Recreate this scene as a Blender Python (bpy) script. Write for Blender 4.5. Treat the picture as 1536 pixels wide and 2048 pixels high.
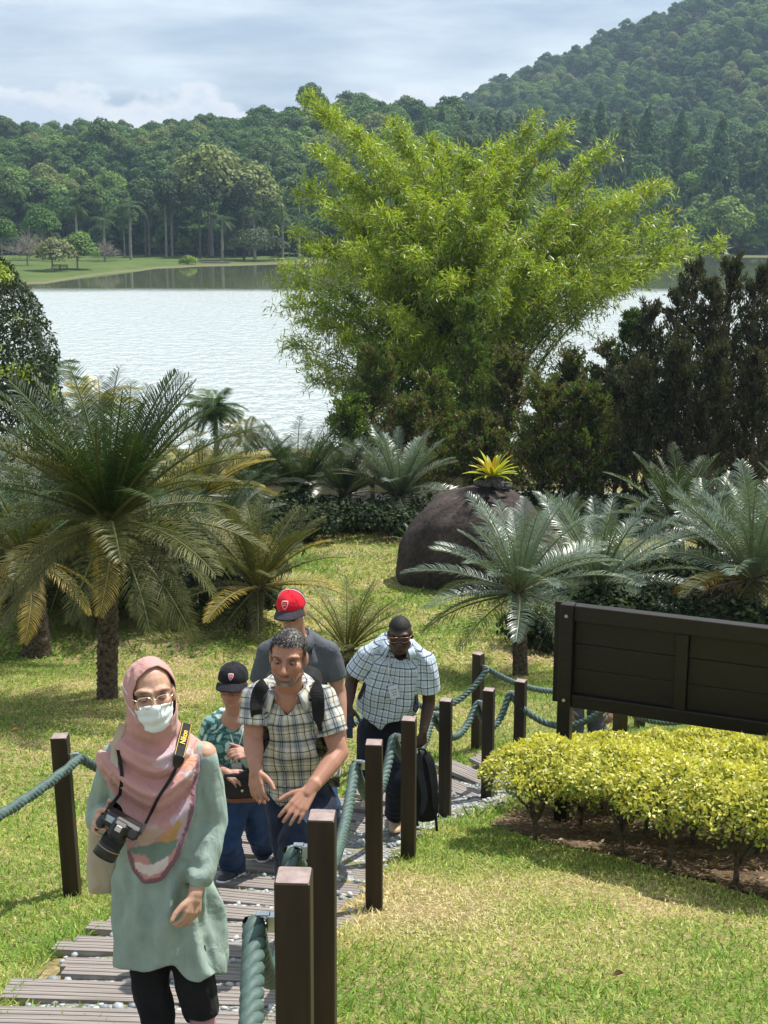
import bpy, math, random
import numpy as np
from mathutils import Vector, Matrix
from mathutils.bvhtree import BVHTree

for _o in list(bpy.data.objects):
    bpy.data.objects.remove(_o)
SC = bpy.context.scene
COL = SC.collection
rng = np.random.default_rng(11)
random.seed(11)
R = math.radians

# ------------------------------------------------------------------ camera
F = 2600.0
PIT = R(12.66)
EYE = np.array([0.0, 0.0, 9.0])
cam_d = bpy.data.cameras.new('camera')
cam_d.sensor_fit = 'HORIZONTAL'
cam_d.sensor_width = 36.0
cam_d.lens = F / 1536 * 36.0
cam_d.clip_start = 0.05
cam_d.clip_end = 6000
cam = bpy.data.objects.new('camera', cam_d)
COL.objects.link(cam)
cam.location = EYE
cam.rotation_euler = (R(90) - PIT, 0, 0)
SC.camera = cam

# ------------------------------------------------------------------ sun and sky
SUN = Vector((0.40, 0.30, 0.87)).normalized()
sl = bpy.data.lights.new('sun', 'SUN')
sl.energy = 5.0
sl.angle = R(0.53)
sl.color = (1.0, 0.955, 0.88)
so = bpy.data.objects.new('sun', sl)
COL.objects.link(so)
so.rotation_euler = SUN.to_track_quat('Z', 'Y').to_euler()
so.location = (20, 20, 60)

wd = bpy.data.worlds.new('World')
SC.world = wd
wd.use_nodes = True
nt = wd.node_tree
nt.nodes.clear()
def wn(t, **k):
    n = nt.nodes.new(t)
    for a, b in k.items():
        setattr(n, a, b)
    return n
wl = nt.links.new
out = wn('ShaderNodeOutputWorld')
bg = wn('ShaderNodeBackground')
bg.inputs['Strength'].default_value = 0.1
sky = wn('ShaderNodeTexSky', sky_type='NISHITA', sun_disc=False)
sky.sun_elevation = math.asin(SUN.z)
sky.sun_rotation = math.atan2(SUN.x, SUN.y)
sky.air_density = 1.2
sky.dust_density = 1.5
tc = wn('ShaderNodeTexCoord')
mp1 = wn('ShaderNodeMapping')
mp1.inputs['Scale'].default_value = (5.0, 5.0, 26.0)
mp1.inputs['Location'].default_value = (3.1, 0.7, 0.4)
wl(tc.outputs['Generated'], mp1.inputs['Vector'])
n1 = wn('ShaderNodeTexNoise')                       # long flat layers
n1.inputs['Scale'].default_value = 1.0
n1.inputs['Detail'].default_value = 7
n1.inputs['Roughness'].default_value = 0.55
wl(mp1.outputs['Vector'], n1.inputs['Vector'])
r1 = wn('ShaderNodeMapRange')
r1.inputs['From Min'].default_value = 0.36
r1.inputs['From Max'].default_value = 0.60
r1.inputs['To Min'].default_value = 0.0
r1.inputs['To Max'].default_value = 1.0
wl(n1.outputs['Fac'], r1.inputs['Value'])
mix1 = wn('ShaderNodeMix', data_type='RGBA')        # grey-blue layer to pale layer
mix1.inputs[6].default_value = (3.3, 4.05, 5.0, 1)
mix1.inputs[7].default_value = (5.9, 6.5, 7.0, 1)
wl(r1.outputs['Result'], mix1.inputs[0])
mixA = wn('ShaderNodeMix', data_type='RGBA')
mixA.inputs[0].default_value = 0.9
wl(sky.outputs['Color'], mixA.inputs[6])
wl(mix1.outputs[2], mixA.inputs[7])
# cumulus heaps low over the horizon
mp2 = wn('ShaderNodeMapping')
mp2.inputs['Scale'].default_value = (13, 13, 22)
mp2.inputs['Location'].default_value = (4.4, 0.2, 1.1)
wl(tc.outputs['Generated'], mp2.inputs['Vector'])
n2 = wn('ShaderNodeTexNoise')
n2.inputs['Scale'].default_value = 1.0
n2.inputs['Detail'].default_value = 10
n2.inputs['Roughness'].default_value = 0.56
wl(mp2.outputs['Vector'], n2.inputs['Vector'])
sx = wn('ShaderNodeSeparateXYZ')
wl(tc.outputs['Generated'], sx.inputs[0])
el = wn('ShaderNodeMapRange')
el.inputs['From Min'].default_value = 0.074
el.inputs['From Max'].default_value = 0.125
el.inputs['To Min'].default_value = 0.17
el.inputs['To Max'].default_value = -0.30
wl(sx.outputs['Z'], el.inputs['Value'])
ad = wn('ShaderNodeMath', operation='ADD')
wl(n2.outputs['Fac'], ad.inputs[0])
wl(el.outputs['Result'], ad.inputs[1])
r2 = wn('ShaderNodeMapRange', interpolation_type='SMOOTHSTEP')
r2.inputs['From Min'].default_value = 0.535
r2.inputs['From Max'].default_value = 0.64
wl(ad.outputs[0], r2.inputs['Value'])
r3 = wn('ShaderNodeMapRange')
r3.inputs['From Min'].default_value = 0.54
r3.inputs['From Max'].default_value = 0.74
wl(ad.outputs[0], r3.inputs['Value'])
mixc = wn('ShaderNodeMix', data_type='RGBA')
mixc.inputs[6].default_value = (7.2, 7.2, 7.15, 1)
mixc.inputs[7].default_value = (4.6, 5.2, 6.0, 1)
wl(r3.outputs['Result'], mixc.inputs[0])
mixB = wn('ShaderNodeMix', data_type='RGBA')
wl(r2.outputs['Result'], mixB.inputs[0])
wl(mixA.outputs[2], mixB.inputs[6])
wl(mixc.outputs[2], mixB.inputs[7])
wl(mixB.outputs[2], bg.inputs['Color'])
wl(bg.outputs[0], out.inputs['Surface'])

SC.view_settings.view_transform = 'Standard'
SC.view_settings.look = 'None'
SC.view_settings.exposure = 0.55
SC.view_settings.gamma = 1.0
SC.view_settings.use_curve_mapping = False
SC.render.engine = 'CYCLES'
SC.cycles.use_denoising = True
SC.cycles.max_bounces = 8
SC.cycles.diffuse_bounces = 3
SC.cycles.glossy_bounces = 3
SC.cycles.transmission_bounces = 6
SC.cycles.transparent_max_bounces = 8
SC.cycles.volume_bounces = 0
SC.cycles.sample_clamp_indirect = 6.0
SC.cycles.caustics_reflective = False
SC.cycles.caustics_refractive = False
# ------------------------------------------------------------------ helpers
def nrm(v):
    v = np.asarray(v, float)
    return v / (np.linalg.norm(v, axis=-1, keepdims=True) + 1e-12)
def ray(px, py):
    x = (px - 768) / F; y = -(py - 1024) / F
    c, s = math.cos(PIT), math.sin(PIT)
    return np.array([x, c + y * s, -s + y * c])
def W(px, py, Y):
    r = ray(px, py)
    return EYE + r * (Y / r[1])
def proj(P):
    P = np.asarray(P, float) - EYE
    c, s = math.cos(PIT), math.sin(PIT)
    zc = P[..., 1] * c - P[..., 2] * s
    yc = P[..., 1] * s + P[..., 2] * c
    return 768 + F * P[..., 0] / zc, 1024 - F * yc / zc
def sstep(a, b, x):
    t = np.clip((np.asarray(x, float) - a) / (b - a), 0, 1)
    return t * t * (3 - 2 * t)
def _h(i, j, k, s):
    v = np.sin(i * 127.1 + j * 311.7 + k * 74.7 + s * 53.3) * 43758.5453
    return v - np.floor(v)
def vnoise(P, s=0):
    P = np.asarray(P, float)
    i = np.floor(P); f = P - i; u = f * f * (3 - 2 * f)
    x, y, z = i[..., 0], i[..., 1], i[..., 2]
    a, b, c = u[..., 0], u[..., 1], u[..., 2]
    def L(p, q, t): return p + (q - p) * t
    r = L(L(L(_h(x, y, z, s), _h(x+1, y, z, s), a), L(_h(x, y+1, z, s), _h(x+1, y+1, z, s), a), b),
          L(L(_h(x, y, z+1, s), _h(x+1, y, z+1, s), a), L(_h(x, y+1, z+1, s), _h(x+1, y+1, z+1, s), a), b), c)
    return r * 2 - 1
def fbm(P, s=0, o=4):
    P = np.asarray(P, float)
    t = 0; a = 0.5
    for k in range(o):
        t = t + a * vnoise(P * 2 ** k, s + k); a *= 0.5
    return t
def inpoly(x, y, poly):
    x = np.asarray(x, float); y = np.asarray(y, float)
    r = np.zeros(x.shape, bool)
    n = len(poly)
    for i in range(n):
        x0, y0 = poly[i]; x1, y1 = poly[(i + 1) % n]
        c = ((y0 > y) != (y1 > y))
        xi = (x1 - x0) * (y - y0) / ((y1 - y0) if y1 != y0 else 1e-9) + x0
        r ^= c & (x < xi)
    return r

# ---- objects
OFF = {}
def thing(name, label, cat, loc, group=None):
    o = bpy.data.objects.new(name, None)
    COL.objects.link(o)
    o.location = loc
    o.empty_display_size = 0.1
    o['label'] = label; o['category'] = cat
    if group: o['group'] = group
    OFF[o.name] = np.asarray(loc, float)
    return o
def tag(o, label, cat, group=None):
    o['label'] = label; o['category'] = cat
    if group: o['group'] = group
    return o
def mesh_data(name, V, Fc, mat=None, col=None, uv=None, smooth=True):
    V = np.asarray(V, float)
    me = bpy.data.meshes.new(name)
    if isinstance(Fc, np.ndarray) and Fc.ndim == 2:
        n, k = Fc.shape
        me.vertices.add(len(V)); me.vertices.foreach_set('co', V.astype(np.float32).ravel())
        me.loops.add(n * k); me.loops.foreach_set('vertex_index', Fc.astype(np.int32).ravel())
        me.polygons.add(n)
        me.polygons.foreach_set('loop_start', np.arange(0, n * k, k, dtype=np.int32))
        me.polygons.foreach_set('loop_total', np.full(n, k, dtype=np.int32))
        me.update(calc_edges=True)
    else:
        me.from_pydata([tuple(v) for v in V], [], [tuple(int(i) for i in f) for f in Fc])
        me.update()
    if smooth and len(me.polygons):
        me.polygons.foreach_set('use_smooth', np.ones(len(me.polygons), bool))
    if col is not None:
        c = np.ones((len(V), 4), np.float32); c[:, :3] = col
        a = me.attributes.new('Col', 'FLOAT_COLOR', 'POINT')
        a.data.foreach_set('color', c.ravel())
    if uv is not None:
        ul = me.uv_layers.new(name='UVMap')
        li = np.zeros(len(me.loops), np.int32); me.loops.foreach_get('vertex_index', li)
        ul.data.foreach_set('uv', np.asarray(uv, np.float32)[li].ravel())
    if mat is not None: me.materials.append(mat)
    return me
def link(name, me, parent=None):
    o = bpy.data.objects.new(name, me)
    COL.objects.link(o)
    if parent is not None: o.parent = parent
    return o
def mk(name, V, Fc, mat, parent=None, col=None, uv=None, smooth=True, loc=None):
    """mesh from world coordinates; its origin goes to the parent's root or to loc"""
    V = np.asarray(V, float)
    off = np.zeros(3)
    if parent is not None: off = OFF.get(parent.name, np.zeros(3))
    elif loc is not None: off = np.asarray(loc, float)
    o = link(name, mesh_data(name, V - off, Fc, mat, col, uv, smooth), parent)
    if parent is None: o.location = off
    OFF[o.name] = off
    return o

class MB:
    """collects vertices and faces in world coordinates"""
    def __init__(s): s.v = []; s.f = []; s.c = []; s.n = 0
    def add(s, V, Fc, col=None):
        V = np.asarray(V, float)
        s.v.append(V); s.f += [tuple(int(i) + s.n for i in f) for f in Fc]; s.n += len(V)
        if col is not None: s.c.append(np.tile(np.asarray(col, float), (len(V), 1)) if np.ndim(col) == 1 else np.asarray(col))
    def box(s, c, ax, h, bev=0.0, col=None):
        """box centre c, axes rows ax, half sizes h, chamfered edges"""
        c = np.asarray(c, float); ax = np.asarray(ax, float); h = np.asarray(h, float)
        b = min(bev, h.min() * 0.9)
        if b <= 0:
            V = [c + sum(ax[i] * h[i] * sg[i] for i in range(3)) for sg in [(-1,-1,-1),(1,-1,-1),(1,1,-1),(-1,1,-1),(-1,-1,1),(1,-1,1),(1,1,1),(-1,1,1)]]
            s.add(V, [(0,3,2,1),(4,5,6,7),(0,1,5,4),(1,2,6,5),(2,3,7,6),(3,0,4,7)], col); return
        V = []; idx = {}
        for sg in [(a, d, e) for a in (-1, 1) for d in (-1, 1) for e in (-1, 1)]:
            for k in range(3):
                hh = h - b; hh[k] = h[k]
                idx[(sg, k)] = len(V)
                V.append(c + sum(ax[i] * hh[i] * sg[i] for i in range(3)))
        Fc = []
        for k in range(3):
            i, j = (k + 1) % 3, (k + 2) % 3
            for e in (-1, 1):
                q = []
                for (a, d) in ((-1, -1), (1, -1), (1, 1), (-1, 1)):
                    sg = [0, 0, 0]; sg[k] = e; sg[i] = a; sg[j] = d
                    q.append(idx[(tuple(sg), k)])
                Fc.append(q if e > 0 else q[::-1])
        for k in range(3):            # edge strips along axis k
            i, j = (k + 1) % 3, (k + 2) % 3
            for a in (-1, 1):
                for d in (-1, 1):
                    s0 = [0, 0, 0]; s1 = [0, 0, 0]
                    s0[k] = -1; s1[k] = 1; s0[i] = s1[i] = a; s0[j] = s1[j] = d
                    s0 = tuple(s0); s1 = tuple(s1)
                    q = [idx[(s0, i)], idx[(s1, i)], idx[(s1, j)], idx[(s0, j)]]
                    Fc.append(q if a * d < 0 else q[::-1])
        for sg in [(a, d, e) for a in (-1, 1) for d in (-1, 1) for e in (-1, 1)]:
            t = [idx[(sg, 0)], idx[(sg, 1)], idx[(sg, 2)]]
            Fc.append(t if sg[0] * sg[1] * sg[2] > 0 else t[::-1])
        s.add(V, Fc, col)
    def tube(s, pts, rad, n=8, caps=True, col=None):
        V, Fc = tube(pts, rad, n, caps); s.add(V, Fc, col)
    def build(s, name, mat, parent=None, smooth=False, loc=None):
        return mk(name, np.vstack(s.v), s.f, mat, parent, col=(np.vstack(s.c) if s.c else None), smooth=smooth, loc=loc)

def frames(P):
    P = np.asarray(P, float)
    T = nrm(np.gradient(P, axis=0))
    u = np.cross(T[0], [0, 0, 1.0])
    if np.linalg.norm(u) < 1e-3: u = np.array([1.0, 0, 0])
    u = nrm(u); U = []
    for t in T:
        u = nrm(u - t * np.dot(u, t)); U.append(u)
    U = np.array(U)
    return T, U, np.cross(T, U)
def tube(pts, rad, n=8, caps=True):
    P = np.asarray(pts, float); m = len(P)
    rad = np.broadcast_to(np.asarray(rad, float), (m,))
    T, U, B = frames(P)
    a = np.linspace(0, 2 * math.pi, n, endpoint=False)
    V = (P[:, None] + rad[:, None, None] * (np.cos(a)[None, :, None] * U[:, None] + np.sin(a)[None, :, None] * B[:, None])).reshape(-1, 3)
    Fc = [(i*n + j, i*n + (j+1) % n, (i+1)*n + (j+1) % n, (i+1)*n + j) for i in range(m-1) for j in range(n)]
    if caps:
        Fc.append(tuple(range(n))[::-1]); Fc.append(tuple((m-1)*n + j for j in range(n)))
    return V, Fc
def bez(a, b, c, n):
    t = np.linspace(0, 1, n)[:, None]
    return (1-t)**2*np.asarray(a, float) + 2*t*(1-t)*np.asarray(b, float) + t*t*np.asarray(c, float)
def spline(pts, n):
    """Catmull-Rom through pts"""
    P = np.asarray(pts, float)
    P = np.vstack([2*P[0]-P[1], P, 2*P[-1]-P[-2]])
    m = len(P) - 3
    o = []
    for t in np.linspace(0, m - 1e-6, n):
        i = int(t); u = t - i
        p0, p1, p2, p3 = P[i:i+4]
        o.append(0.5*((2*p1)+(-p0+p2)*u+(2*p0-5*p1+4*p2-p3)*u*u+(-p0+3*p1-3*p2+p3)*u**3))
    return np.array(o)
def rand_dirs(n):
    v = rng.normal(size=(n, 3)); return nrm(v)
def leaves(P, D, N, L, Wd, bend=0.0):
    """one diamond-shaped leaf per point: returns verts (n*4), quads"""
    P = np.asarray(P, float); n = len(P)
    D = nrm(D); S = nrm(np.cross(D, N)); N2 = np.cross(S, D)
    L = np.broadcast_to(L, (n,))[:, None]; Wd = np.broadcast_to(Wd, (n,))[:, None]
    V = np.empty((n, 4, 3))
    V[:, 0] = P
    m = P + D * L * 0.42 + N2 * L * bend
    V[:, 1] = m + S * Wd * 0.5
    V[:, 2] = P + D * L
    V[:, 3] = m - S * Wd * 0.5
    return V.reshape(-1, 3), np.arange(n * 4).reshape(n, 4)
def joinq(parts):
    """parts: list of (V, quads ndarray, col(n,3))"""
    Vs, Fs, Cs, k = [], [], [], 0
    for V, Q, C in parts:
        Vs.append(V); Fs.append(Q + k); Cs.append(C); k += len(V)
    return np.vstack(Vs), np.vstack(Fs), np.vstack(Cs)
def tubeq(pts, rad, n=6):
    P = np.asarray(pts, float); m = len(P)
    V, Fc = tube(P, rad, n, caps=False)
    return V, np.array(Fc, int)

# ---- materials
def mat_new(name):
    m = bpy.data.materials.new(name); m.use_nodes = True
    return m, m.node_tree, m.node_tree.nodes['Principled BSDF']
def nd(t, kind, **k):
    n = t.nodes.new(kind)
    for a, b in k.items(): setattr(n, a, b)
    return n
def noise_node(t, vec, scale, detail=5, rough=0.55):
    n = nd(t, 'ShaderNodeTexNoise')
    n.inputs['Scale'].default_value = scale; n.inputs['Detail'].default_value = detail; n.inputs['Roughness'].default_value = rough
    if vec is not None: t.links.new(vec, n.inputs['Vector'])
    return n
def ramp(t, src, stops):
    r = nd(t, 'ShaderNodeValToRGB')
    e = r.color_ramp.elements
    while len(e) < len(stops): e.new(0.5)
    for i, (p, c) in enumerate(stops):
        e[i].position = p; e[i].color = (*c, 1)
    t.links.new(src, r.inputs['Fac'])
    return r
def bump(t, b, src, strength, dist=0.01):
    n = nd(t, 'ShaderNodeBump'); n.inputs['Strength'].default_value = strength; n.inputs['Distance'].default_value = dist
    t.links.new(src, n.inputs['Height']); t.links.new(n.outputs[0], b.inputs['Normal'])
    return n
def mat_noise(name, c0, c1, scale=8, rough=0.8, bmp=0.0, bscale=None, dist=0.01, spec=0.3, obj=True, stretch=None):
    m, t, b = mat_new(name)
    tcn = nd(t, 'ShaderNodeTexCoord'); v = tcn.outputs['Object' if obj else 'Generated']
    if stretch:
        mp = nd(t, 'ShaderNodeMapping'); mp.inputs['Scale'].default_value = stretch
        t.links.new(v, mp.inputs['Vector']); v = mp.outputs[0]
    n = noise_node(t, v, scale)
    r = ramp(t, n.outputs['Fac'], [(0.32, c0), (0.68, c1)])
    t.links.new(r.outputs[0], b.inputs['Base Color'])
    b.inputs['Roughness'].default_value = rough
    b.inputs['Specular IOR Level'].default_value = spec
    if bmp:
        n2 = noise_node(t, v, bscale or scale * 4)
        bump(t, b, n2.outputs['Fac'], bmp, dist)
    return m
def mat_leaf(name, rough=0.5, transl=0.3, spec=0.4, tint=(1.25, 1.3, 0.55)):
    """foliage whose own colour sits in the Col attribute"""
    m, t, b = mat_new(name)
    a = nd(t, 'ShaderNodeAttribute', attribute_name='Col')
    t.links.new(a.outputs['Color'], b.inputs['Base Color'])
    b.inputs['Roughness'].default_value = rough
    b.inputs['Specular IOR Level'].default_value = spec
    tr = nd(t, 'ShaderNodeBsdfTranslucent')
    mu = nd(t, 'ShaderNodeMix', data_type='RGBA', blend_type='MULTIPLY')
    mu.inputs[0].default_value = 1.0; mu.inputs[7].default_value = (*tint, 1)
    t.links.new(a.outputs['Color'], mu.inputs[6]); t.links.new(mu.outputs[2], tr.inputs['Color'])
    mx = nd(t, 'ShaderNodeMixShader'); mx.inputs[0].default_value = transl
    t.links.new(b.outputs[0], mx.inputs[1]); t.links.new(tr.outputs[0], mx.inputs[2])
    t.links.new(mx.outputs[0], t.nodes['Material Output'].inputs['Surface'])
    return m
def mat_col(name, rough=0.6, spec=0.3, sss=0.0):
    m, t, b = mat_new(name)
    a = nd(t, 'ShaderNodeAttribute', attribute_name='Col')
    t.links.new(a.outputs['Color'], b.inputs['Base Color'])
    b.inputs['Roughness'].default_value = rough
    b.inputs['Specular IOR Level'].default_value = spec
    if sss:
        b.inputs['Subsurface Weight'].default_value = sss
        b.inputs['Subsurface Radius'].default_value = (0.010, 0.004, 0.002)
        b.inputs['Subsurface Scale'].default_value = 1.0
    return m
def mat_plain(name, c, rough=0.6, spec=0.4, metal=0.0):
    m, t, b = mat_new(name)
    b.inputs['Base Color'].default_value = (*c, 1)
    b.inputs['Roughness'].default_value = rough; b.inputs['Specular IOR Level'].default_value = spec
    b.inputs['Metallic'].default_value = metal
    return m
M = {}
M['leaf'] = mat_leaf('leaf')
M['leaf_gloss'] = mat_leaf('leaf_gloss', rough=0.36, transl=0.22, spec=0.55)
M['leaf_far'] = mat_leaf('leaf_far', rough=0.7, transl=0.2, spec=0.2)
M['grass'] = mat_leaf('grass_blade', rough=0.6, transl=0.3, spec=0.25, tint=(1.2, 1.2, 0.6))
M['bark'] = mat_noise('bark', (0.035, 0.028, 0.02), (0.12, 0.1, 0.075), 14, 0.9, 0.6, 40, 0.02, 0.2, stretch=(1, 1, 0.25))
M['bark_pale'] = mat_noise('bark_pale', (0.16, 0.14, 0.11), (0.34, 0.31, 0.26), 4, 0.9, 0.3, 10, 0.05, 0.2, stretch=(1, 1, 0.2))
M['twig'] = mat_noise('twig', (0.06, 0.045, 0.03), (0.13, 0.1, 0.07), 20, 0.85)
M['metal'] = mat_plain('steel', (0.65, 0.66, 0.66), 0.3, 0.5, 1.0)
M['white_clip'] = mat_plain('white_clip', (0.75, 0.76, 0.75), 0.4)
# ------------------------------------------------------------------ ground
_Y = np.array([-12, 0, 3.0, 6.24, 8.66, 10.3, 14.5, 16.7, 22.9, 29.3, 36, 44, 50, 54, 70, 100.])
_D = np.array([0.2, 1.67, 2.62, 3.66, 4.36, 4.88, 5.55, 5.98, 6.72, 7.15, 7.75, 8.45, 8.85, 9.25, 10.6, 11.5])
_ys = np.arange(-12, 100, 0.25)
_ds = np.interp(_ys, _Y, _D)
_k = np.hanning(11); _k /= _k.sum()
_ds = np.convolve(np.pad(_ds, 5, mode='edge'), _k, 'valid')
_ds[:6] = np.interp(_ys[:6], _Y, _D)
def H(x, y):
    x = np.asarray(x, float); y = np.asarray(y, float)
    z = 9.0 - np.interp(y, _ys, _ds)
    z = z + 0.9 * np.exp(-((x + 4.6) / 2.1) ** 2 - ((y - 20.2) / 1.6) ** 2)      # earth bank at the left
    z = z + 0.35 * np.exp(-((x + 9) / 3) ** 2 - ((y - 18) / 3) ** 2)
    P = np.stack(np.broadcast_arrays(x * 0.5, y * 0.5, 0.0 * x), -1)
    z = z + 0.045 * vnoise(P, 3) * sstep(2.2, 4.0, np.abs(x - 0.0) + np.where(y > 12, 3, 0))
    return z
def G(px, py, y0=2.0, y1=60.0):
    r = ray(px, py)
    Y = np.arange(y0, y1, 0.02)
    P = EYE + r[None] * (Y / r[1])[:, None]
    k = np.argmax(P[:, 2] < H(P[:, 0], P[:, 1]))
    p = P[k].copy(); p[2] = H(p[0], p[1])
    return p
def grid(name, xs, ys, hf, mat):
    X, Yy = np.meshgrid(xs, ys)
    Z = hf(X, Yy)
    V = np.stack([X, Yy, Z], -1).reshape(-1, 3)
    n, m = len(xs), len(ys)
    i = (np.arange(m - 1)[:, None] * n + np.arange(n - 1)[None]).ravel()
    Q = np.stack([i, i + 1, i + n + 1, i + n], -1)
    o = mk(name, V, Q, mat)
    o['kind'] = 'structure'
    return o

# path centre line (world x, y) and width
PATHC = spline([(-0.99, 1.0), (-0.99, 2.6), (-0.98, 4.4), (-0.90, 5.8), (-0.68, 7.2), (-0.40, 8.5), (0.0, 9.6), (0.62, 10.6), (1.5, 11.35), (2.7, 11.9), (4.2, 12.2), (6.5, 12.3)], 260)
PATHW = 1.24
def path_dist(x, y):
    x = np.asarray(x, float); y = np.asarray(y, float)
    d = np.full(x.shape, 1e9)
    for p in PATHC[::4]:
        d = np.minimum(d, (x - p[0]) ** 2 + (y - p[1]) ** 2)
    return np.sqrt(d)
HEDGE_LINE = [(980, 1650), (1072, 1686), (1245, 1720), (1350, 1750), (1470, 1782), (1600, 1825), (1680, 1760), (1640, 1640), (1500, 1600), (1250, 1590), (1060, 1610)]
HEDGE_BED = np.array([G(*p) for p in HEDGE_LINE])
def in_bed(x, y):
    return inpoly(x, y, [(p[0], p[1]) for p in HEDGE_BED])

def mat_lawn():
    m, t, b = mat_new('lawn_soil')
    g = nd(t, 'ShaderNodeNewGeometry')
    n1 = noise_node(t, g.outputs['Position'], 0.9, 6, 0.6)
    n2 = noise_node(t, g.outputs['Position'], 22, 6, 0.65)
    c1 = ramp(t, n1.outputs['Fac'], [(0.30, (0.12, 0.16, 0.035)), (0.48, (0.26, 0.24, 0.09)), (0.64, (0.36, 0.27, 0.15))])
    c2 = ramp(t, n2.outputs['Fac'], [(0.3, (0.35, 0.35, 0.35)), (0.7, (1.25, 1.25, 1.25))])
    mu = nd(t, 'ShaderNodeMix', data_type='RGBA', blend_type='MULTIPLY'); mu.inputs[0].default_value = 1
    t.links.new(c1.outputs[0], mu.inputs[6]); t.links.new(c2.outputs[0], mu.inputs[7])
    t.links.new(mu.outputs[2], b.inputs['Base Color'])
    b.inputs['Roughness'].default_value = 0.95; b.inputs['Specular IOR Level'].default_value = 0.1
    bump(t, b, n2.outputs['Fac'], 0.7, 0.03)
    return m
xs = np.concatenate([np.arange(-60, -12, 2.0), np.arange(-12, 12, 0.2), np.arange(12, 62, 2.0)])
ysg = np.concatenate([np.arange(-11, 30, 0.2), np.arange(30, 62, 1.0)])
grid('ground', xs, ysg, H, mat_lawn())

# soil bed under the hedge
def sheet(name, poly, dz, mat, n=60):
    """a draped sheet over the ground inside a world polygon"""
    P = np.array([(p[0], p[1]) for p in poly])
    x0, y0 = P.min(0); x1, y1 = P.max(0)
    xs = np.linspace(x0, x1, n); ys = np.linspace(y0, y1, n)
    X, Yy = np.meshgrid(xs, ys)
    jx = X + 0.05 * vnoise(np.stack([X * 4, Yy * 4, X * 0], -1), 5); jy = Yy + 0.05 * vnoise(np.stack([X * 4, Yy * 4, X * 0 + 9], -1), 6)
    ins = inpoly(jx, jy, [tuple(p) for p in P])
    V = np.stack([X, Yy, H(X, Yy) + dz], -1).reshape(-1, 3)
    i = (np.arange(n - 1)[:, None] * n + np.arange(n - 1)[None]).ravel()
    Q = np.stack([i, i + 1, i + n + 1, i + n], -1)
    Q = Q[ins.ravel()[Q].all(1)]
    o = mk(name, V, Q, mat); o['kind'] = 'structure'
    return o
M['soil'] = mat_noise('bed_soil', (0.06, 0.042, 0.026), (0.18, 0.13, 0.08), 9, 0.95, 0.9, 60, 0.03, 0.1)
sheet('soil_bed', [(p[0], p[1]) for p in HEDGE_BED], 0.012, M['soil'], 90)

# gravel under the stepping boards
def mat_gravel():
    m, t, b = mat_new('path_gravel')
    g = nd(t, 'ShaderNodeNewGeometry')
    vo = nd(t, 'ShaderNodeTexVoronoi'); vo.inputs['Scale'].default_value = 38
    t.links.new(g.outputs['Position'], vo.inputs['Vector'])
    sp = nd(t, 'ShaderNodeSeparateColor'); t.links.new(vo.outputs['Color'], sp.inputs[0])
    c = ramp(t, sp.outputs[0], [(0.0, (0.16, 0.18, 0.19)), (0.4, (0.32, 0.34, 0.35)), (0.8, (0.46, 0.46, 0.43)), (1.0, (0.6, 0.6, 0.57))])
    d = ramp(t, vo.outputs['Distance'], [(0.45, (1, 1, 1)), (0.75, (0.25, 0.22, 0.16))])
    mu = nd(t, 'ShaderNodeMix', data_type='RGBA', blend_type='MULTIPLY'); mu.inputs[0].default_value = 1
    t.links.new(c.outputs[0], mu.inputs[6]); t.links.new(d.outputs[0], mu.inputs[7])
    n1 = noise_node(t, g.outputs['Position'], 3.5, 4)
    f = ramp(t, n1.outputs['Fac'], [(0.52, (0, 0, 0)), (0.6, (1, 1, 1))])
    mx = nd(t, 'ShaderNodeMix', data_type='RGBA'); mx.inputs[7].default_value = (0.17, 0.16, 0.06, 1)
    t.links.new(f.outputs[0], mx.inputs[0]); t.links.new(mu.outputs[2], mx.inputs[6])
    t.links.new(mx.outputs[2], b.inputs['Base Color']); b.inputs['Roughness'].default_value = 0.85
    inv = nd(t, 'ShaderNodeMath', operation='SUBTRACT'); inv.inputs[0].default_value = 1
    t.links.new(vo.outputs['Distance'], inv.inputs[1]); bump(t, b, inv.outputs[0], 0.9, 0.02)
    return m
T = nrm(np.gradient(PATHC, axis=0)); Nn = np.stack([-T[:, 1], T[:, 0]], -1)
k = 7
offs = np.linspace(-PATHW / 2, PATHW / 2, k)
Vp = []
for i, p in enumerate(PATHC):
    wig = 0.06 * math.sin(i * 0.7) + 0.05 * math.sin(i * 1.9)
    for j, o_ in enumerate(offs):
        e = o_ * (1 + (wig if j in (0, k - 1) else 0))
        q = p + Nn[i] * e
        Vp.append((q[0], q[1], H(q[0], q[1]) + (0.014 if 0 < j < k - 1 else -0.01)))
Qp = np.array([(i*k+j+1, i*k+j, (i+1)*k+j, (i+1)*k+j+1) for i in range(len(PATHC)-1) for j in range(k-1)])
PATH = mk('path', Vp, Qp, mat_gravel()); PATH['kind'] = 'structure'

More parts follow.
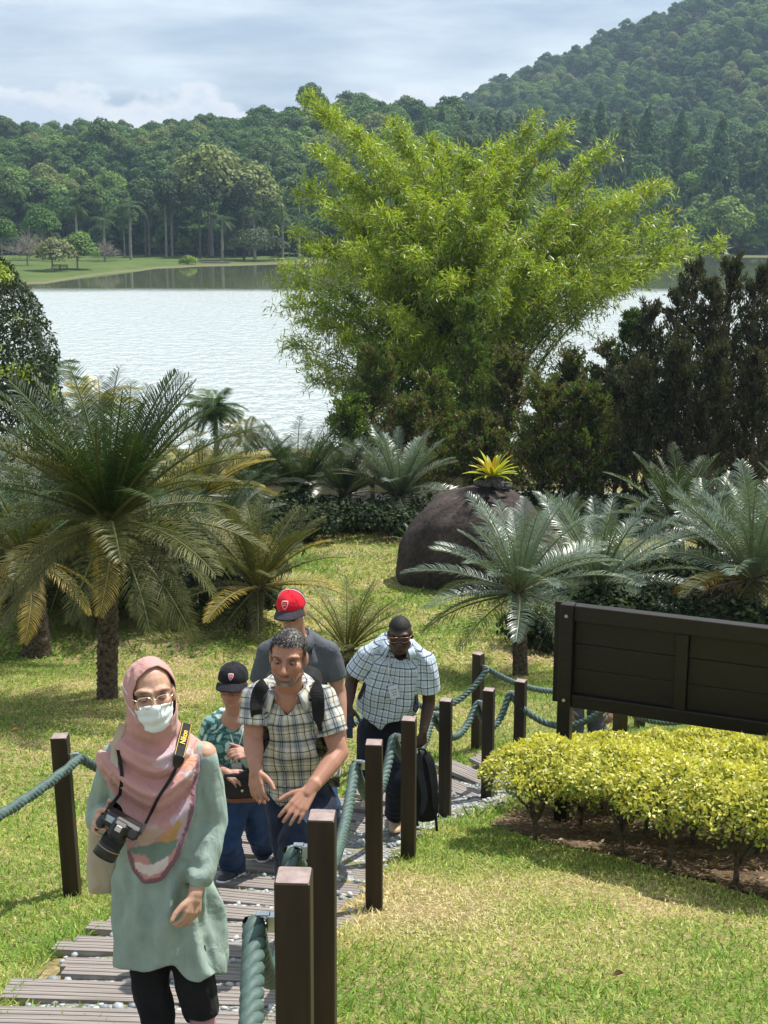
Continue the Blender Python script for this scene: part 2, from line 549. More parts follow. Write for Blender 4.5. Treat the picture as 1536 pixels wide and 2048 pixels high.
# stepping boards: each row is two grooved deck boards
M['deck'] = mat_noise('weathered_deck', (0.15, 0.128, 0.115), (0.33, 0.295, 0.27), 5, 0.85, 0.35, 30, 0.004, 0.2, stretch=(0.35, 6, 6))
def deck_board(L, D, Tk, ng):
    """board along x, grooved top; profile in y-z swept along x"""
    pr = [(-D/2, -Tk), (-D/2, 0)]
    gw = 0.008; gd = 0.007
    for g_ in range(1, ng + 1):
        y = -D/2 + D * g_ / (ng + 1)
        pr += [(y - gw/2, 0), (y - gw/4, -gd), (y + gw/4, -gd), (y + gw/2, 0)]
    pr += [(D/2, 0), (D/2, -Tk)]
    pr = np.array(pr); m = len(pr)
    V = np.vstack([np.column_stack([np.full(m, x), pr]) for x in (-L/2, L/2)])
    Fc = [(j, (j+1) % m, m + (j+1) % m, m + j) for j in range(m)] + [tuple(range(m)), tuple(range(m, 2*m))[::-1]]
    return mesh_data('plank', V, [f[::-1] for f in Fc], M['deck'], smooth=False)
BD = [deck_board(PATHW * s, 0.108, 0.035, 2) for s in (0.97, 1.0, 0.93)]
s_acc = np.concatenate([[0], np.cumsum(np.linalg.norm(np.diff(PATHC, axis=0), axis=1))])
rs = random.Random(4)
ROWS = []
sarc = 0.2
while sarc < s_acc[-1] - 2.8:
    i = np.searchsorted(s_acc, sarc)
    ROWS.append((PATHC[i], T[i]))
    sarc += 0.375 + rs.uniform(-0.02, 0.02)
for p, t in ROWS:
    ang = math.atan2(t[1], t[0]) - math.pi / 2 + rs.uniform(-0.03, 0.03)
    off = rs.uniform(-0.09, 0.09)
    t_ = np.array([-math.sin(ang), math.cos(ang)])
    sx_ = np.array([math.cos(ang), math.sin(ang)])
    for h_ in (-1, 1):
        c = p + t_ * (0.0565 * h_) + sx_ * (off + rs.uniform(-0.015, 0.015))
        o = link('plank', BD[rs.randrange(3)], PATH)
        slope = (H(*(c + t_ * 0.3)) - H(*(c - t_ * 0.3))) / 0.6
        o.location = (c[0], c[1], H(c[0], c[1]) + 0.036 + rs.uniform(-0.002, 0.002))
        o.rotation_euler = (math.atan(slope) * 0.55, rs.uniform(-0.006, 0.006), ang)
OFF[PATH.name] = np.zeros(3)

# pebbles between the boards
M['pebble'] = mat_col('pebble', 0.55, 0.4)
def blob(r, seed, n=1):
    """small rounded stone"""
    bmv = []
    import bmesh
    bm = bmesh.new(); bmesh.ops.create_icosphere(bm, subdivisions=n, radius=1.0)
    V = np.array([v.co[:] for v in bm.verts]); Fc = [[v.index for v in f.verts] for f in bm.faces]
    bm.free()
    V = V * (1 + 0.22 * vnoise(V * 1.1, seed)[:, None])
    return V * np.asarray(r), np.array(Fc)
pcols = [(0.20, 0.23, 0.25), (0.33, 0.36, 0.38), (0.5, 0.5, 0.47), (0.28, 0.31, 0.3), (0.42, 0.43, 0.42), (0.14, 0.16, 0.17)]
PM = []
for s in range(8):
    V, Fc = blob((1.0, 0.72, 0.5), s, 1)
    PM.append((V, Fc, mesh_data('pebble', V, Fc, M['pebble'], col=np.tile(pcols[s % 6], (len(V), 1)))))
cand = []
for a in range(len(ROWS) - 1):
    p, t = ROWS[a]; q = ROWS[a + 1][0]
    n_ = np.array([-t[1], t[0]])
    for _ in range(44):
        c = p + (q - p) * (0.5 + rs.gauss(0, 0.11)) + n_ * rs.uniform(-0.62, 0.62)
        if rs.random() < 0.35 and vnoise(np.array([c[0] * 3, c[1] * 3, 0.0]), 8) > 0.1: continue
        cand.append((c[0], c[1], abs(rs.gauss(0, 1)), rs.random()))
for i_ in np.arange(len(PATHC) * 0.62, len(PATHC), 0.22):       # loose gravel where the boards end
    i = int(i_); c = PATHC[i] + Nn[i] * rs.uniform(-0.62, 0.62)
    if rs.random() < 0.5: cand.append((c[0], c[1], abs(rs.gauss(0, 1)), rs.random()))
cand = [c for c in cand if c[1] > 3.2]
cand.sort(key=lambda c: c[1])
rest = []
for i, (x, y, u, h_) in enumerate(cand):
    r = 0.014 + 0.011 * min(u, 2.2)
    k = rs.randrange(8)
    if i < 290:
        o = link('pebble', PM[k][2], PATH)
        o.location = (x, y, H(x, y) + 0.014 + r * 0.25); o.scale = (r, r, r); o.rotation_euler = (0, 0, h_ * 6.28)
    else:
        V = PM[k][0] * r; c_, s_ = math.cos(h_ * 6.28), math.sin(h_ * 6.28)
        V = np.column_stack([V[:, 0]*c_ - V[:, 1]*s_, V[:, 0]*s_ + V[:, 1]*c_, V[:, 2]]) + (x, y, H(x, y) + 0.014 + r * 0.25)
        rest.append((V, PM[k][1], np.tile(pcols[k % 6], (len(V), 1))))
V, Q, C = joinq(rest)
o = mk('small_pebbles', V, Q, M['pebble'], PATH, col=C); o['kind'] = 'stuff'

# the tarred lane below the lawn
M['lane'] = mat_noise('lane_grey', (0.2, 0.2, 0.2), (0.32, 0.31, 0.3), 3, 0.9, 0.3, 60, 0.01, 0.2)
lx = np.linspace(-30, 40, 90)
Vl = [(x, y0 + 0.8 * math.sin(x * 0.12), H(x, y0 + 0.8 * math.sin(x * 0.12)) + 0.02) for x in lx for y0 in (35.0, 37.6)]
lane = mk('lane', Vl, np.array([(2*i, 2*i+2, 2*i+3, 2*i+1)[::-1] for i in range(len(lx)-1)]), M['lane']); lane['kind'] = 'structure'

# ------------------------------------------------------------------ lake and the land beyond
SHX = [-1500, -220, -120, -62, -50, -46, -39, -22, 0, 40, 78, 140, 220, 1500]
SHY = [60, 90, 140, 178, 192, 236, 262, 277, 292, 312, 330, 330, 300, 200]
def shore(x): return np.interp(x, SHX, SHY)
CRX = [-1500, -300, -150, -60, 0, 27, 77, 135, 195, 300, 420, 700, 1500]
CRZ = [28, 28, 27, 29, 40, 55, 84, 106, 131, 174, 200, 215, 205]
def FH(x, y):
    x = np.asarray(x, float); y = np.asarray(y, float)
    d = y - shore(x)
    z = np.where(d < 0, np.maximum(-4, d * 0.06) - 0.15, 0.35 * sstep(0, 2.5, d) - 0.12 + 0.7 * sstep(4, 60, d))
    left = 30 * sstep(320, 470, y) * (1 - sstep(60, 220, x)) * sstep(20, 60, d)
    right = np.interp(x, CRX, CRZ) * sstep(20, 540, np.minimum(d, y - 285)) ** 1.15
    z = z + np.maximum(left, right)
    P = np.stack(np.broadcast_arrays(x / 60, y / 60, x * 0), -1)
    z = z + 5.0 * vnoise(P, 21) * sstep(30, 150, np.minimum(d, y - 285))
    return z
def mat_far():
    m, t, b = mat_new('far_ground')
    g = nd(t, 'ShaderNodeNewGeometry')
    n1 = noise_node(t, g.outputs['Position'], 0.15, 5)
    n2 = noise_node(t, g.outputs['Position'], 2.5, 4)
    c = ramp(t, n1.outputs['Fac'], [(0.3, (0.06, 0.10, 0.025)), (0.7, (0.10, 0.135, 0.04))])
    sp = nd(t, 'ShaderNodeSeparateXYZ'); t.links.new(g.outputs['Position'], sp.inputs[0])
    r = nd(t, 'ShaderNodeMapRange'); r.inputs['From Min'].default_value = 0.05; r.inputs['From Max'].default_value = 0.3
    t.links.new(sp.outputs['Z'], r.inputs['Value'])
    mx = nd(t, 'ShaderNodeMix', data_type='RGBA'); mx.inputs[6].default_value = (0.15, 0.14, 0.08, 1)
    t.links.new(r.outputs[0], mx.inputs[0]); t.links.new(c.outputs[0], mx.inputs[7])
    r2_ = nd(t, 'ShaderNodeMapRange'); r2_.inputs['From Min'].default_value = 1.1; r2_.inputs['From Max'].default_value = 3.0
    t.links.new(sp.outputs['Z'], r2_.inputs['Value'])
    m2 = nd(t, 'ShaderNodeMix', data_type='RGBA'); m2.inputs[7].default_value = (0.035, 0.045, 0.02, 1)
    t.links.new(r2_.outputs[0], m2.inputs[0]); t.links.new(mx.outputs[2], m2.inputs[6])
    t.links.new(m2.outputs[2], b.inputs['Base Color']); b.inputs['Roughness'].default_value = 0.95
    b.inputs['Specular IOR Level'].default_value = 0.1
    bump(t, b, n2.outputs['Fac'], 0.6, 0.2)
    return m
xf = np.concatenate([np.arange(-1500, -260, 60), np.arange(-260, 420, 5.0), np.arange(420, 1560, 60)])
yf = np.concatenate([np.arange(80, 180, 10.0), np.arange(180, 420, 3.0), np.arange(420, 1000, 10), np.arange(1000, 2600, 80)])
grid('hills', xf, yf, FH, mat_far())

def mat_water():
    m, t, b = mat_new('lake_water')
    g = nd(t, 'ShaderNodeNewGeometry')
    mp = nd(t, 'ShaderNodeMapping'); mp.inputs['Scale'].default_value = (1.0, 0.55, 1)
    t.links.new(g.outputs['Position'], mp.inputs['Vector'])
    n1 = noise_node(t, mp.outputs[0], 1.1, 4, 0.55)
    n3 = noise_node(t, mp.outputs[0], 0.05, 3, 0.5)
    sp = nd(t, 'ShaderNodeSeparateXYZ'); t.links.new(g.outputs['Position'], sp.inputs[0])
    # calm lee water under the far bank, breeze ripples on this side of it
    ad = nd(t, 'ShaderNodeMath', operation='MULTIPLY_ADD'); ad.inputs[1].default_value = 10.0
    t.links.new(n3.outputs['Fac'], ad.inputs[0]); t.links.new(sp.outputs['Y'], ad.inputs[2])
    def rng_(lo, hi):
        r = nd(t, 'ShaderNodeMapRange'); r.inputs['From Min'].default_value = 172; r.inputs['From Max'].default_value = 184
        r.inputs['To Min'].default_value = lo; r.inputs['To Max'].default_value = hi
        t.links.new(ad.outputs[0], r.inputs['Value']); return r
    bn = nd(t, 'ShaderNodeBump'); bn.inputs['Distance'].default_value = 0.55
    t.links.new(rng_(1.0, 0.012).outputs[0], bn.inputs['Strength']); t.links.new(n1.outputs['Fac'], bn.inputs['Height'])
    fr = nd(t, 'ShaderNodeFresnel'); fr.inputs['IOR'].default_value = 1.33
    t.links.new(bn.outputs[0], fr.inputs['Normal'])
    df = nd(t, 'ShaderNodeBsdfDiffuse'); mxc = nd(t, 'ShaderNodeMix', data_type='RGBA')     # sky and tree reflections painted in: pale where rippled, dark green where calm
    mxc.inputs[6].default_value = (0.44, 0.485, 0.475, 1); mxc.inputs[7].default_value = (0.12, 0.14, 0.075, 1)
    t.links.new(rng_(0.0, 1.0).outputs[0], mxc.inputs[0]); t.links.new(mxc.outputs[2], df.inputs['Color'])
    gl_ = nd(t, 'ShaderNodeBsdfGlossy'); gl_.inputs['Color'].default_value = (1, 1, 1, 1)
    t.links.new(rng_(0.22, 0.03).outputs[0], gl_.inputs['Roughness']); t.links.new(bn.outputs[0], gl_.inputs['Normal'])
    mx = nd(t, 'ShaderNodeMixShader')
    t.links.new(fr.outputs[0], mx.inputs[0]); t.links.new(df.outputs[0], mx.inputs[1]); t.links.new(gl_.outputs[0], mx.inputs[2])
    t.links.new(mx.outputs[0], t.nodes['Material Output'].inputs['Surface'])
    return m
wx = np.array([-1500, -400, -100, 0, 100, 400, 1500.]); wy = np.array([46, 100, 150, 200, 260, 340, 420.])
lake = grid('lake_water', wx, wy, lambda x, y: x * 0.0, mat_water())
# ------------------------------------------------------------------ far trees
GREENS = [(0.045, 0.085, 0.022), (0.06, 0.105, 0.03), (0.035, 0.065, 0.022), (0.075, 0.12, 0.035), (0.055, 0.085, 0.035), (0.05, 0.075, 0.03)]
def crown_cards(lobes, n, size, base, var=0.25, up=0.35, tip=None):
    """leaf sprays over the shells of ellipsoid lobes; lobes: (centre, radii)"""
    w = np.array([np.prod(np.asarray(l[1])) ** (2 / 3) for l in lobes]); w /= w.sum()
    ks = rng.choice(len(lobes), n, p=w)
    C = np.array([l[0] for l in lobes], float)[ks]; Rr = np.array([l[1] for l in lobes], float)[ks]
    D = rand_dirs(n); D[:, 2] = np.abs(D[:, 2]) * 0.9 - 0.25 * rng.random(n)
    D = nrm(D)
    rad = 0.72 + 0.33 * rng.random(n) ** 0.6
    P = C + D * Rr * rad[:, None]
    N = nrm(D + rand_dirs(n) * 0.7 + np.array([0, 0, up]))
    Dr = nrm(np.cross(N, rand_dirs(n)) + np.array([0, 0, -0.25]))
    V, Q = leaves(P, Dr, N, size * (0.7 + 0.7 * rng.random(n)), size * (0.5 + 0.4 * rng.random(n)), 0.06)
    lob = 1 + var * (rng.random(len(lobes)) - 0.5) * 1.6
    c = np.asarray(base) * lob[ks][:, None] * (1 + var * (rng.random((n, 1)) * 2 - 1))
    if tip is not None:
        s_ = rng.random(n) < tip[1]; c[s_] = np.asarray(tip[0]) * (0.8 + 0.4 * rng.random((s_.sum(), 1)))
    return V, Q, np.repeat(c, 4, 0)
def limb_tree(h, r0, crown_r, crown_h, lean, nlobes, seed, dome=True):
    """tapered trunk, limbs and the lobes they carry (local, base at origin)"""
    rr = np.random.default_rng(seed)
    top = np.array([lean * h, 0.3 * lean * h, h - crown_h * 0.45])
    tr = bez((0, 0, -0.3), (0, 0, h * 0.4), top, 8)
    parts = [tubeq(tr, np.linspace(r0, r0 * 0.35, 8), 7)]
    lobes = []
    for i in range(nlobes):
        a = i * 2.4 + rr.uniform(-0.4, 0.4)
        q = math.sqrt((i + 0.5) / nlobes)
        z = h - crown_h * (0.25 + 0.62 * (q ** 1.6 if dome else rr.random()))
        rad = crown_r * q * rr.uniform(0.6, 0.86)
        c = np.array([lean * h + rad * math.cos(a), 0.3 * lean * h + rad * math.sin(a), z])
        s_ = crown_r * rr.uniform(0.30, 0.48)
        lobes.append((c, (s_, s_, s_ * rr.uniform(0.6, 0.95))))
        st = tr[rr.integers(3, 7)]
        parts.append(tubeq(bez(st, (st + c) / 2 + (0, 0, -0.06 * h), c, 5), np.linspace(r0 * 0.32, r0 * 0.08, 5), 5))
    V, Q, _ = joinq([(p[0], p[1], np.zeros((len(p[0]), 3))) for p in parts])
    return (V, Q), lobes
def conifer_lobes(h, r, seed):
    rr = np.random.default_rng(seed); L = []
    n = 26
    for i in range(n):
        q = (i + 0.5) / n; a = i * 2.4
        rad = r * (1 - q) ** 0.8 * rr.uniform(0.45, 0.8)
        L.append(((rad * math.cos(a), rad * math.sin(a), h * (0.2 + 0.77 * q)), (r * (0.42 - 0.3 * q),) * 2 + (h * 0.06,)))
    return L
FAR = []   # (trunk mesh, crown mesh)
specs = [('round', 17, 6.2, 9, 22), ('round', 15, 5.4, 8.5, 18), ('tall', 19, 4.6, 12, 18), ('round', 13, 5.6, 8, 16), ('cone', 19, 4.0, 0, 0), ('cone', 16, 3.6, 0, 0), ('tall', 22, 5.0, 14, 20), ('round', 16, 6.0, 9, 20)]
FCOL = [tuple(1.9 * np.array(c) * (1.03, 1.03, 0.75)) for c in [(0.042, 0.085, 0.022), (0.068, 0.112, 0.026), (0.032, 0.06, 0.022), (0.095, 0.14, 0.036), (0.042, 0.074, 0.04), (0.06, 0.088, 0.05), (0.05, 0.082, 0.028), (0.095, 0.115, 0.045)]]
for i, (kd, h, cr, ch, nl) in enumerate(specs):
    if kd == 'cone':
        lob = conifer_lobes(h, cr, i)
        tk = tubeq(np.array([(0, 0, -0.5), (0, 0, h * 0.5), (0, 0, h * 0.95)]), [0.25, 0.18, 0.04], 6)
        cw = crown_cards(lob, 2600, 0.75, FCOL[i], 0.22, 0.2)
    else:
        tk, lob = limb_tree(h, 0.3, cr, ch, random.uniform(-0.04, 0.04), nl, 100 + i, kd == 'round')
        cw = crown_cards(lob, 3400, 0.75, FCOL[i], 0.28, 0.45)
    FAR.append((mesh_data('trunk', tk[0], tk[1], M['bark_pale']), mesh_data('crown', cw[0], cw[1], M['leaf_far'], col=cw[2], smooth=False), tk, cw))

def place_far(name, label, k, x, y, s, rz, group, cat='tree', sz=None):
    z = FH(x, y)
    t = thing(name, label, cat, (x, y, z), group)
    for nm, me in (('trunk', FAR[k][0]), ('crown', FAR[k][1])):
        o = link(nm, me, t); o.scale = (s, s, sz or s); o.rotation_euler = (0, 0, rz)
    return t

# wooded hillside: one mass of instanced trees
pts, sc, rot, idx = [], [], [], []
rf = np.random.default_rng(5)
yy = 300.0
while yy < 960:
    stp = 5.2 + (yy - 300) * 0.0055
    half = yy * 0.36 + 45
    for x in np.arange(-half, half, stp):
        px_ = x + rf.uniform(-0.45, 0.45) * stp; py_ = yy + rf.uniform(-0.45, 0.45) * stp
        d = py_ - shore(px_)
        if d < 22 or (px_ < 10 and py_ < 318 + 4 * math.sin(px_)): continue
        # skip what the crest hides from every near viewpoint
        if px_ < 10 and py_ > 530 and np.interp(px_, CRX, CRZ) < 48: continue
        pts.append((px_, py_, float(FH(px_, py_)) - 0.3))
        nz = vnoise(np.array([px_ / 45, py_ / 45, 0.5]), 31)
        conif = px_ > 30 and d < 170
        if conif and rf.random() < 0.55: kk = rf.choice([4, 5])
        elif nz > 0.15: kk = rf.choice([1, 3, 3, 7])
        else: kk = rf.choice([0, 1, 2, 6, 0])
        idx.append(int(kk)); sc.append((0.48 + 0.48 * rf.random() ** 0.9 + (0.2 if rf.random() < 0.05 else 0)) * (0.85 if d > 250 else 1.0)); rot.append(rf.uniform(0, 6.28))
    yy += stp * 0.9
for _ in range(150):
    px_ = rf.uniform(-95, 30); py_ = rf.uniform(308, 322)
    pts.append((px_, py_, float(FH(px_, py_)) - 0.5)); idx.append(int(rf.choice([0, 2, 3]))); sc.append(rf.uniform(0.25, 0.5)); rot.append(rf.uniform(0, 6.28))
for _ in range(160):
    px_ = rf.uniform(25, 160); py_ = float(shore(px_)) + rf.uniform(12, 24)
    pts.append((px_, py_, float(FH(px_, py_)) - 0.5)); idx.append(int(rf.choice([0, 2, 3]))); sc.append(rf.uniform(0.25, 0.5)); rot.append(rf.uniform(0, 6.28))
FOREST = (np.array(pts), np.array(sc), np.array(rot), np.array(idx))
src = bpy.data.collections.new('forest_sources')
for i, fm in enumerate(FAR):
    V, Q, C = fm[3]
    tv, tq = fm[2]
    VV, QQ, CC = joinq([(V, Q, C), (tv, tq, np.tile((0.12, 0.1, 0.08), (len(tv), 1)))])
    src.objects.link(bpy.data.objects.new('forest_tree_%s' % 'abcdefgh'[i], mesh_data('forest_tree', VV, QQ, M['leaf_far'], col=CC, smooth=False)))
me = bpy.data.meshes.new('hillside_forest')
me.vertices.add(len(pts)); me.vertices.foreach_set('co', FOREST[0].astype(np.float32).ravel())
for nm, tp, arr in (('sc', 'FLOAT', FOREST[1]), ('rot', 'FLOAT', FOREST[2]), ('idx', 'INT', FOREST[3])):
    a = me.attributes.new(nm, tp, 'POINT'); a.data.foreach_set('value', arr.astype(np.int32 if tp == 'INT' else np.float32))
fo = link('hillside_forest', me)
fo['kind'] = 'stuff'
tag(fo, 'dense green forest covering the hills beyond the lake', 'forest')
ng = bpy.data.node_groups.new('forest_scatter', 'GeometryNodeTree')
ng.interface.new_socket('Geometry', in_out='INPUT', socket_type='NodeSocketGeometry')
ng.interface.new_socket('Geometry', in_out='OUTPUT', socket_type='NodeSocketGeometry')
gi = ng.nodes.new('NodeGroupInput'); go = ng.nodes.new('NodeGroupOutput')
m2p = ng.nodes.new('GeometryNodeMeshToPoints')
iop = ng.nodes.new('GeometryNodeInstanceOnPoints')
ci = ng.nodes.new('GeometryNodeCollectionInfo')
ci.inputs['Collection'].default_value = src
ci.inputs['Separate Children'].default_value = True
ci.inputs['Reset Children'].default_value = True
def named(nm, tp):
    n = ng.nodes.new('GeometryNodeInputNamedAttribute'); n.data_type = tp; n.inputs['Name'].default_value = nm
    return n
cx = ng.nodes.new('ShaderNodeCombineXYZ')
gl = ng.links.new
gl(gi.outputs[0], m2p.inputs[0]); gl(m2p.outputs[0], iop.inputs['Points'])
gl(ci.outputs[0], iop.inputs['Instance']); iop.inputs['Pick Instance'].default_value = True
gl(named('idx', 'INT').outputs[0], iop.inputs['Instance Index'])
gl(named('rot', 'FLOAT').outputs[0], cx.inputs['Z']); gl(cx.outputs[0], iop.inputs['Rotation'])
gl(named('sc', 'FLOAT').outputs[0], iop.inputs['Scale'])
gl(iop.outputs[0], go.inputs[0])
md = fo.modifiers.new('scatter', 'NODES'); md.node_group = ng

# trees one can tell apart on the far bank -----------------------------------
def far_xy(px, Y):
    p = W(px, 520, Y); return p[0], Y
def at_px(px, top, Y, base_h):
    """scale so that the crown top meets the pixel row"""
    x, y = far_xy(px, Y)
    ztop = W(px, top, Y)[2]
    return x, y, (ztop - FH(x, y)) / base_h
bank = [   # px, top row, distance, mesh, label
    (250, 385, 300, 6, 'slim brownish-green tree behind the palms, left of the tall pair'),
    (300, 340, 312, 2, 'dark tall tree just left of the tall yellowish tree'),
    (345, 350, 305, 6, 'dark tree between the slim brownish tree and the tall yellowish one'),
    (425, 280, 308, 7, 'tallest yellow-green tree on the far bank'),
    (500, 315, 312, 7, 'second tall yellow-green tree, close right of the tallest'),
    (555, 410, 318, 3, 'green tree partly behind the bamboo, right of the tall pair'),
    (85, 408, 275, 0, 'dark round-headed tree behind the pale waterside trees'),
    (5, 430, 250, 0, 'dark round-headed tree at the left edge of the far bank'),
    (60, 440, 285, 2, 'dark tree between the two round-headed trees'),
    (1450, 385, 338, 3, 'big round bluish-green tree at the water right of the bamboo'),
    (1530, 405, 345, 0, 'round dark tree at the right edge beside the big round one'),
    (1340, 395, 352, 2, 'dark tree left of the big round bluish-green tree'),
]
for i, (px, top, Y, k, lab) in enumerate(bank):
    x, y, s = at_px(px, top, Y, specs[k][1])
    place_far('bank_tree', lab, k, x, y, s, i * 1.3, 'tall trees on the far bank')
con = [(1130, 232, 400), (1165, 222, 392), (1192, 205, 405), (1240, 225, 398), (1285, 212, 402), (1010, 245, 420), (880, 212, 430), (925, 225, 425), (1430, 238, 380), (1530, 255, 385), (1350, 225, 400), (960, 250, 415)]
conlab = ['first', 'second', 'third', 'fourth', 'fifth', 'sixth', 'seventh', 'eighth', 'ninth', 'tenth', 'eleventh', 'twelfth']
order = sorted(range(len(con)), key=lambda i: con[i][0])
for n_, i in enumerate(order):
    px, top, Y = con[i]
    k = 4 + (i % 2)
    x, y, s = at_px(px, top, Y, specs[k][1] * 0.98)
    place_far('pointed_tree', 'pointed blue-green tree on the right hillside, %s of the pointed ones from the left' % conlab[n_], k, x, y, s * 0.95, i * 0.9, 'pointed trees on the right hillside', sz=s)

# pale low trees by the water
def low_tree(name, label, px, base_py, w_px, top_py, Y, col, n, size, seed, bare=False, group=None):
    b = W(px, base_py, Y); b[2] = FH(b[0], b[1])
    ppm = F / (Y * math.cos(PIT) + 2)
    h = (base_py - top_py) / ppm; cr = w_px / 2 / ppm
    t = thing(name, label, 'tree', b, group)
    tk, lob = limb_tree(h, 0.16, cr, h * 0.72, 0.03, 16 if not bare else 22, seed)
    mk('trunk', tk[0] + b, tk[1], M['bark_pale'], t)
    if not bare:
        V, Q, C = crown_cards(lob, n, size, col, 0.3, 0.4)
        mk('crown', V + b, Q, M['leaf_far'], t, col=C, smooth=False)
    else:
        tw = []
        for c, r_ in lob:
            for _ in range(14):
                e = np.asarray(c) + rand_dirs(1)[0] * np.array(r_) * 1.4
                tw.append(tubeq(np.array([np.asarray(c) * 0.85, (np.asarray(c) + e) / 2, e]) + b, [0.05, 0.03, 0.012], 4))
        V, Q, _ = joinq([(a, q, np.zeros((len(a), 3))) for a, q in tw])
        mk('twigs', V, Q, M['bark_pale'], t)
    return t
low_tree('waterside_tree', 'pale thin-leaved small tree standing left of the two by the water', 105, 540, 90, 470, 222, (0.20, 0.22, 0.10), 1500, 0.5, 41, group='small trees by the water')
low_tree('waterside_tree', 'fresh green small tree at the water right of the pale one', 155, 536, 92, 464, 228, (0.15, 0.24, 0.06), 2600, 0.5, 42, group='small trees by the water')
low_tree('waterside_tree', 'wide grey-green low tree leaning by the jetty', 512, 522, 120, 458, 288, (0.09, 0.12, 0.06), 2800, 0.5, 43, group='small trees by the water')
low_tree('bare_tree', 'leafless grey tree behind the pale waterside tree', 55, 530, 90, 462, 240, None, 0, 0, 44, bare=True)
low_tree('bare_tree', 'small leafless pale tree between the palms and the green waterside tree', 210, 522, 60, 480, 262, None, 0, 0, 45, bare=True)

# small rounded bush at the water's edge
b = W(376, 527, 268); b[2] = FH(b[0], b[1])
t = thing('round_bush', 'bright yellow-green rounded bush at the water by the jetty', 'bush', b)
V, Q, C = crown_cards([((0, 0, 0.7), (1.5, 1.3, 1.1)), ((0.7, 0, 0.6), (1, 1, 0.9)), ((-0.8, 0, 0.5), (1, 1, .8))], 1500, 0.35, (0.22, 0.31, 0.05), 0.3)
mk('foliage', V + b, Q, M['leaf_far'], t, col=C, smooth=False)
mk('stem', *tubeq(np.array([(0, 0, -0.2), (0, 0, 0.5), (0.1, 0, 1.0)]) + b, [0.12, 0.1, 0.05]), M['bark'], t)

# royal palms
def palm_frond_mesh(L, n, droop, col, wid, seed, ll=0.28):
    rr = np.random.default_rng(seed)
    t = np.linspace(0, 1, 14)
    pts_ = np.column_stack([L * (t - 0.12 * t * t), 0 * t, L * (0.45 * t - droop * t * t)])
    V, Q = tubeq(pts_, np.linspace(wid, wid * 0.3, 14), 4)
    tl = np.linspace(0.12, 0.99, n)
    P = np.column_stack([np.interp(tl, t, pts_[:, i]) for i in range(3)])
    out = [(V, Q, np.tile(np.asarray(col) * 1.2, (len(V), 1)))]
    for sgn in (-1, 1):
        D = np.column_stack([0.55 + 0 * tl, sgn * np.ones(n), -0.35 - 0.3 * rr.random(n)])
        N = np.column_stack([0 * tl, -sgn * 0.4 + 0 * tl, np.ones(n)])
        LL = L * ll * np.sin(np.clip(tl * 1.02, 0, 1) * math.pi) ** 0.6 + 0.02
        v, q = leaves(P, D, N, LL, L * 0.028, 0.04)
        out.append((v, q, np.repeat(np.asarray(col) * (0.8 + 0.4 * rr.random((n, 1))), 4, 0)))
    return joinq(out)
PF = []
for i in range(4):
    V, Q, C = palm_frond_mesh(3.4, 26, 0.55 + 0.2 * i, (0.06, 0.1, 0.04), 0.06, i)
    PF.append(mesh_data('frond', V, Q, M['leaf_far'], col=C, smooth=False))
def royal_palm(px, crown_py, base_py, Y, label, s=1.0, seed=0):
    b = W(px, base_py, Y); b[2] = FH(b[0], b[1])
    h = W(px, crown_py, Y)[2] - b[2]
    t = thing('royal_palm', label, 'palm', b, 'palms on the far bank')
    mk('trunk', *tubeq(np.array([(0, 0, -0.3), (0, 0, h * 0.3), (0.1, 0, h * 0.7), (0.1, 0, h)]) + b, [0.28, 0.3, 0.24, 0.16], 8), M['bark_pale'], t)
    for i in range(15):
        o = link('frond', PF[i % 4], t)
        o.location = (0.1, 0, h); o.rotation_euler = (0, R(-35 + 75 * (i % 5) / 5), i * 2.4 + seed); o.scale = (s,) * 3
royal_palm(155, 418, 515, 268, 'bright-crowned palm right of the dark round-headed tree', 1.0, 0)
royal_palm(210, 440, 520, 270, 'slender palm standing second from left on the far bank', 1.0, 1)
royal_palm(262, 415, 522, 275, 'tall dark palm with drooping crown, third from left', 1.2, 2)
royal_palm(445, 440, 515, 285, 'white-stemmed palm in front of the tallest yellow-green tree', 1.1, 3)
royal_palm(508, 428, 500, 296, 'palm in front of the second tall yellow-green tree', 1.0, 4)
royal_palm(565, 435, 500, 292, 'palm nearest to the bamboo on the far bank', 1.1, 5)
royal_palm(598, 420, 500, 300, 'palm partly hidden by the left edge of the bamboo', 1.0, 6)

# bare trunks in the shade under the tall trees
for i, px in enumerate((292, 333, 345, 400, 418, 470, 488)):
    Y = 292 + (i % 3) * 5
    b = W(px, 515, Y); b[2] = FH(b[0], b[1])
    t = thing('slim_tree', 'slim straight tree in the shade behind the lawn bank, number %s from the left' % ('one two three four five six seven'.split()[i]), 'tree', b, 'slim trees under the tall canopy')
    hh = 12 + (i * 37 % 5)
    mk('trunk', *tubeq(np.array([(0, 0, -0.3), (0.1, 0, hh * 0.5), (0, 0, hh)]) + b, [0.3, 0.22, 0.1], 6), M['bark_pale'] if i in (1, 2) else M['bark'], t)
    V, Q, C = crown_cards([((0, 0, hh), (2.6, 2.6, 3.0)), ((1.4, 0, hh - 2), (1.8, 1.8, 1.8)), ((-1.4, 0.3, hh - 1.4), (1.9, 1.9, 1.9))], 1300, 0.6, (0.04, 0.065, 0.025), 0.3)
    mk('crown', V + b, Q, M['leaf_far'], t, col=C, smooth=False)

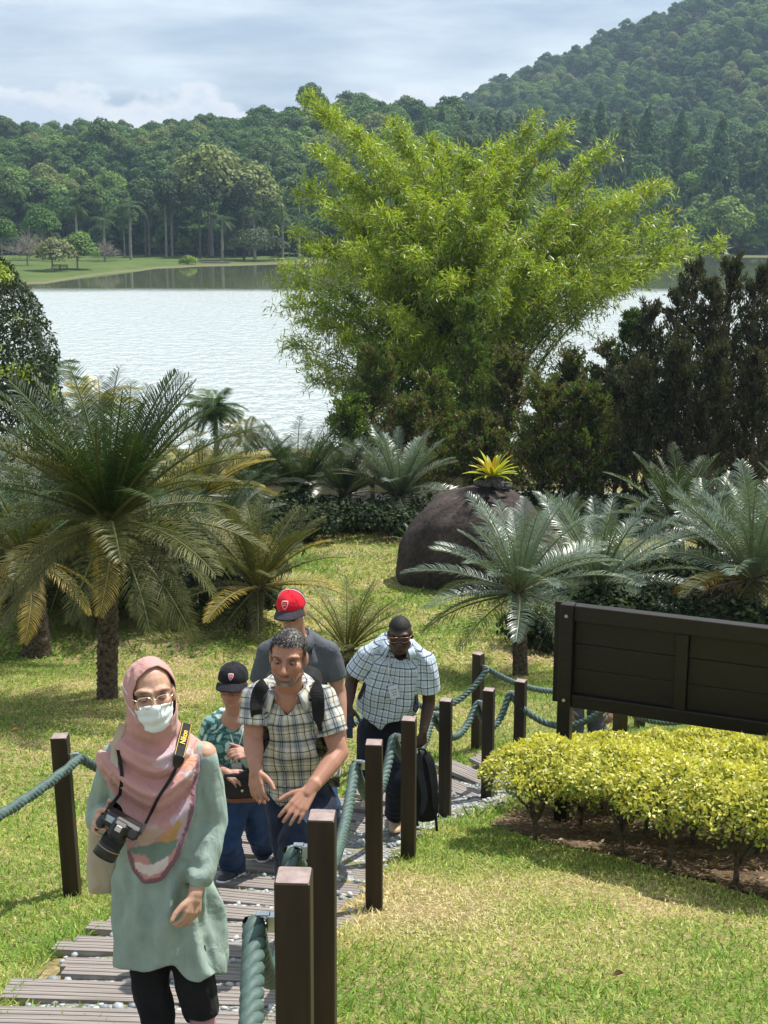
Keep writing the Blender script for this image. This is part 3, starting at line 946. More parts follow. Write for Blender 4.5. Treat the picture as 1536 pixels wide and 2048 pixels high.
# low building glimpsed between trunks
b = W(352, 498, 330); b[2] = FH(b[0], b[1])
t = thing('park_building', 'white low building glimpsed between trunks on the far bank', 'building', b)
mb = MB(); mb.box(b + (1.5, 0, 1.6), np.eye(3), (6.5, 2.5, 1.7), 0.02); mb.build('wall', mat_plain('white_wall', (0.75, 0.74, 0.7), 0.8), t)
mb = MB(); mb.add(b + np.array([(-5.6, -3, 3.3), (8.6, -3, 3.3), (8.6, 3, 3.3), (-5.6, 3, 3.3), (-5, 0, 5.0), (8, 0, 5.0)]), [(0, 1, 5, 4), (2, 3, 4, 5), (1, 2, 5), (3, 0, 4), (3, 2, 1, 0)])
mb.build('roof', mat_plain('red_roof', (0.12, 0.06, 0.05), 0.8), t)
for xo in (-3, 0, 3.5, 6):
    mb = MB(); mb.box(b + (xo, -2.53, 1.7), np.eye(3), (0.6, 0.04, 0.7), 0.01); mb.build('window', mat_plain('dark_pane', (0.03, 0.035, 0.04), 0.1), t)

# jetty and benches
b = W(432, 529, 276)
t = thing('jetty', 'low brown timber jetty at the far water edge', 'jetty', (b[0], b[1], 0))
M['timber'] = mat_noise('timber', (0.09, 0.07, 0.06), (0.17, 0.14, 0.12), 3, 0.8)
for j in range(9):
    mb = MB(); mb.box((b[0] - 2.6 + j * 0.66, b[1], 0.42), np.eye(3), (0.31, 1.4, 0.05), 0.01); mb.build('plank', M['timber'], t)
for xo in (-2.4, 0, 2.4):
    mb = MB(); mb.box((b[0] + xo, b[1] - 1.1, -0.1), np.eye(3), (0.09, 0.09, 0.47), 0.01); mb.build('pile', M['timber'], t)
for px, wd_ in ((112, 'left'), (127, 'right')):
    b = W(px, 541, 225); b[2] = FH(b[0], b[1])
    t = thing('park_bench', 'small timber bench under the pale waterside tree, %s of two' % wd_, 'bench', b, 'benches by the water')
    for j in range(3):
        mb = MB(); mb.box(b + (0, -0.18 + j * 0.18, 0.44), np.eye(3), (0.75, 0.075, 0.025), 0.005); mb.build('slat', M['timber'], t)
    for j in range(2):
        mb = MB(); mb.box(b + (0, 0.28, 0.62 + j * 0.2), np.eye(3), (0.75, 0.02, 0.07), 0.005); mb.build('back_slat', M['timber'], t)
    for sx_ in (-0.6, 0.6):
        mb = MB(); mb.box(b + (sx_, 0, 0.2), np.eye(3), (0.04, 0.22, 0.215), 0.005); mb.box(b + (sx_, 0.315, 0.42), np.eye(3), (0.04, 0.012, 0.42), 0.005); mb.build('leg', M['timber'], t)

# air between the camera and the far hills
mb = MB(); mb.box((20, 620, 118), np.eye(3), (1600, 700, 130))
V = np.vstack(mb.v)
hz = mk('haze', V, mb.f, None, smooth=False); hz['kind'] = 'stuff'
hz['label'] = 'thin bluish haze over the lake and hills'; hz['category'] = 'haze'
hm = bpy.data.materials.new('haze_air'); hm.use_nodes = True
ht = hm.node_tree; ht.nodes.clear()
ho = ht.nodes.new('ShaderNodeOutputMaterial'); hv = ht.nodes.new('ShaderNodeVolumePrincipled')
hv.inputs['Color'].default_value = (0.55, 0.75, 1.0, 1)
hv.inputs['Density'].default_value = 0.00024
hv.inputs['Anisotropy'].default_value = 0.2
ht.links.new(hv.outputs[0], ho.inputs['Volume'])
hz.data.materials.append(hm)
# ------------------------------------------------------------------ rope posts and ropes
M['post'] = mat_noise('post_brown', (0.014, 0.008, 0.006), (0.034, 0.021, 0.014), 7, 0.5, 0.15, 60, 0.003, 0.4, stretch=(3, 3, 0.3))
M['post_top'] = mat_noise('post_cap_weathered', (0.22, 0.165, 0.15), (0.34, 0.27, 0.25), 25, 0.75)
def post_mesh(h, w=0.092):
    a = w / 2; b = 0.004
    V = []
    for z in (-0.35, h - b):
        V += [(-a+b, -a, z), (a-b, -a, z), (a, -a+b, z), (a, a-b, z), (a-b, a, z), (-a+b, a, z), (-a, a-b, z), (-a, -a+b, z)]
    c = a - b * 0.9
    V += [(-c+b, -c, h), (c-b, -c, h), (c, -c+b, h), (c, c-b, h), (c-b, c, h), (-c+b, c, h), (-c, c-b, h), (-c, -c+b, h)]
    Fc = [(i, (i+1) % 8, 8 + (i+1) % 8, 8+i) for i in range(8)] + [(8+i, 8+(i+1) % 8, 16+(i+1) % 8, 16+i) for i in range(8)] + [tuple(range(16, 24))]
    me = mesh_data('shaft', V, Fc, M['post'], smooth=False)
    me.materials.append(M['post_top'])
    me.polygons[len(Fc) - 1].material_index = 1
    return me
PMESH = post_mesh(1.0)
# bracket: steel plate, eye and white clip
mbk = MB()
mbk.box((-0.058, 0, 0.86), np.eye(3), (0.012, 0.016, 0.032), 0.003)
a = np.linspace(0, 2 * math.pi, 13)
mbk.tube(np.column_stack([-0.092 + 0.026 * np.cos(a), 0 * a, 0.86 + 0.026 * np.sin(a)]), 0.006, 6, False)
mbk.box((-0.080, 0, 0.893), np.eye(3), (0.018, 0.014, 0.004), 0.002)
Vb = np.vstack(mbk.v); Vb[:, 2] = 0.875 + (Vb[:, 2] - 0.875) * 0.75; Vb[:, 1] *= 0.75
BRK = mesh_data('bracket', Vb, mbk.f, M['metal'], smooth=False)
def rope_post(base, yaw, label, lean=(0, 0), side=-1):
    t = thing('rope_post', label, 'post', base, 'posts of the rope rail')
    t.rotation_euler = (lean[0], lean[1], yaw)
    link('shaft', PMESH, t)
    o = link('bracket', BRK, t)
    if side > 0: o.rotation_euler = (0, 0, math.pi)
    m = Matrix.Translation(Vector(base)) @ t.rotation_euler.to_matrix().to_4x4()
    return np.array(m @ Vector((side * 0.105, 0, 0.86)))
def post_base(px, top_py, Yguess=None, base_py=None):
    if base_py is not None: return G(px, base_py)
    # height one metre: find the distance where the top meets the row
    for Y in np.arange(2, 30, 0.02):
        p = W(px, top_py, Y)
        if p[2] - 1.0 <= H(p[0], p[1]) + 0.0: return np.array([p[0], p[1], H(p[0], p[1])])
RP = [(582, 1750, 'nearest dark brown rope post, seen large at the bottom beside the woman', -2),
      (640, 1630, 'dark brown rope post right behind the nearest one', -3),
      (748, 1484, 'third dark brown rope post from the camera on the right of the path', -4),
      (818, 1437, 'fourth rope post right of the path, in front of the man carrying a black backpack', -9),
      (892, 1399, 'fifth rope post on the right of the path, right of the hand-held backpack', -13),
      (978, 1379, 'sixth rope post, at the left tip of the yellow hedge', -17),
      (1042, 1361, 'seventh rope post, just left of the back of the sign', -22)]
RA = []
for px, ty, lab, yw in RP:
    b = post_base(px, ty)
    RA.append(rope_post(b, R(yw), lab, lean=(0, R(0.4 if px < 700 else 0))))
b8 = np.array([2.0, 10.35, 0]); b8[2] = H(b8[0], b8[1])
RA.append(rope_post(b8, R(-60), 'rope post behind the sign, near its left part, below the bottom rail'))
b9 = np.array([3.25, 11.0, 0]); b9[2] = H(b9[0], b9[1])
RA.append(rope_post(b9, R(-70), 'rope post behind the sign, farther right beside the gravel'))
LP = [(127, 1471, 'rope post on the left of the path beside the woman with the camera', 3, 1),
      (487, None, 'rope post half hidden behind the handbag of the woman in the black cap', -5, 1),
      (764, None, 'rope post hidden behind the legs of the man in the checked blue shirt', -25, 1),
      (957, 1307, 'far rope post standing alone on the lawn side of the path bend', -35, 1)]
LA = []
for px, ty, lab, yw, sd in LP:
    b = post_base(px, ty) if ty else G(px, 1645 if px == 487 else 1536)
    LA.append(rope_post(b, R(yw), lab, lean=(0, R(-1.2 if px < 200 else 0)), side=sd))
b = np.array([2.75, 13.15, 0]); b[2] = H(b[0], b[1])
LA.append(rope_post(b, R(-75), 'far rope post on the lawn side, seen under the sign', side=1))
RPOST_XY = []

M['rope'] = mat_noise('rope_green', (0.05, 0.09, 0.078), (0.09, 0.14, 0.122), 30, 0.55, 0.5, 300, 0.002, 0.35)
def rope(a, b, sag, label, n=110):
    a = np.asarray(a, float); b = np.asarray(b, float)
    t = np.linspace(0, 1, n)
    P = a + (b - a) * t[:, None]
    P[:, 2] -= sag * 4 * t * (1 - t)
    T, U, B = frames(P)
    s_ = np.concatenate([[0], np.cumsum(np.linalg.norm(np.diff(P, axis=0), axis=1))])
    parts = []
    for k in range(3):
        ph = s_ / 0.135 * 2 * math.pi + k * 2.0944
        Q_ = P + 0.0145 * (np.cos(ph)[:, None] * U + np.sin(ph)[:, None] * B)
        parts.append(tubeq(Q_, 0.0168, 8))
    V, Q, _ = joinq([(p[0], p[1], np.zeros((len(p[0]), 3))) for p in parts])
    o = mk('rope', V, Q, M['rope'], loc=a)
    tag(o, label, 'rope', 'ropes of the path rail')
first = RA[0].copy(); first = np.array([-0.21, 1.45, 0]); first[2] = H(-0.21, 1.45) + 0.80
rope(RA[0], first, 0.22, 'thick green twisted rope hanging from the nearest post at the bottom edge')
ords = ['first and second', 'second and third', 'third and fourth', 'fourth and fifth', 'fifth and sixth', 'sixth and seventh', 'seventh and eighth', 'eighth and ninth']
sags = [0.30, 0.33, 0.3, 0.26, 0.24, 0.26, 0.26, 0.25]
for i in range(8):
    rope(RA[i + 1], RA[i], sags[i], 'green twisted rope slung between the %s posts on the right of the path' % ords[i])
lf = np.array([-2.25, 2.9, 0]); lf[2] = H(lf[0], lf[1]) + 0.86
rope(LA[0], lf, 0.22, 'thick green twisted rope running from the left post out of the left edge')
lo = ['the left post and the one behind the handbag', 'the handbag post and the post behind the blue-checked man', 'the blue-checked man and the lone far post', 'the lone far post and the far post under the sign']
for i in range(4):
    rope(LA[i + 1], LA[i], 0.32, 'green twisted rope between %s' % lo[i])

# ------------------------------------------------------------------ sign seen from behind
M['sign'] = mat_noise('sign_stain', (0.008, 0.006, 0.005), (0.017, 0.012, 0.009), 6, 0.5, 0.25, 40, 0.003, 0.4, stretch=(0.6, 6, 6))
A = W(1110, 1206, 9.4); r_ = ray(1536, 1256)
ztop = A[2]; Y2 = (ztop - 9) * r_[1] / r_[2]; B2 = W(1536, 1256, Y2)
u = nrm(np.array([B2[0] - A[0], B2[1] - A[1], 0])); n_ = np.array([u[1], -u[0], 0.0]); z_ = np.array([0, 0, 1.0])
ax = np.array([u, n_, z_])
LEN = 3.15; HT = 0.80
base = A.copy(); base[2] = H(A[0], A[1])
sg = thing('notice_board', 'large dark brown timber board seen from behind above the yellow hedge', 'sign', base)
def sb(name, u0, u1, n0, n1, z0, z1, bev=0.004, mat='sign'):
    mb = MB(); c = A + u * (u0 + u1) / 2 + n_ * (n0 + n1) / 2 + z_ * ((z0 + z1) / 2)
    mb.box(c, ax, (abs(u1-u0)/2, abs(n1-n0)/2, abs(z1-z0)/2), bev); return mb.build(name, M[mat], sg)
sb('front_board', -0.012, LEN, -0.075, -0.045, -HT, 0.0)
for ub in (0.055, LEN - 0.2):
    gb = H(*(A + u * ub)[:2]) - A[2]
    sb('post', ub, ub + 0.1, -0.04, 0.055, gb - 0.3, 0.012)
    for zb in (-0.075, -HT + 0.06):
        mb = MB(); c = A + u * (ub + 0.05) + n_ * 0.055 + z_ * zb
        mb.tube([c, c + n_ * 0.006], 0.013, 10); mb.build('bolt', M['metal'], sg)
ms = [0.155, 0.92, 1.68, 2.42, LEN - 0.2]
sb('top_rail', 0.157, LEN - 0.202, -0.04, 0.03, -0.115, 0.004)
sb('bottom_rail', 0.157, LEN - 0.202, -0.04, 0.03, -HT, -HT + 0.10)
for i in range(4):
    u0 = ms[i] + (0.0 if i == 0 else 0.09); u1 = ms[i + 1]
    if i > 0: sb('upright', ms[i], ms[i] + 0.088, -0.04, 0.024, -HT + 0.102, -0.117)
    sb('plank', u0 + 0.003, u1 - 0.003, -0.042, -0.018, -0.30, -0.118, 0.003)
    sb('plank', u0 + 0.003, u1 - 0.003, -0.042, -0.02, -0.50, -0.304, 0.003)
    sb('plank', u0 + 0.003, u1 - 0.003, -0.042, -0.018, -HT + 0.102, -0.503, 0.003)
SIGN = (A, u, n_)

# ------------------------------------------------------------------ yellow hedge: single shrubs
sh = [((1072, 1684), 'leftmost yellow-leaved shrub of the hedge with a fan of bare stems'),
      ((1160, 1652), 'yellow-leaved shrub behind the leftmost one, with a thin short stem'),
      ((1245, 1712), 'yellow-leaved front shrub with a forked trunk, second from left'),
      ((1205, 1622), 'yellow-leaved shrub in the back of the hedge right under the sign post'),
      ((1292, 1664), 'yellow-leaved shrub in the middle row, behind the forked front shrub'),
      ((1338, 1738), 'yellow-leaved front shrub on one slim trunk, third from left'),
      ((1384, 1692), 'yellow-leaved middle shrub right of the slim-trunked front shrub'),
      ((1430, 1655), 'yellow-leaved shrub in the middle row left of the pale path gap'),
      ((1472, 1772), 'yellow-leaved front shrub with bushy stems near the right edge'),
      ((1512, 1710), 'yellow-leaved shrub behind the right front shrub'),
      ((1575, 1790), 'yellow-leaved front shrub cut by the right edge'),
      ((1318, 1618), 'yellow-leaved shrub of the back row below the sign middle'),
      ((1410, 1612), 'yellow-leaved shrub of the back row below the right of the sign'),
      ((1505, 1632), 'yellow-leaved shrub of the back row near the right edge'),
      ((1590, 1690), 'yellow-leaved shrub of the middle row beyond the right edge'),
      ((1130, 1620), 'yellow-leaved shrub of the back row at the left tip')]
M['stem'] = mat_noise('shrub_stem', (0.05, 0.037, 0.025), (0.17, 0.135, 0.095), 30, 0.9, 0.5, 60, 0.005, 0.2)
M['leaf_hedge'] = mat_leaf('leaf_hedge', 0.45, 0.34, 0.4, (1.15, 1.15, 0.4))
for i, ((px, py), lab) in enumerate(sh):
    b = G(px, py); rr = np.random.default_rng(70 + i)
    t = thing('yellow_shrub', lab, 'shrub', b, 'shrubs of the yellow hedge')
    front = py > 1675
    hgt = (0.74 if front else 0.61) + rr.uniform(-0.03, 0.04); rad = 0.36 if front else 0.42
    parts = []; tips = []
    nst = rr.integers(7, 11)
    fork = np.array([rr.uniform(-0.02, 0.02), rr.uniform(-0.02, 0.02), rr.uniform(0.08, 0.17)])
    parts.append(tubeq(np.array([(0, 0, -0.08), fork * 0.5, fork]) + b, [0.024, 0.019, 0.016], 7))
    for k_ in range(nst):
        a = k_ * 6.283 / nst + rr.uniform(-0.4, 0.4); q = rr.uniform(0.35, 0.8)
        e = np.array([rad * q * math.cos(a), rad * q * math.sin(a), hgt * rr.uniform(0.62, 0.8)])
        cpt = fork + (e - fork) * 0.45 + np.array([-0.03 * math.cos(a), -0.03 * math.sin(a), 0.05]) + rr.normal(size=3) * 0.025
        pl = bez(fork, cpt, e, 7); pl[1:-1] += rr.normal(size=(5, 3)) * 0.008
        parts.append(tubeq(pl + b, np.linspace(0.013, 0.005, 7), 5))
        for _ in range(6):
            s0 = pl[rr.integers(2, 7)]
            e2 = s0 + np.array([rr.uniform(-0.17, 0.17), rr.uniform(-0.17, 0.17), rr.uniform(0.08, 0.2)])
            e2[2] = min(e2[2], hgt - 0.03)
            parts.append(tubeq(np.array([s0, (s0 + e2) / 2 + rr.normal(size=3) * 0.012, e2]) + b, [0.005, 0.004, 0.002], 4))
    V, Q, _ = joinq([(p[0], p[1], np.zeros((len(p[0]), 3))) for p in parts])
    mk('stems', V, Q, M['stem'], t)
    n = 4200
    a = rr.uniform(0, 6.283, n); q = np.sqrt(rr.random(n)) * (rad + 0.05)
    x, y = q * np.cos(a), q * np.sin(a)
    lump = vnoise(np.column_stack([(x + b[0]) * 7, (y + b[1]) * 7, np.zeros(n)]), 13) * 0.045
    ztop_ = hgt + lump - 0.13 * (q / rad) ** 3
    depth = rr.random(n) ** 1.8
    z = ztop_ - depth * (0.15 - 0.06 * (q / rad)) - (rr.random(n) < 0.06) * rr.random(n) * 0.14
    P = np.column_stack([x, y, z]) + b
    outw = np.column_stack([x / rad, y / rad, 0.55 + 0 * x])
    N = nrm(nrm(outw) * 0.7 + rand_dirs(n) * 0.75 + (0, 0, 0.3))
    D = nrm(np.cross(N, rand_dirs(n)) + nrm(outw) * 0.4)
    V, Q = leaves(P, D, N, 0.028 + 0.018 * rr.random(n), 0.016 + 0.008 * rr.random(n), 0.05)
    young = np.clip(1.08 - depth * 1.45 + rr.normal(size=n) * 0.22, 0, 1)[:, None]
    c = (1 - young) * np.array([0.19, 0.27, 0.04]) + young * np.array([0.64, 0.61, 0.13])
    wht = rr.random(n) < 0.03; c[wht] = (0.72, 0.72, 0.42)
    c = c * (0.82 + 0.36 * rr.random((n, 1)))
    mk('foliage', V, Q, M['leaf_hedge'], t, col=np.repeat(c, 4, 0), smooth=False)

# dry leaf litter under the hedge
n = 2600
x0, x1 = HEDGE_BED[:, 0].min(), HEDGE_BED[:, 0].max(); y0, y1 = HEDGE_BED[:, 1].min(), HEDGE_BED[:, 1].max()
x = rng.uniform(x0, x1, n); y = rng.uniform(y0, y1, n); k_ = in_bed(x, y); x = x[k_]; y = y[k_]; n = len(x)
V, Q = leaves(np.column_stack([x, y, H(x, y) + 0.016 + 0.01 * rng.random(n)]), rand_dirs(n) * (1, 1, 0.15), nrm(rand_dirs(n) * 0.5 + (0, 0, 1)), 0.04 + 0.03 * rng.random(n), 0.018, 0.1)
lit = mk('leaf_litter', V, Q, M['leaf'], col=np.repeat(np.array([0.2, 0.12, 0.06]) * (0.5 + rng.random((n, 1))), 4, 0), smooth=False)
lit['kind'] = 'stuff'; tag(lit, 'dry brown leaf litter on the soil under the yellow hedge', 'leaf litter')

# ------------------------------------------------------------------ lawn grass
def grass(name, ymin, ymax, dens, L, Wd, label, seg):
    A_ = []
    for ya in np.arange(ymin, ymax, 0.5):
        half = ya * 0.335 + 1.6
        m = int(2 * half * 0.5 * dens)
        A_.append(np.column_stack([rng.uniform(-half, half, m), rng.uniform(ya, ya + 0.5, m)]))
    XY = np.vstack(A_)
    pd = path_dist(XY[:, 0], XY[:, 1])
    edge = PATHW / 2 - 0.02 + 0.10 * vnoise(np.column_stack([XY * 3, XY[:, :1] * 0]), 4)
    onp = pd < edge
    tuft = vnoise(np.column_stack([XY * 3.2, XY[:, :1] * 0]), 9) > 0.33
    keep = ~in_bed(XY[:, 0], XY[:, 1]) & (~onp | (tuft & (rng.random(len(XY)) < 0.45)))
    # worn thin patches
    thin = fbm(np.column_stack([XY * 0.55, XY[:, :1] * 0 + 2]), 17, 3)
    keep &= rng.random(len(XY)) < np.clip(1.1 - 1.5 * np.clip(thin - 0.08, 0, 1), 0.35, 1)
    XY = XY[keep]; n = len(XY)
    big = fbm(np.column_stack([XY * 0.45, XY[:, :1] * 0 + 5]), 23, 3)
    mid = vnoise(np.column_stack([XY * 2.6, XY[:, :1] * 0 + 5]), 29)
    fine = rng.random(n)
    dry = np.clip(0.35 + 1.25 * big + 0.35 * mid + (fine - 0.5) * 1.0, 0, 1)[:, None]
    g_ = np.array([0.15, 0.27, 0.035]); yv = np.array([0.40, 0.45, 0.10]); st = np.array([0.62, 0.52, 0.29])
    c = np.where(dry < 0.5, g_ + (yv - g_) * dry * 2, yv + (st - yv) * (dry - 0.5) * 2) * (0.75 + 0.5 * rng.random((n, 1)))
    P = np.column_stack([XY, H(XY[:, 0], XY[:, 1]) - 0.004])
    D = nrm(np.column_stack([rng.normal(size=(n, 2)), 0.25 + 0.75 * rng.random(n)]))
    N = nrm(rand_dirs(n) * 0.6 + (0, 0, 1))
    lush = (1.15 - 0.45 * dry[:, 0])
    edgeb = 1 + 0.9 * np.exp(-((pd[keep] - PATHW / 2 - 0.05) / 0.12) ** 2)
    V, Q = leaves(P, D, N, L * (0.5 + rng.random(n)) * lush * edgeb, Wd * (0.7 + 0.6 * rng.random(n)), 0.12)
    o = mk(name, V, Q, M['grass'], col=np.repeat(c, 4, 0), smooth=False)
    o['kind'] = 'stuff'; tag(o, label, 'grass')
grass('lawn_grass', 2.6, 9.0, 4200, 0.042, 0.0072, 'short sunlit turf with straw-coloured patches nearest the camera', 2)
grass('lawn_grass', 9.0, 17.0, 1500, 0.052, 0.011, 'short turf around the path bend and under the cycads', 1)
grass('lawn_grass', 17.0, 34.0, 380, 0.075, 0.024, 'turf at the far end of the lawn before the lake', 1)

# dead leaves lying on the lawn
for px, py, s_, lab in ((1235, 1968, 0.05, 'dark curled dead leaf lying alone on the sunny lawn'), (30, 1472, 0.10, 'large orange-brown dead leaf on the shaded lawn at the left edge'), (58, 1687, 0.035, 'small dark dead leaf on the lawn left of the left post')):
    b = G(px, py) + (0, 0, 0.04)
    a = np.linspace(0, 1, 7)
    V = []
    for t_ in a:
        w_ = s_ * 0.32 * math.sin(math.pi * (0.06 + 0.9 * t_))
        for j in (-1, -0.5, 0, 0.5, 1):
            V.append(b + np.array([s_ * (t_ - 0.5), j * w_, s_ * (0.35 * abs(j) ** 1.5 * math.sin(3 * t_) + 0.25 * t_ * t_)]))
    Q = np.array([(i*5+j, i*5+j+1, (i+1)*5+j+1, (i+1)*5+j) for i in range(6) for j in range(4)])
    o = mk('dead_leaf', V, Q, mat_noise('dead_leaf', (0.10, 0.05, 0.03) if s_ < 0.06 else (0.35, 0.17, 0.07), (0.16, 0.08, 0.04) if s_ < 0.06 else (0.45, 0.24, 0.1), 40, 0.8), loc=b)
    tag(o, lab, 'leaf', 'fallen leaves on the lawn')
# ------------------------------------------------------------------ cycads
def cycad_frond(L, n, rise, droop, col, seed, lw=0.02, ll=0.2, vee=0.5, ragged=0.0, tipc=None):
    """one arching feather frond along +x from the origin; rachis and leaflets in one mesh"""
    rr = np.random.default_rng(seed)
    t = np.linspace(0, 1, 18)
    ang = rise - droop * t ** 1.5
    dx = np.cos(ang); dz = np.sin(ang)
    X = np.concatenate([[0], np.cumsum((dx[1:] + dx[:-1]) / 2)]) * L / 17
    Z = np.concatenate([[0], np.cumsum((dz[1:] + dz[:-1]) / 2)]) * L / 17
    yw = 0.03 * L * rr.normal() * t ** 2
    pts_ = np.column_stack([X, yw, Z])
    V, Q = tubeq(pts_, np.linspace(0.014, 0.003, 18), 5)
    col = np.asarray(col)
    out = [(V, Q, np.tile(col * 0.6 + np.array([0.10, 0.09, 0.03]), (len(V), 1)))]
    tl = np.linspace(0.10, 0.995, n)
    P = np.column_stack([np.interp(tl, t, pts_[:, i]) for i in range(3)])
    a = np.interp(tl, t, ang)
    Tn = np.column_stack([np.cos(a), 0 * a, np.sin(a)]); Up = np.column_stack([-np.sin(a), 0 * a, np.cos(a)])
    prof = np.clip(np.sin(np.clip(0.08 + tl * 0.90, 0, 1) * math.pi), 0.05, 1) ** 0.55
    for sgn in (-1, 1):
        keep = rr.random(n) > ragged
        S = np.tile([0, sgn, 0], (n, 1))
        fw = 0.45 + 0.75 * tl ** 2
        D = nrm(S + Tn * fw[:, None] + Up * (vee * (0.6 + 0.5 * rr.random(n)))[:, None] + rr.normal(size=(n, 3)) * 0.06)
        N = nrm(Up - S * vee + 0.1 * rr.normal(size=(n, 3)))
        LL = L * ll * prof * (0.88 + 0.24 * rr.random(n))
        # two-piece leaflet: straight inner half, sagging outer half
        Sd = nrm(np.cross(D, N))
        w0 = lw * (0.8 + 0.4 * rr.random(n))
        b0 = P; m = P + D * (LL * 0.55)[:, None]
        tip = m + nrm(D - np.array([0, 0, 0.30]) - Up * 0.15) * (LL * 0.45)[:, None]
        v = np.empty((n, 6, 3))
        v[:, 0] = b0 - Sd * (w0 * 0.3)[:, None]; v[:, 1] = b0 + Sd * (w0 * 0.3)[:, None]
        v[:, 2] = m + Sd * (w0 * 0.5)[:, None]; v[:, 3] = m - Sd * (w0 * 0.5)[:, None]
        v[:, 4] = tip + Sd * (w0 * 0.08)[:, None]; v[:, 5] = tip - Sd * (w0 * 0.08)[:, None]
        v = v[keep]; k = len(v); i0 = np.arange(k)[:, None] * 6
        q = np.vstack([i0 + [0, 1, 2, 3], i0 + [3, 2, 4, 5]])
        c = np.repeat(col * (0.75 + 0.5 * rr.random((k, 1))), 6, 0).reshape(k, 6, 3)
        if tipc is not None: c[:, 4:] = np.asarray(tipc); c[:, 2:4] = 0.5 * c[:, 2:4] + 0.5 * np.asarray(tipc)
        out.append((v.reshape(-1, 3), q, c.reshape(-1, 3)))
    return joinq(out)
FCOLS = {'green': (0.032, 0.062, 0.018), 'silver': (0.125, 0.175, 0.125), 'olive': (0.06, 0.078, 0.018), 'yellow': (0.22, 0.185, 0.03), 'dead': (0.16, 0.085, 0.04), 'grey': (0.075, 0.085, 0.055)}
TIPS = {'yellow': (0.42, 0.31, 0.06), 'olive': (0.13, 0.125, 0.035), 'dead': (0.28, 0.16, 0.08)}
M['frond'] = mat_leaf('cycad_frond', 0.48, 0.2, 0.32, (1.5, 1.5, 0.4))
M['frond_waxy'] = mat_leaf('cycad_frond_waxy', 0.34, 0.14, 0.6, (1.4, 1.5, 0.5))
FR = {}
for cn in FCOLS:
    for lv in range(4):        # 0 upright .. 3 hanging
        rise, droop = ((1.15, 0.45), (0.75, 0.65), (0.30, 0.8), (-0.25, 0.85))[lv]
        for s_ in range(2):
            V, Q, C = cycad_frond(1.0, 60, rise, droop, FCOLS[cn], 10 * lv + s_ + len(cn), lw=0.0066, ll=0.18, vee=0.5 if lv < 3 else 0.15, ragged=0.02 if cn != 'dead' else 0.2, tipc=TIPS.get(cn))
            FR[(cn, lv, s_)] = mesh_data('frond', V, Q, M['frond_waxy' if cn in ('silver', 'grey') else 'frond'], col=C, smooth=False)
M['cycad_trunk'] = mat_noise('cycad_trunk', (0.03, 0.022, 0.015), (0.15, 0.12, 0.09), 22, 0.95, 0.7, 60, 0.01, 0.1)
def trunk_scales(b, h, r0, r1, seed, lean=(0, 0)):
    """stem wrapped in rows of old leaf bases"""
    rr = np.random.default_rng(seed)
    n = 18; m = max(8, int(h / 0.028))
    z = np.linspace(-0.15, h, m)
    a = np.linspace(0, 2 * math.pi, n, endpoint=False)
    A_, Z_ = np.meshgrid(a, z)
    t = (Z_ + 0.15) / (h + 0.15)
    rad = r0 + (r1 - r0) * t
    rad = rad * (1 + 0.10 * np.sin(A_ * 7 + Z_ * 48) * np.sin(A_ * 7 - Z_ * 48) + 0.09 * rr.normal(size=A_.shape) * 0.6 + 0.12 * np.exp(-(t / 0.1) ** 2))
    V = np.stack([rad * np.cos(A_) + lean[0] * t, rad * np.sin(A_) + lean[1] * t, Z_], -1).reshape(-1, 3) + b
    Q = np.array([(i*n+j, i*n+(j+1) % n, (i+1)*n+(j+1) % n, (i+1)*n+j) for i in range(m-1) for j in range(n)])
    return V, Q
def cycad(base, crown, L, n, mix, label, r0=0.12, seed=0, up=1.0, skirt=0.3, wide=1.0):
    """base, crown: world points; mix: colours of upright, spreading, lower fronds"""
    rr = np.random.default_rng(seed + 500)
    base = np.asarray(base, float); crown = np.asarray(crown, float)
    t = thing('cycad', label, 'cycad', base, 'cycads on the lawn')
    h = crown[2] - base[2]
    V, Q = trunk_scales(base, h, r0, r0 * 0.92, seed, (crown - base)[:2])
    mk('trunk', V, Q, M['cycad_trunk'], t)
    for i in range(n):
        q = i / n
        a = i * 2.39996 + rr.uniform(-0.15, 0.15)
        if q < 0.3 * up: lv, cn = 0, mix[0]
        elif q < 0.62: lv, cn = 1, mix[rr.integers(0, 2)]
        elif q < 1 - skirt: lv, cn = 2, mix[1 if rr.random() < 0.6 else 2]
        else: lv, cn = 3, mix[2 if rr.random() < 0.7 else 3]
        o = link('frond', FR[(cn, lv, int(rr.integers(0, 2)))], t)
        s_ = L * rr.uniform(0.86, 1.1) * (0.9 if lv == 3 else 1.0)
        o.scale = (s_ * (wide if lv else 1), s_, s_)
        dv = crown - base
        o.location = dv + np.array([0.05 * math.cos(a), 0.05 * math.sin(a), -0.10 * q])
        o.rotation_euler = (rr.uniform(-0.35, 0.35), rr.uniform(-0.22, 0.22), a)
    return t
def gz(px, py, Y):      # a point on the sight line at distance Y
    return W(px, py, Y)
b = G(213, 1397); cycad(b, W(218, 1035, b[1]), 1.82, 80, ('green', 'olive', 'olive', 'yellow'), 'largest cycad on a tall scaly trunk at the left, above the shaded lawn', 0.125, 1, 1.25, 0.27)
b = G(75, 1308); cycad(b, W(55, 1105, b[1]), 1.5, 34, ('green', 'olive', 'olive', 'yellow'), 'cycad with a dark thick trunk at the left edge behind the largest one', 0.2, 2)
b = G(505, 1262); cycad(b, W(515, 1165, b[1]), 1.4, 44, ('olive', 'yellow', 'olive', 'yellow'), 'yellowing cycad low on the lawn, left of the red cap', 0.13, 3, 1.4, 0.2)
b = G(695, 1345); cycad(b, W(695, 1290, b[1]), 0.92, 34, ('olive', 'olive', 'yellow', 'yellow'), 'small stemless cycad between the red cap and the blue-checked man', 0.1, 4, 1.0, 0.15)
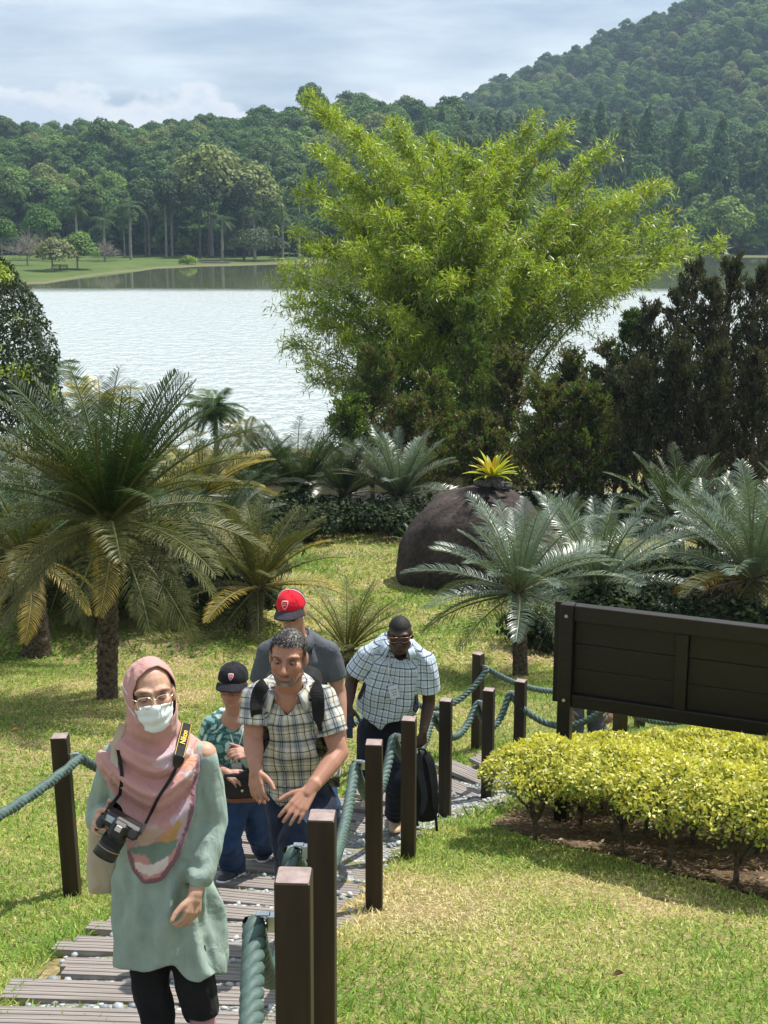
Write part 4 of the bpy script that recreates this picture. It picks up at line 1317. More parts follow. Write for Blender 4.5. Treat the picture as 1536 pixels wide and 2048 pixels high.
b = G(405, 1120); cycad(b, W(405, 985, b[1]), 1.55, 40, ('olive', 'yellow', 'green', 'olive'), 'cycad with golden arching fronds behind the largest one', 0.14, 5, 1.0, 0.25)
b = G(600, 1052); cycad(b, W(600, 985, b[1]), 1.9, 54, ('green', 'green', 'grey', 'dead'), 'dense dark cycad at the far lawn edge in front of the lake', 0.2, 6, 1.4, 0.3)
b = G(800, 1056); cycad(b, W(800, 990, b[1]), 1.75, 54, ('silver', 'grey', 'dead', 'dead'), 'greyish cycad at the far lawn edge, left behind the boulder', 0.2, 7, 1.3, 0.32)
b = G(1042, 1350); cycad(b, W(1036, 1175, b[1]), 1.3, 48, ('silver', 'silver', 'green', 'olive'), 'silvery cycad on a slim trunk in front of the boulder, left of the sign', 0.105, 8, 0.9, 0.22, 1.12)
b = G(1195, 1265); cycad(b, W(1200, 1165, b[1]), 1.6, 46, ('silver', 'silver', 'silver', 'grey'), 'pale silvery cycad right behind the left end of the sign', 0.14, 9, 0.8, 0.25, 1.1)
b = G(1355, 1150); cycad(b, W(1352, 1045, b[1]), 1.6, 40, ('green', 'silver', 'silver', 'dead'), 'cycad with upright dark fronds in front of the brown trees', 0.16, 10, 1.3, 0.2)
b = G(1500, 1285); cycad(b, W(1505, 1150, b[1]), 1.75, 50, ('silver', 'silver', 'olive', 'dead'), 'big silver-fronded cycad at the right edge above the sign', 0.16, 11, 1.25, 0.28)
b = G(1600, 1180); cycad(b, W(1600, 1060, b[1]), 1.5, 34, ('silver', 'silver', 'green', 'dead'), 'cycad reaching in from beyond the right edge, upper of two', 0.16, 12)
b = G(835, 1125); cycad(b, W(832, 1090, b[1]), 0.55, 16, ('silver', 'silver', 'grey', 'grey'), 'tiny pale cycad at the left foot of the boulder', 0.07, 13)
b = G(1130, 1100); cycad(b, W(1125, 1060, b[1]), 1.0, 22, ('silver', 'green', 'green', 'grey'), 'young cycad at the right foot of the boulder', 0.09, 14, 1.2)
b = G(-60, 1200); cycad(b, W(-60, 1000, b[1]), 1.6, 32, ('silver', 'green', 'olive', 'olive'), 'cycad reaching in from beyond the left edge', 0.18, 15)

b = G(305, 1215); cycad(b, W(305, 1120, b[1]), 1.6, 44, ('green', 'green', 'olive', 'olive'), 'dark green cycad on the shaded bank right behind the tall scaly trunk', 0.16, 16, 1.0, 0.3)
b = G(150, 1215); cycad(b, W(140, 1105, b[1]), 1.6, 44, ('green', 'green', 'olive', 'olive'), 'dark green cycad on the shaded bank left of the tall scaly trunk', 0.16, 17, 1.0, 0.3)
b = G(425, 1175); cycad(b, W(430, 1085, b[1]), 1.5, 40, ('green', 'olive', 'green', 'olive'), 'green cycad between the largest one and the yellowing one', 0.15, 18, 1.0, 0.3)
b = G(690, 1048); cycad(b, W(690, 985, b[1]), 1.6, 44, ('green', 'grey', 'grey', 'dead'), 'dull green cycad filling the gap between the two far cycads', 0.18, 19, 1.2, 0.3)
b = G(500, 1060); cycad(b, W(500, 980, b[1]), 1.6, 40, ('green', 'green', 'grey', 'olive'), 'dark cycad at the left end of the far row', 0.18, 20, 1.2, 0.3)
b = G(1420, 1180); cycad(b, W(1420, 1090, b[1]), 1.5, 40, ('silver', 'green', 'grey', 'dead'), 'grey-green cycad between the upright one and the big silver one', 0.15, 21, 1.0, 0.3)

# ------------------------------------------------------------------ feather palms by the lake
PFN = {}
for cn, c in (('green', (0.075, 0.13, 0.045)), ('gold', (0.34, 0.30, 0.05)), ('light', (0.16, 0.2, 0.07))):
    for s_ in range(3):
        V, Q, C = palm_frond_mesh(1.0, 44, 0.45 + 0.28 * s_, c, 0.014, 60 + s_, 0.36)
        PFN[(cn, s_)] = mesh_data('frond', V, Q, M['leaf_gloss'], col=C, smooth=False)
def small_palm(px, crown_py, Y, L, cols, label, n=20, seed=0, r=0.09):
    c = W(px, crown_py, Y); b = np.array([c[0], Y, H(c[0], Y)])
    t = thing('small_palm', label, 'palm', b, 'small feather palms near the lake')
    h = max(c[2] - b[2], 0.15)
    mk('trunk', *tubeq(np.array([(0, 0, -0.2), (0.02, 0, h * 0.5), (0, 0, h)]) + b, [r * 1.3, r, r * 0.8], 8), M['bark_pale'], t)
    for i in range(n):
        q = i / n
        o = link('frond', PFN[(cols[0] if q < 0.5 else cols[1], i % 3)], t)
        o.location = (0, 0, h); o.rotation_euler = (0, R(-58 + 95 * q), i * 2.4 + seed); s_ = L * (0.85 + 0.3 * ((i * 7) % 5) / 5)
        o.scale = (s_,) * 3
small_palm(430, 822, 44, 1.25, ('green', 'green'), 'bushy-headed small palm standing against the lake, left of the bamboo', 26, 0)
small_palm(492, 872, 42, 0.95, ('gold', 'gold'), 'golden small palm just right of the bushy-headed palm', 16, 1)
small_palm(188, 815, 33, 1.2, ('gold', 'light'), 'yellow-hearted palm above the fronds of the largest cycad', 18, 2)
small_palm(65, 765, 31, 1.3, ('green', 'green'), 'dark green palm under the round glossy tree at the left', 20, 3)

# ------------------------------------------------------------------ boulder with nest fern
import bmesh
b = G(950, 1185)
Yb = b[1] + 0.9
bm = bmesh.new(); bmesh.ops.create_icosphere(bm, subdivisions=5, radius=1.0)
V = np.array([v.co[:] for v in bm.verts]); Fc = np.array([[v.index for v in f.verts] for f in bm.faces]); bm.free()
sp_ = np.sign(V) * np.abs(V) ** 0.8
V2 = sp_ * np.array([1.56, 1.05, 1.25])
V2[:, 0] += -0.30 * np.clip(-V2[:, 2], -2, 2) * (V2[:, 0] < 0) - 0.18 * np.clip(V2[:, 2], 0, 2) * np.where(V2[:, 0] > 0, 1, -0.35)
V2[:, 2] -= 0.16 * np.clip(V2[:, 0], 0, 2) ** 2
V2 += V * (0.14 * fbm(V * 1.3, 3, 4) + 0.035 * fbm(V * 6, 8, 3))[:, None]
cb = W(968, 1085, Yb)
top = W(955, 972, Yb - 0.2)[2]
zs = (top - b[2] + 0.5) / (V2[:, 2].max() - V2[:, 2].min())
V2[:, 2] = (V2[:, 2] - V2[:, 2].max()) * zs + top
V2[:, :2] += cb[:2]
def mat_boulder():
    m, t, bs = mat_new('boulder_rock')
    tcn = nd(t, 'ShaderNodeTexCoord')
    n1 = noise_node(t, tcn.outputs['Object'], 1.4, 8, 0.65); n2 = noise_node(t, tcn.outputs['Object'], 14, 6, 0.7)
    c = ramp(t, n1.outputs['Fac'], [(0.35, (0.035, 0.028, 0.026)), (0.55, (0.075, 0.058, 0.052)), (0.72, (0.17, 0.13, 0.11))])
    d = ramp(t, n2.outputs['Fac'], [(0.35, (0.6, 0.6, 0.6)), (0.62, (1.15, 1.15, 1.15)), (0.75, (2.0, 2.0, 1.9))])
    mu = nd(t, 'ShaderNodeMix', data_type='RGBA', blend_type='MULTIPLY'); mu.inputs[0].default_value = 1
    t.links.new(c.outputs[0], mu.inputs[6]); t.links.new(d.outputs[0], mu.inputs[7]); t.links.new(mu.outputs[2], bs.inputs['Base Color'])
    bs.inputs['Roughness'].default_value = 0.92; bs.inputs['Specular IOR Level'].default_value = 0.2
    bump(t, bs, n2.outputs['Fac'], 0.8, 0.05)
    return m
bo = mk('boulder', V2, Fc, mat_boulder(), loc=b)
tag(bo, 'huge dark weathered boulder on the lawn with a yellow fern on top', 'boulder')
bvh = BVHTree.FromPolygons([Vector(v) for v in V2], [tuple(f) for f in Fc])
def on_rock(px, Y):
    p = W(px, 950, Y); h = bvh.ray_cast(Vector((p[0], Y, 12)), Vector((0, 0, -1)))
    return np.array(h[0]) if h[0] else p
fb = on_rock(985, Yb - 0.1)
M['small_stone'] = mat_noise('small_stone', (0.04, 0.04, 0.04), (0.13, 0.125, 0.12), 12, 0.9, 0.5, 40)
stn = [((0.0, 0.0), (0.15, 0.12, 0.09), 'dark squat stone under the middle of the nest fern'), ((-0.24, -0.05), (0.12, 0.1, 0.07), 'flat stone at the left under the nest fern'), ((0.26, 0.0), (0.14, 0.1, 0.09), 'grey stone at the right under the nest fern'),
       ((-0.12, -0.12), (0.09, 0.08, 0.06), 'small front stone left under the nest fern'), ((0.1, -0.13), (0.1, 0.08, 0.07), 'small front stone right under the nest fern')]
for i, ((dx, dy), rr_, lab) in enumerate(stn):
    V, Fc = blob(rr_, 40 + i, 2)
    p = on_rock(985, Yb - 0.1) + (dx, dy, 0); h = bvh.ray_cast(Vector((p[0], p[1], 12)), Vector((0, 0, -1)))
    z = h[0][2] if h[0] else p[2]
    o = mk('stone', V + (p[0], p[1], z + rr_[2] * 0.7), Fc, M['small_stone'], loc=(p[0], p[1], z)); tag(o, lab, 'stone', 'stones on the boulder')
t = thing('nest_fern', 'bright yellow nest fern with strap leaves on top of the boulder', 'fern', fb)
fbc = fb + (0, 0, 0.17)
V, Q = tubeq(np.array([fb, fb + (0, 0, 0.1), fbc + (0, 0, 0.05)]), [0.13, 0.11, 0.07], 9); mk('root_clump', V, Q, M['cycad_trunk'], t)
M['fern'] = mat_leaf('nest_fern_leaf', 0.4, 0.4, 0.4, (1.1, 1.15, 0.35))
rr = np.random.default_rng(9)
for i in range(34):
    a = i * 2.4; q = i / 34
    L = 0.52 * rr.uniform(0.8, 1.1); el = 1.25 - 1.15 * q
    s_ = np.linspace(0, 1, 9); ang = el - 0.5 * s_ ** 2
    rx = np.concatenate([[0], np.cumsum(np.cos(ang[1:]))]) * L / 8; rz = np.concatenate([[0], np.cumsum(np.sin(ang[1:]))]) * L / 8
    wv = 0.042 * np.sin(np.clip(s_ * 0.85 + 0.14, 0, 1) * math.pi) ** 0.7
    d = np.array([math.cos(a), math.sin(a), 0]); sd = np.array([-d[1], d[0], 0])
    V = []
    for k in range(9):
        c = fbc + d * (rx[k] + 0.03) + np.array([0, 0, rz[k]])
        for j in (-1, 0, 1): V.append(c + sd * wv[k] * j + np.array([0, 0, 0.012 * abs(j)]))
    Q = np.array([(k*3+j, k*3+j+1, (k+1)*3+j+1, (k+1)*3+j) for k in range(8) for j in (0, 1)])
    c0 = np.array((0.52, 0.54, 0.04)) if rr.random() < 0.87 else np.array((0.48, 0.30, 0.05))
    C = np.tile(c0 * rr.uniform(0.75, 1.1), (27, 1)); C[1::3] *= 0.75
    mk('leaf', V, Q, M['fern'], t, col=C)

# ------------------------------------------------------------------ bamboo clump
M['culm'] = mat_noise('bamboo_culm', (0.05, 0.06, 0.02), (0.13, 0.13, 0.05), 6, 0.5)
M['bamboo'] = mat_leaf('bamboo_leaf', 0.42, 0.42, 0.45, (1.3, 1.2, 0.4))
YB = 43.0
bb = W(930, 905, YB); bb[2] = H(bb[0], YB)
t = thing('bamboo_clump', 'huge fountain of yellow-green bamboo at the lake edge', 'bamboo', bb)
tips = [(600, 195, 0), (640, 225, 2), (700, 262, -1), (780, 250, 1), (860, 285, 3), (740, 300, -3), (945, 330, -2), (1010, 290, 1), (1065, 246, 0), (1130, 258, 2), (1220, 292, -1), (1170, 330, 3), (1330, 372, 0), (1260, 400, -2), (1385, 462, 1), (1440, 492, 0), (1300, 470, 3), (1340, 530, -2), (1230, 480, -4), (1120, 420, -5),
        (600, 372, 1), (580, 470, -1), (560, 560, 0), (556, 610, -3), (575, 690, 0), (620, 760, -2), (655, 420, -4), (690, 500, -5), (760, 430, -6), (840, 400, -5), (900, 480, -6), (1000, 440, -6), (1080, 520, -6), (980, 560, -7), (1040, 560, -6), (860, 580, -7), (760, 620, -6), (690, 680, -5), (1180, 560, -5), (1260, 560, -3), (820, 330, 5), (920, 400, 5), (1000, 380, 5), (1110, 330, 5), (700, 400, 4), (630, 300, 3), (1290, 380, 3), (1010, 500, -3), (770, 340, -2), (650, 580, -2), (1150, 470, 0), (800, 520, -2), (920, 620, -6), (720, 760, -4), (880, 360, 0), (960, 420, 0), (1050, 400, 0), (830, 450, 0), (640, 650, -4), (740, 560, -5), (1200, 400, 0), (1330, 440, -1), (780, 700, -6), (850, 680, -6), (660, 330, 0), (690, 360, 1), (1060, 310, 2), (590, 640, 1), (610, 720, 2), (570, 540, 2), (600, 600, -5), (660, 760, 1), (640, 540, 3), (700, 620, 3), (760, 480, 3), (1180, 500, 3), (1380, 500, 2), (1290, 540, 1), (620, 500, -3), (800, 640, -8), (900, 560, -8), (700, 440, -3), (1000, 600, -8), (940, 520, 2), (1090, 450, 2), (900, 300, 2), (930, 318, -2), (985, 305, 3), (880, 330, -3), (1025, 325, -3), (820, 298, 2), (970, 350, -5), (900, 400, -7), (1040, 470, -8), (820, 500, -8), (720, 480, -7), (1120, 540, -8)]
rb = np.random.default_rng(77)
for i, (px, py, dy) in enumerate(tips):
    tip = W(px, py, YB + dy * 0.75)
    b0 = bb + np.array([rb.uniform(-1.0, 1.0), rb.uniform(-0.9, 0.9), -0.1])
    v = tip - b0; hz_ = math.hypot(v[0], v[1])
    mid = b0 + np.array([v[0] * 0.30, v[1] * 0.30, max(v[2], 2.0) * 0.78 + 0.10 * hz_])
    P = bez(b0, mid, tip, 16)
    Ltot = np.linalg.norm(np.diff(P, axis=0), axis=1).sum()
    V, Q = tubeq(P, np.linspace(0.05, 0.008, 16), 5)
    cu = mk('culm', V, Q, M['culm'], t)
    # leafy side twigs, thicker towards the tip
    nt_ = int(22 + Ltot * 5)
    u_ = 0.25 + 0.75 * rb.random(nt_) ** 0.75
    base_ = np.column_stack([np.interp(u_, np.linspace(0, 1, 16), P[:, k]) for k in range(3)])
    dirs = nrm(rb.normal(size=(nt_, 3)) + nrm(v)[None] * 0.7 + (0, 0, 0.1))
    tl_ = (0.35 + 0.8 * rb.random(nt_)) * (1.25 - 0.75 * u_)
    end = base_ + dirs * tl_[:, None] + np.array([0, 0, -0.18]) * tl_[:, None]
    m = 22
    s_ = rb.random((nt_, m)) ** 0.7
    LP_ = (base_[:, None] + (end - base_)[:, None] * s_[..., None]).reshape(-1, 3) + rb.normal(size=(nt_ * m, 3)) * 0.10
    n = len(LP_)
    D = nrm(np.repeat(dirs, m, 0) * 0.6 + rb.normal(size=(n, 3)) * 0.75 + (0, 0, -0.25))
    N = nrm(rb.normal(size=(n, 3)) * 0.6 + (0, 0, 1))
    V, Q = leaves(LP_, D, N, 0.17 + 0.15 * rb.random(n), 0.030 + 0.018 * rb.random(n), 0.06)
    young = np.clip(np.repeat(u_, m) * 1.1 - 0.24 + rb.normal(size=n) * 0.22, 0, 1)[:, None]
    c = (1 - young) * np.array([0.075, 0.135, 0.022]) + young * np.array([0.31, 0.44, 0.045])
    br = rb.random(n) < 0.06; c[br] = (0.30, 0.23, 0.09)
    pale = rb.random(n) < 0.05; c[pale] = (0.36, 0.42, 0.28)
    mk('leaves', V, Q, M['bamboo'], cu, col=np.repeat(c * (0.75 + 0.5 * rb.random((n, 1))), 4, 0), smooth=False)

# ------------------------------------------------------------------ junipers and brown conifers
def tuft_tree(name, label, cat, px, base_py, top_py, Y, wid_px, cols, n_br, n_tuft, size, group, seed, shape='column', lean=0.0, dens=1.0, tw=0.55):
    rr = np.random.default_rng(seed)
    p = W(px, base_py, Y); b = np.array([p[0], Y, H(p[0], Y)])
    top_ = W(px, top_py, Y); h = top_[2] - b[2]
    rad = wid_px / 2 / F * (Y + 1.0)
    t = thing(name, label, cat, b, group)
    tk = np.array([(0, 0, -0.2), (lean * h * 0.3, 0, h * 0.35), (lean * h * 0.7, 0, h * 0.7), (lean * h, 0, h * 0.98)]) + b
    parts = [tubeq(spline(tk, 9), np.linspace(0.075, 0.012, 9), 6)]
    tp, td = [], []
    for i in range(n_br):
        q = rr.random() ** 0.85
        z0 = h * (0.08 + 0.86 * q)
        a = i * 2.4 + rr.uniform(-0.5, 0.5)
        if shape == 'column': rl = rad * (1 - 0.75 * q) * rr.uniform(0.5, 1.1)
        else: rl = rad * math.sin(math.pi * min(1, 0.18 + 0.8 * q)) * rr.uniform(0.5, 1.1)
        s0 = np.array([lean * z0, 0, z0]) + b
        e = s0 + np.array([rl * math.cos(a), rl * math.sin(a), rl * rr.uniform(0.5, 1.3) * tw * 1.6])
        pl = bez(s0, (s0 + e) / 2 + (0, 0, -0.10 * rl), e, 6)
        parts.append(tubeq(pl, np.linspace(0.016, 0.004, 6), 4))
        k = n_tuft
        uu = 0.2 + 0.8 * rr.random(k) ** 0.8
        tp.append(np.column_stack([np.interp(uu, np.linspace(0, 1, 6), pl[:, j]) for j in range(3)]) + rr.normal(size=(k, 3)) * 0.06 * max(rl, 0.3))
        td.append(np.tile(nrm(e - s0) * 0.5 + (0, 0, tw), (k, 1)))
    V, Q, _ = joinq([(x_[0], x_[1], np.zeros((len(x_[0]), 3))) for x_ in parts])
    mk('trunk', V, Q, M['twig'], t)
    TP = np.vstack(tp); TD = np.vstack(td)
    m = 7
    P = np.repeat(TP, m, 0) + rr.normal(size=(len(TP) * m, 3)) * size * 0.35
    n = len(P)
    D = nrm(np.repeat(TD, m, 0) + rr.normal(size=(n, 3)) * 0.55)
    N = nrm(rr.normal(size=(n, 3)))
    V, Q = leaves(P, D, N, size * (0.6 + 0.8 * rr.random(n)), size * 0.34, 0.04)
    ck = np.asarray(cols)[rr.integers(0, len(cols), len(TP))]
    c = np.repeat(ck, m, 0) * (0.7 + 0.6 * rr.random((n, 1)))
    mk('foliage', V, Q, M['leaf'], t, col=np.repeat(c, 4, 0), smooth=False)
    return t
GJ = [(0.11, 0.18, 0.03), (0.15, 0.21, 0.035), (0.085, 0.14, 0.025)]
BJ = [(0.15, 0.115, 0.05), (0.12, 0.12, 0.04), (0.09, 0.07, 0.035)]
DK = [(0.045, 0.048, 0.025), (0.065, 0.055, 0.034), (0.036, 0.048, 0.022), (0.055, 0.066, 0.03)]
juni = [(935, 930, 585, 36, 130, GJ, 'tall green juniper in front of the middle of the bamboo'), (860, 930, 750, 34, 150, GJ + BJ[:1], 'bushy juniper left of the tall green one'), (745, 930, 690, 36, 150, GJ + BJ[:2], 'juniper at the lower left of the bamboo, brownish at the top'),
        (700, 940, 790, 35, 120, GJ, 'lowest green juniper at the lower left edge of the bamboo'), (820, 940, 800, 33, 130, BJ + GJ[:1], 'low brownish juniper behind the greyish cycad'), (1015, 940, 690, 35, 130, BJ + GJ[:1], 'juniper with brown inner twigs right of the tall green one'),
        (1085, 960, 760, 32, 150, BJ + GJ, 'open mottled juniper behind the right side of the boulder'), (1250, 960, 610, 36, 80, [(0.06, 0.11, 0.025), (0.08, 0.13, 0.03)], 'narrow dark green juniper standing free between bamboo and brown trees'), (1180, 970, 800, 33, 140, GJ[2:] + BJ[2:], 'low dark juniper left of the brown trees'), (960, 960, 830, 33, 130, BJ[1:] + GJ[:1], 'low mottled juniper behind the nest fern'),
        (1135, 960, 700, 37, 130, BJ[1:] + GJ[2:], 'thin twiggy juniper right of the bamboo foot'), (1205, 960, 680, 37, 120, BJ[2:] + GJ[2:], 'twiggy juniper left of the narrow dark green one'), (1165, 965, 760, 31.5, 140, GJ[2:] + BJ[2:], 'dark low juniper behind the pale silvery cycad')]
for i, (px, by, ty, Y, w_, cols, lab) in enumerate(juni):
    tuft_tree('juniper', lab, 'juniper', px, by, ty, Y, w_ * 1.5, cols, 110, 14, 0.12, 'junipers in front of the bamboo', 200 + i, 'column')
dk = [(1290, 600, 35), (1330, 560, 33), (1365, 520, 36), (1405, 545, 32), (1440, 500, 34), (1480, 530, 33), (1515, 505, 35), (1552, 520, 33), (1270, 720, 31), (1230, 760, 34), (1345, 680, 31), (1420, 690, 30.5), (1500, 700, 30.5), (1590, 600, 32)]
nm = 'first second third fourth fifth sixth seventh eighth ninth tenth eleventh twelfth thirteenth fourteenth'.split()
for k, i in enumerate(sorted(range(len(dk)), key=lambda j: dk[j][0])):
    px, ty, Y = dk[i]
    tuft_tree('brown_conifer', 'dark brownish wispy conifer in the right-hand stand, %s from the left' % nm[k], 'conifer', px, 960, ty, Y, 165, DK, 110, 11, 0.11, 'dark conifers on the right', 300 + i, 'column', rr.normal() * 0.01, tw=0.9)
# yellow flower-like shoot between the conifers
# ------------------------------------------------------------------ glossy round tree at the left
b = W(-20, 800, 27.0); b[2] = H(b[0], 27.0)
t = thing('glossy_tree', 'dense dark glossy tree with lime-green new tips at the left edge', 'tree', b)
ztop = W(20, 495, 27.0)[2]; hh = ztop - b[2]
tk, _ = limb_tree(hh, 0.12, 1.2, hh * 0.8, 0, 10, 5)
mk('trunk', tk[0] + b, tk[1], M['bark'], t)
rr = np.random.default_rng(3); n = 24000
zq = rr.random(n) ** 0.9; a = rr.uniform(0, 6.283, n)
pr = np.interp(zq, [0, 0.12, 0.35, 0.6, 0.8, 0.93, 1.0], [0.95, 1.35, 1.62, 1.42, 1.05, 0.6, 0.1])
lump = 1 + 0.13 * vnoise(np.column_stack([np.cos(a) * 2.2, np.sin(a) * 2.2, zq * 6]), 5)
q = pr * lump * (1 - 0.28 * rr.random(n) ** 2)
P = np.column_stack([q * np.cos(a), q * np.sin(a), hh * (0.10 + 0.90 * zq)]) + b
outw = nrm(np.column_stack([np.cos(a), np.sin(a), 0.35 + 0 * a]))
N = nrm(outw + rr.normal(size=(n, 3)) * 0.5); D = nrm(np.cross(N, rr.normal(size=(n, 3))) + (0, 0, -0.3))
V, Q = leaves(P, D, N, 0.10 + 0.05 * rr.random(n), 0.045, 0.05)
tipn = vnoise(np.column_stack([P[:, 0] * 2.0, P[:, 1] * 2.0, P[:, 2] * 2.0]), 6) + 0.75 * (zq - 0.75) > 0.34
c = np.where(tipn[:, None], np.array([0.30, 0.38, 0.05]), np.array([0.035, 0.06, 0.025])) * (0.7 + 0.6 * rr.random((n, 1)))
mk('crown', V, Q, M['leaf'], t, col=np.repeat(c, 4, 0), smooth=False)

# ------------------------------------------------------------------ dark undergrowth at the lawn edge
ug = [(480, 1035, 27.5, 1.1, 'dark leafy undergrowth left of the dense dark cycad'), (545, 1045, 29, 1.2, 'dark undergrowth right below the dense dark cycad'), (660, 1045, 30, 1.3, 'dark undergrowth between the two far cycads'), (740, 1035, 30, 1.0, 'low fern clump left of the greyish cycad'),
      (870, 1035, 30, 1.2, 'dark undergrowth behind the left shoulder of the boulder'), (1130, 1010, 31, 1.2, 'dark undergrowth behind the right shoulder of the boulder'), (1230, 1010, 30, 1.2, 'dark undergrowth below the narrow green juniper'), (1330, 990, 31, 1.3, 'dark undergrowth under the brown conifers, left part'), (1430, 985, 31, 1.4, 'dark undergrowth under the brown conifers, middle part'), (1520, 980, 31, 1.4, 'dark undergrowth under the brown conifers, right part'),
      (300, 1230, 20.6, 0.85, 'dark creeper mound on the shaded bank behind the largest cycad'), (400, 1225, 20.8, 0.8, 'dark weedy mound on the bank left of the yellowing cycad'), (190, 1240, 20.6, 0.8, 'dark weedy mound behind the tall scaly trunk'), (30, 1210, 22, 0.9, 'leafy ground shrub at the left edge of the lawn'), (330, 960, 36, 1.4, 'green undergrowth by the lake behind the largest cycad'), (140, 930, 34, 1.5, 'green undergrowth by the lake at the left'), (560, 930, 40, 1.3, 'green shrub by the lake left of the junipers'),
      (80, 1195, 20.5, 1.1, 'dark thicket under the fronds at the far left'), (240, 1190, 21.2, 1.1, 'dark thicket left behind the tall scaly trunk'), (350, 1185, 21.5, 1.1, 'dark thicket right behind the tall scaly trunk'), (455, 1165, 22, 1.0, 'dark thicket behind the yellowing cycad'), (-20, 1160, 22, 1.1, 'dark thicket cut by the left edge'),
      (1150, 1215, 18.3, 0.9, 'dark thicket below the pale silvery cycad'), (1270, 1200, 18.6, 1.0, 'dark thicket behind the middle of the sign'), (1390, 1200, 18.4, 1.0, 'dark thicket behind the sign, right of its middle'), (1500, 1215, 18.0, 1.0, 'dark thicket under the big silver cycad'), (1250, 1120, 22.5, 1.1, 'dark thicket between the pale and the upright cycad'), (1400, 1115, 23, 1.1, 'dark thicket right of the upright cycad'), (1510, 1110, 23, 1.1, 'dark thicket behind the big silver cycad'), (1130, 1130, 23, 0.8, 'dark thicket at the right side of the boulder'), (450, 1080, 26, 1.2, 'dark thicket below the left end of the far row'), (610, 1060, 28.6, 1.1, 'dark thicket under the dense dark cycad'), (800, 1062, 28.6, 1.1, 'dark thicket under the greyish cycad'), (330, 1075, 26, 1.2, 'dark thicket behind the golden cycad'), (180, 1080, 26, 1.2, 'dark thicket behind the largest cycad'),
      (285, 1262, 18.9, 0.95, 'dark thicket at the lawn edge just right of the tall scaly trunk'), (385, 1256, 19.2, 0.95, 'dark thicket at the lawn edge left of the yellowing cycad'), (150, 1272, 18.7, 0.9, 'dark thicket at the lawn edge between the two left trunks'), (455, 1235, 19.6, 0.8, 'dark thicket at the lawn edge behind the black cap'), (10, 1262, 19.2, 0.8, 'dark thicket at the lawn edge at the far left')]
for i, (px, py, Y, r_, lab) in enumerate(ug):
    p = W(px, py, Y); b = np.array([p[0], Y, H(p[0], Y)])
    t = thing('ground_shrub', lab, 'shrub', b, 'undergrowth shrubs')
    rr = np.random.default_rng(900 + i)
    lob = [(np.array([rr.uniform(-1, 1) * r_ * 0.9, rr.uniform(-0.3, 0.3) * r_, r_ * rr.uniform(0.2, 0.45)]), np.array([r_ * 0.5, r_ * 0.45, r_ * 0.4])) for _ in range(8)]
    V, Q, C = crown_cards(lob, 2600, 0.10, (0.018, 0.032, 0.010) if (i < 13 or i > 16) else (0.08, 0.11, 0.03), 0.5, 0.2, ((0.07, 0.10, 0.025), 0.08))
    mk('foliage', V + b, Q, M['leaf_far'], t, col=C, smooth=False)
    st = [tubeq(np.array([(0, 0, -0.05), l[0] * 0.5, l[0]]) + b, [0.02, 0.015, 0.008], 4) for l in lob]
    V, Q, _ = joinq([(a_, q_, np.zeros((len(a_), 3))) for a_, q_ in st]); mk('stems', V, Q, M['twig'], t)
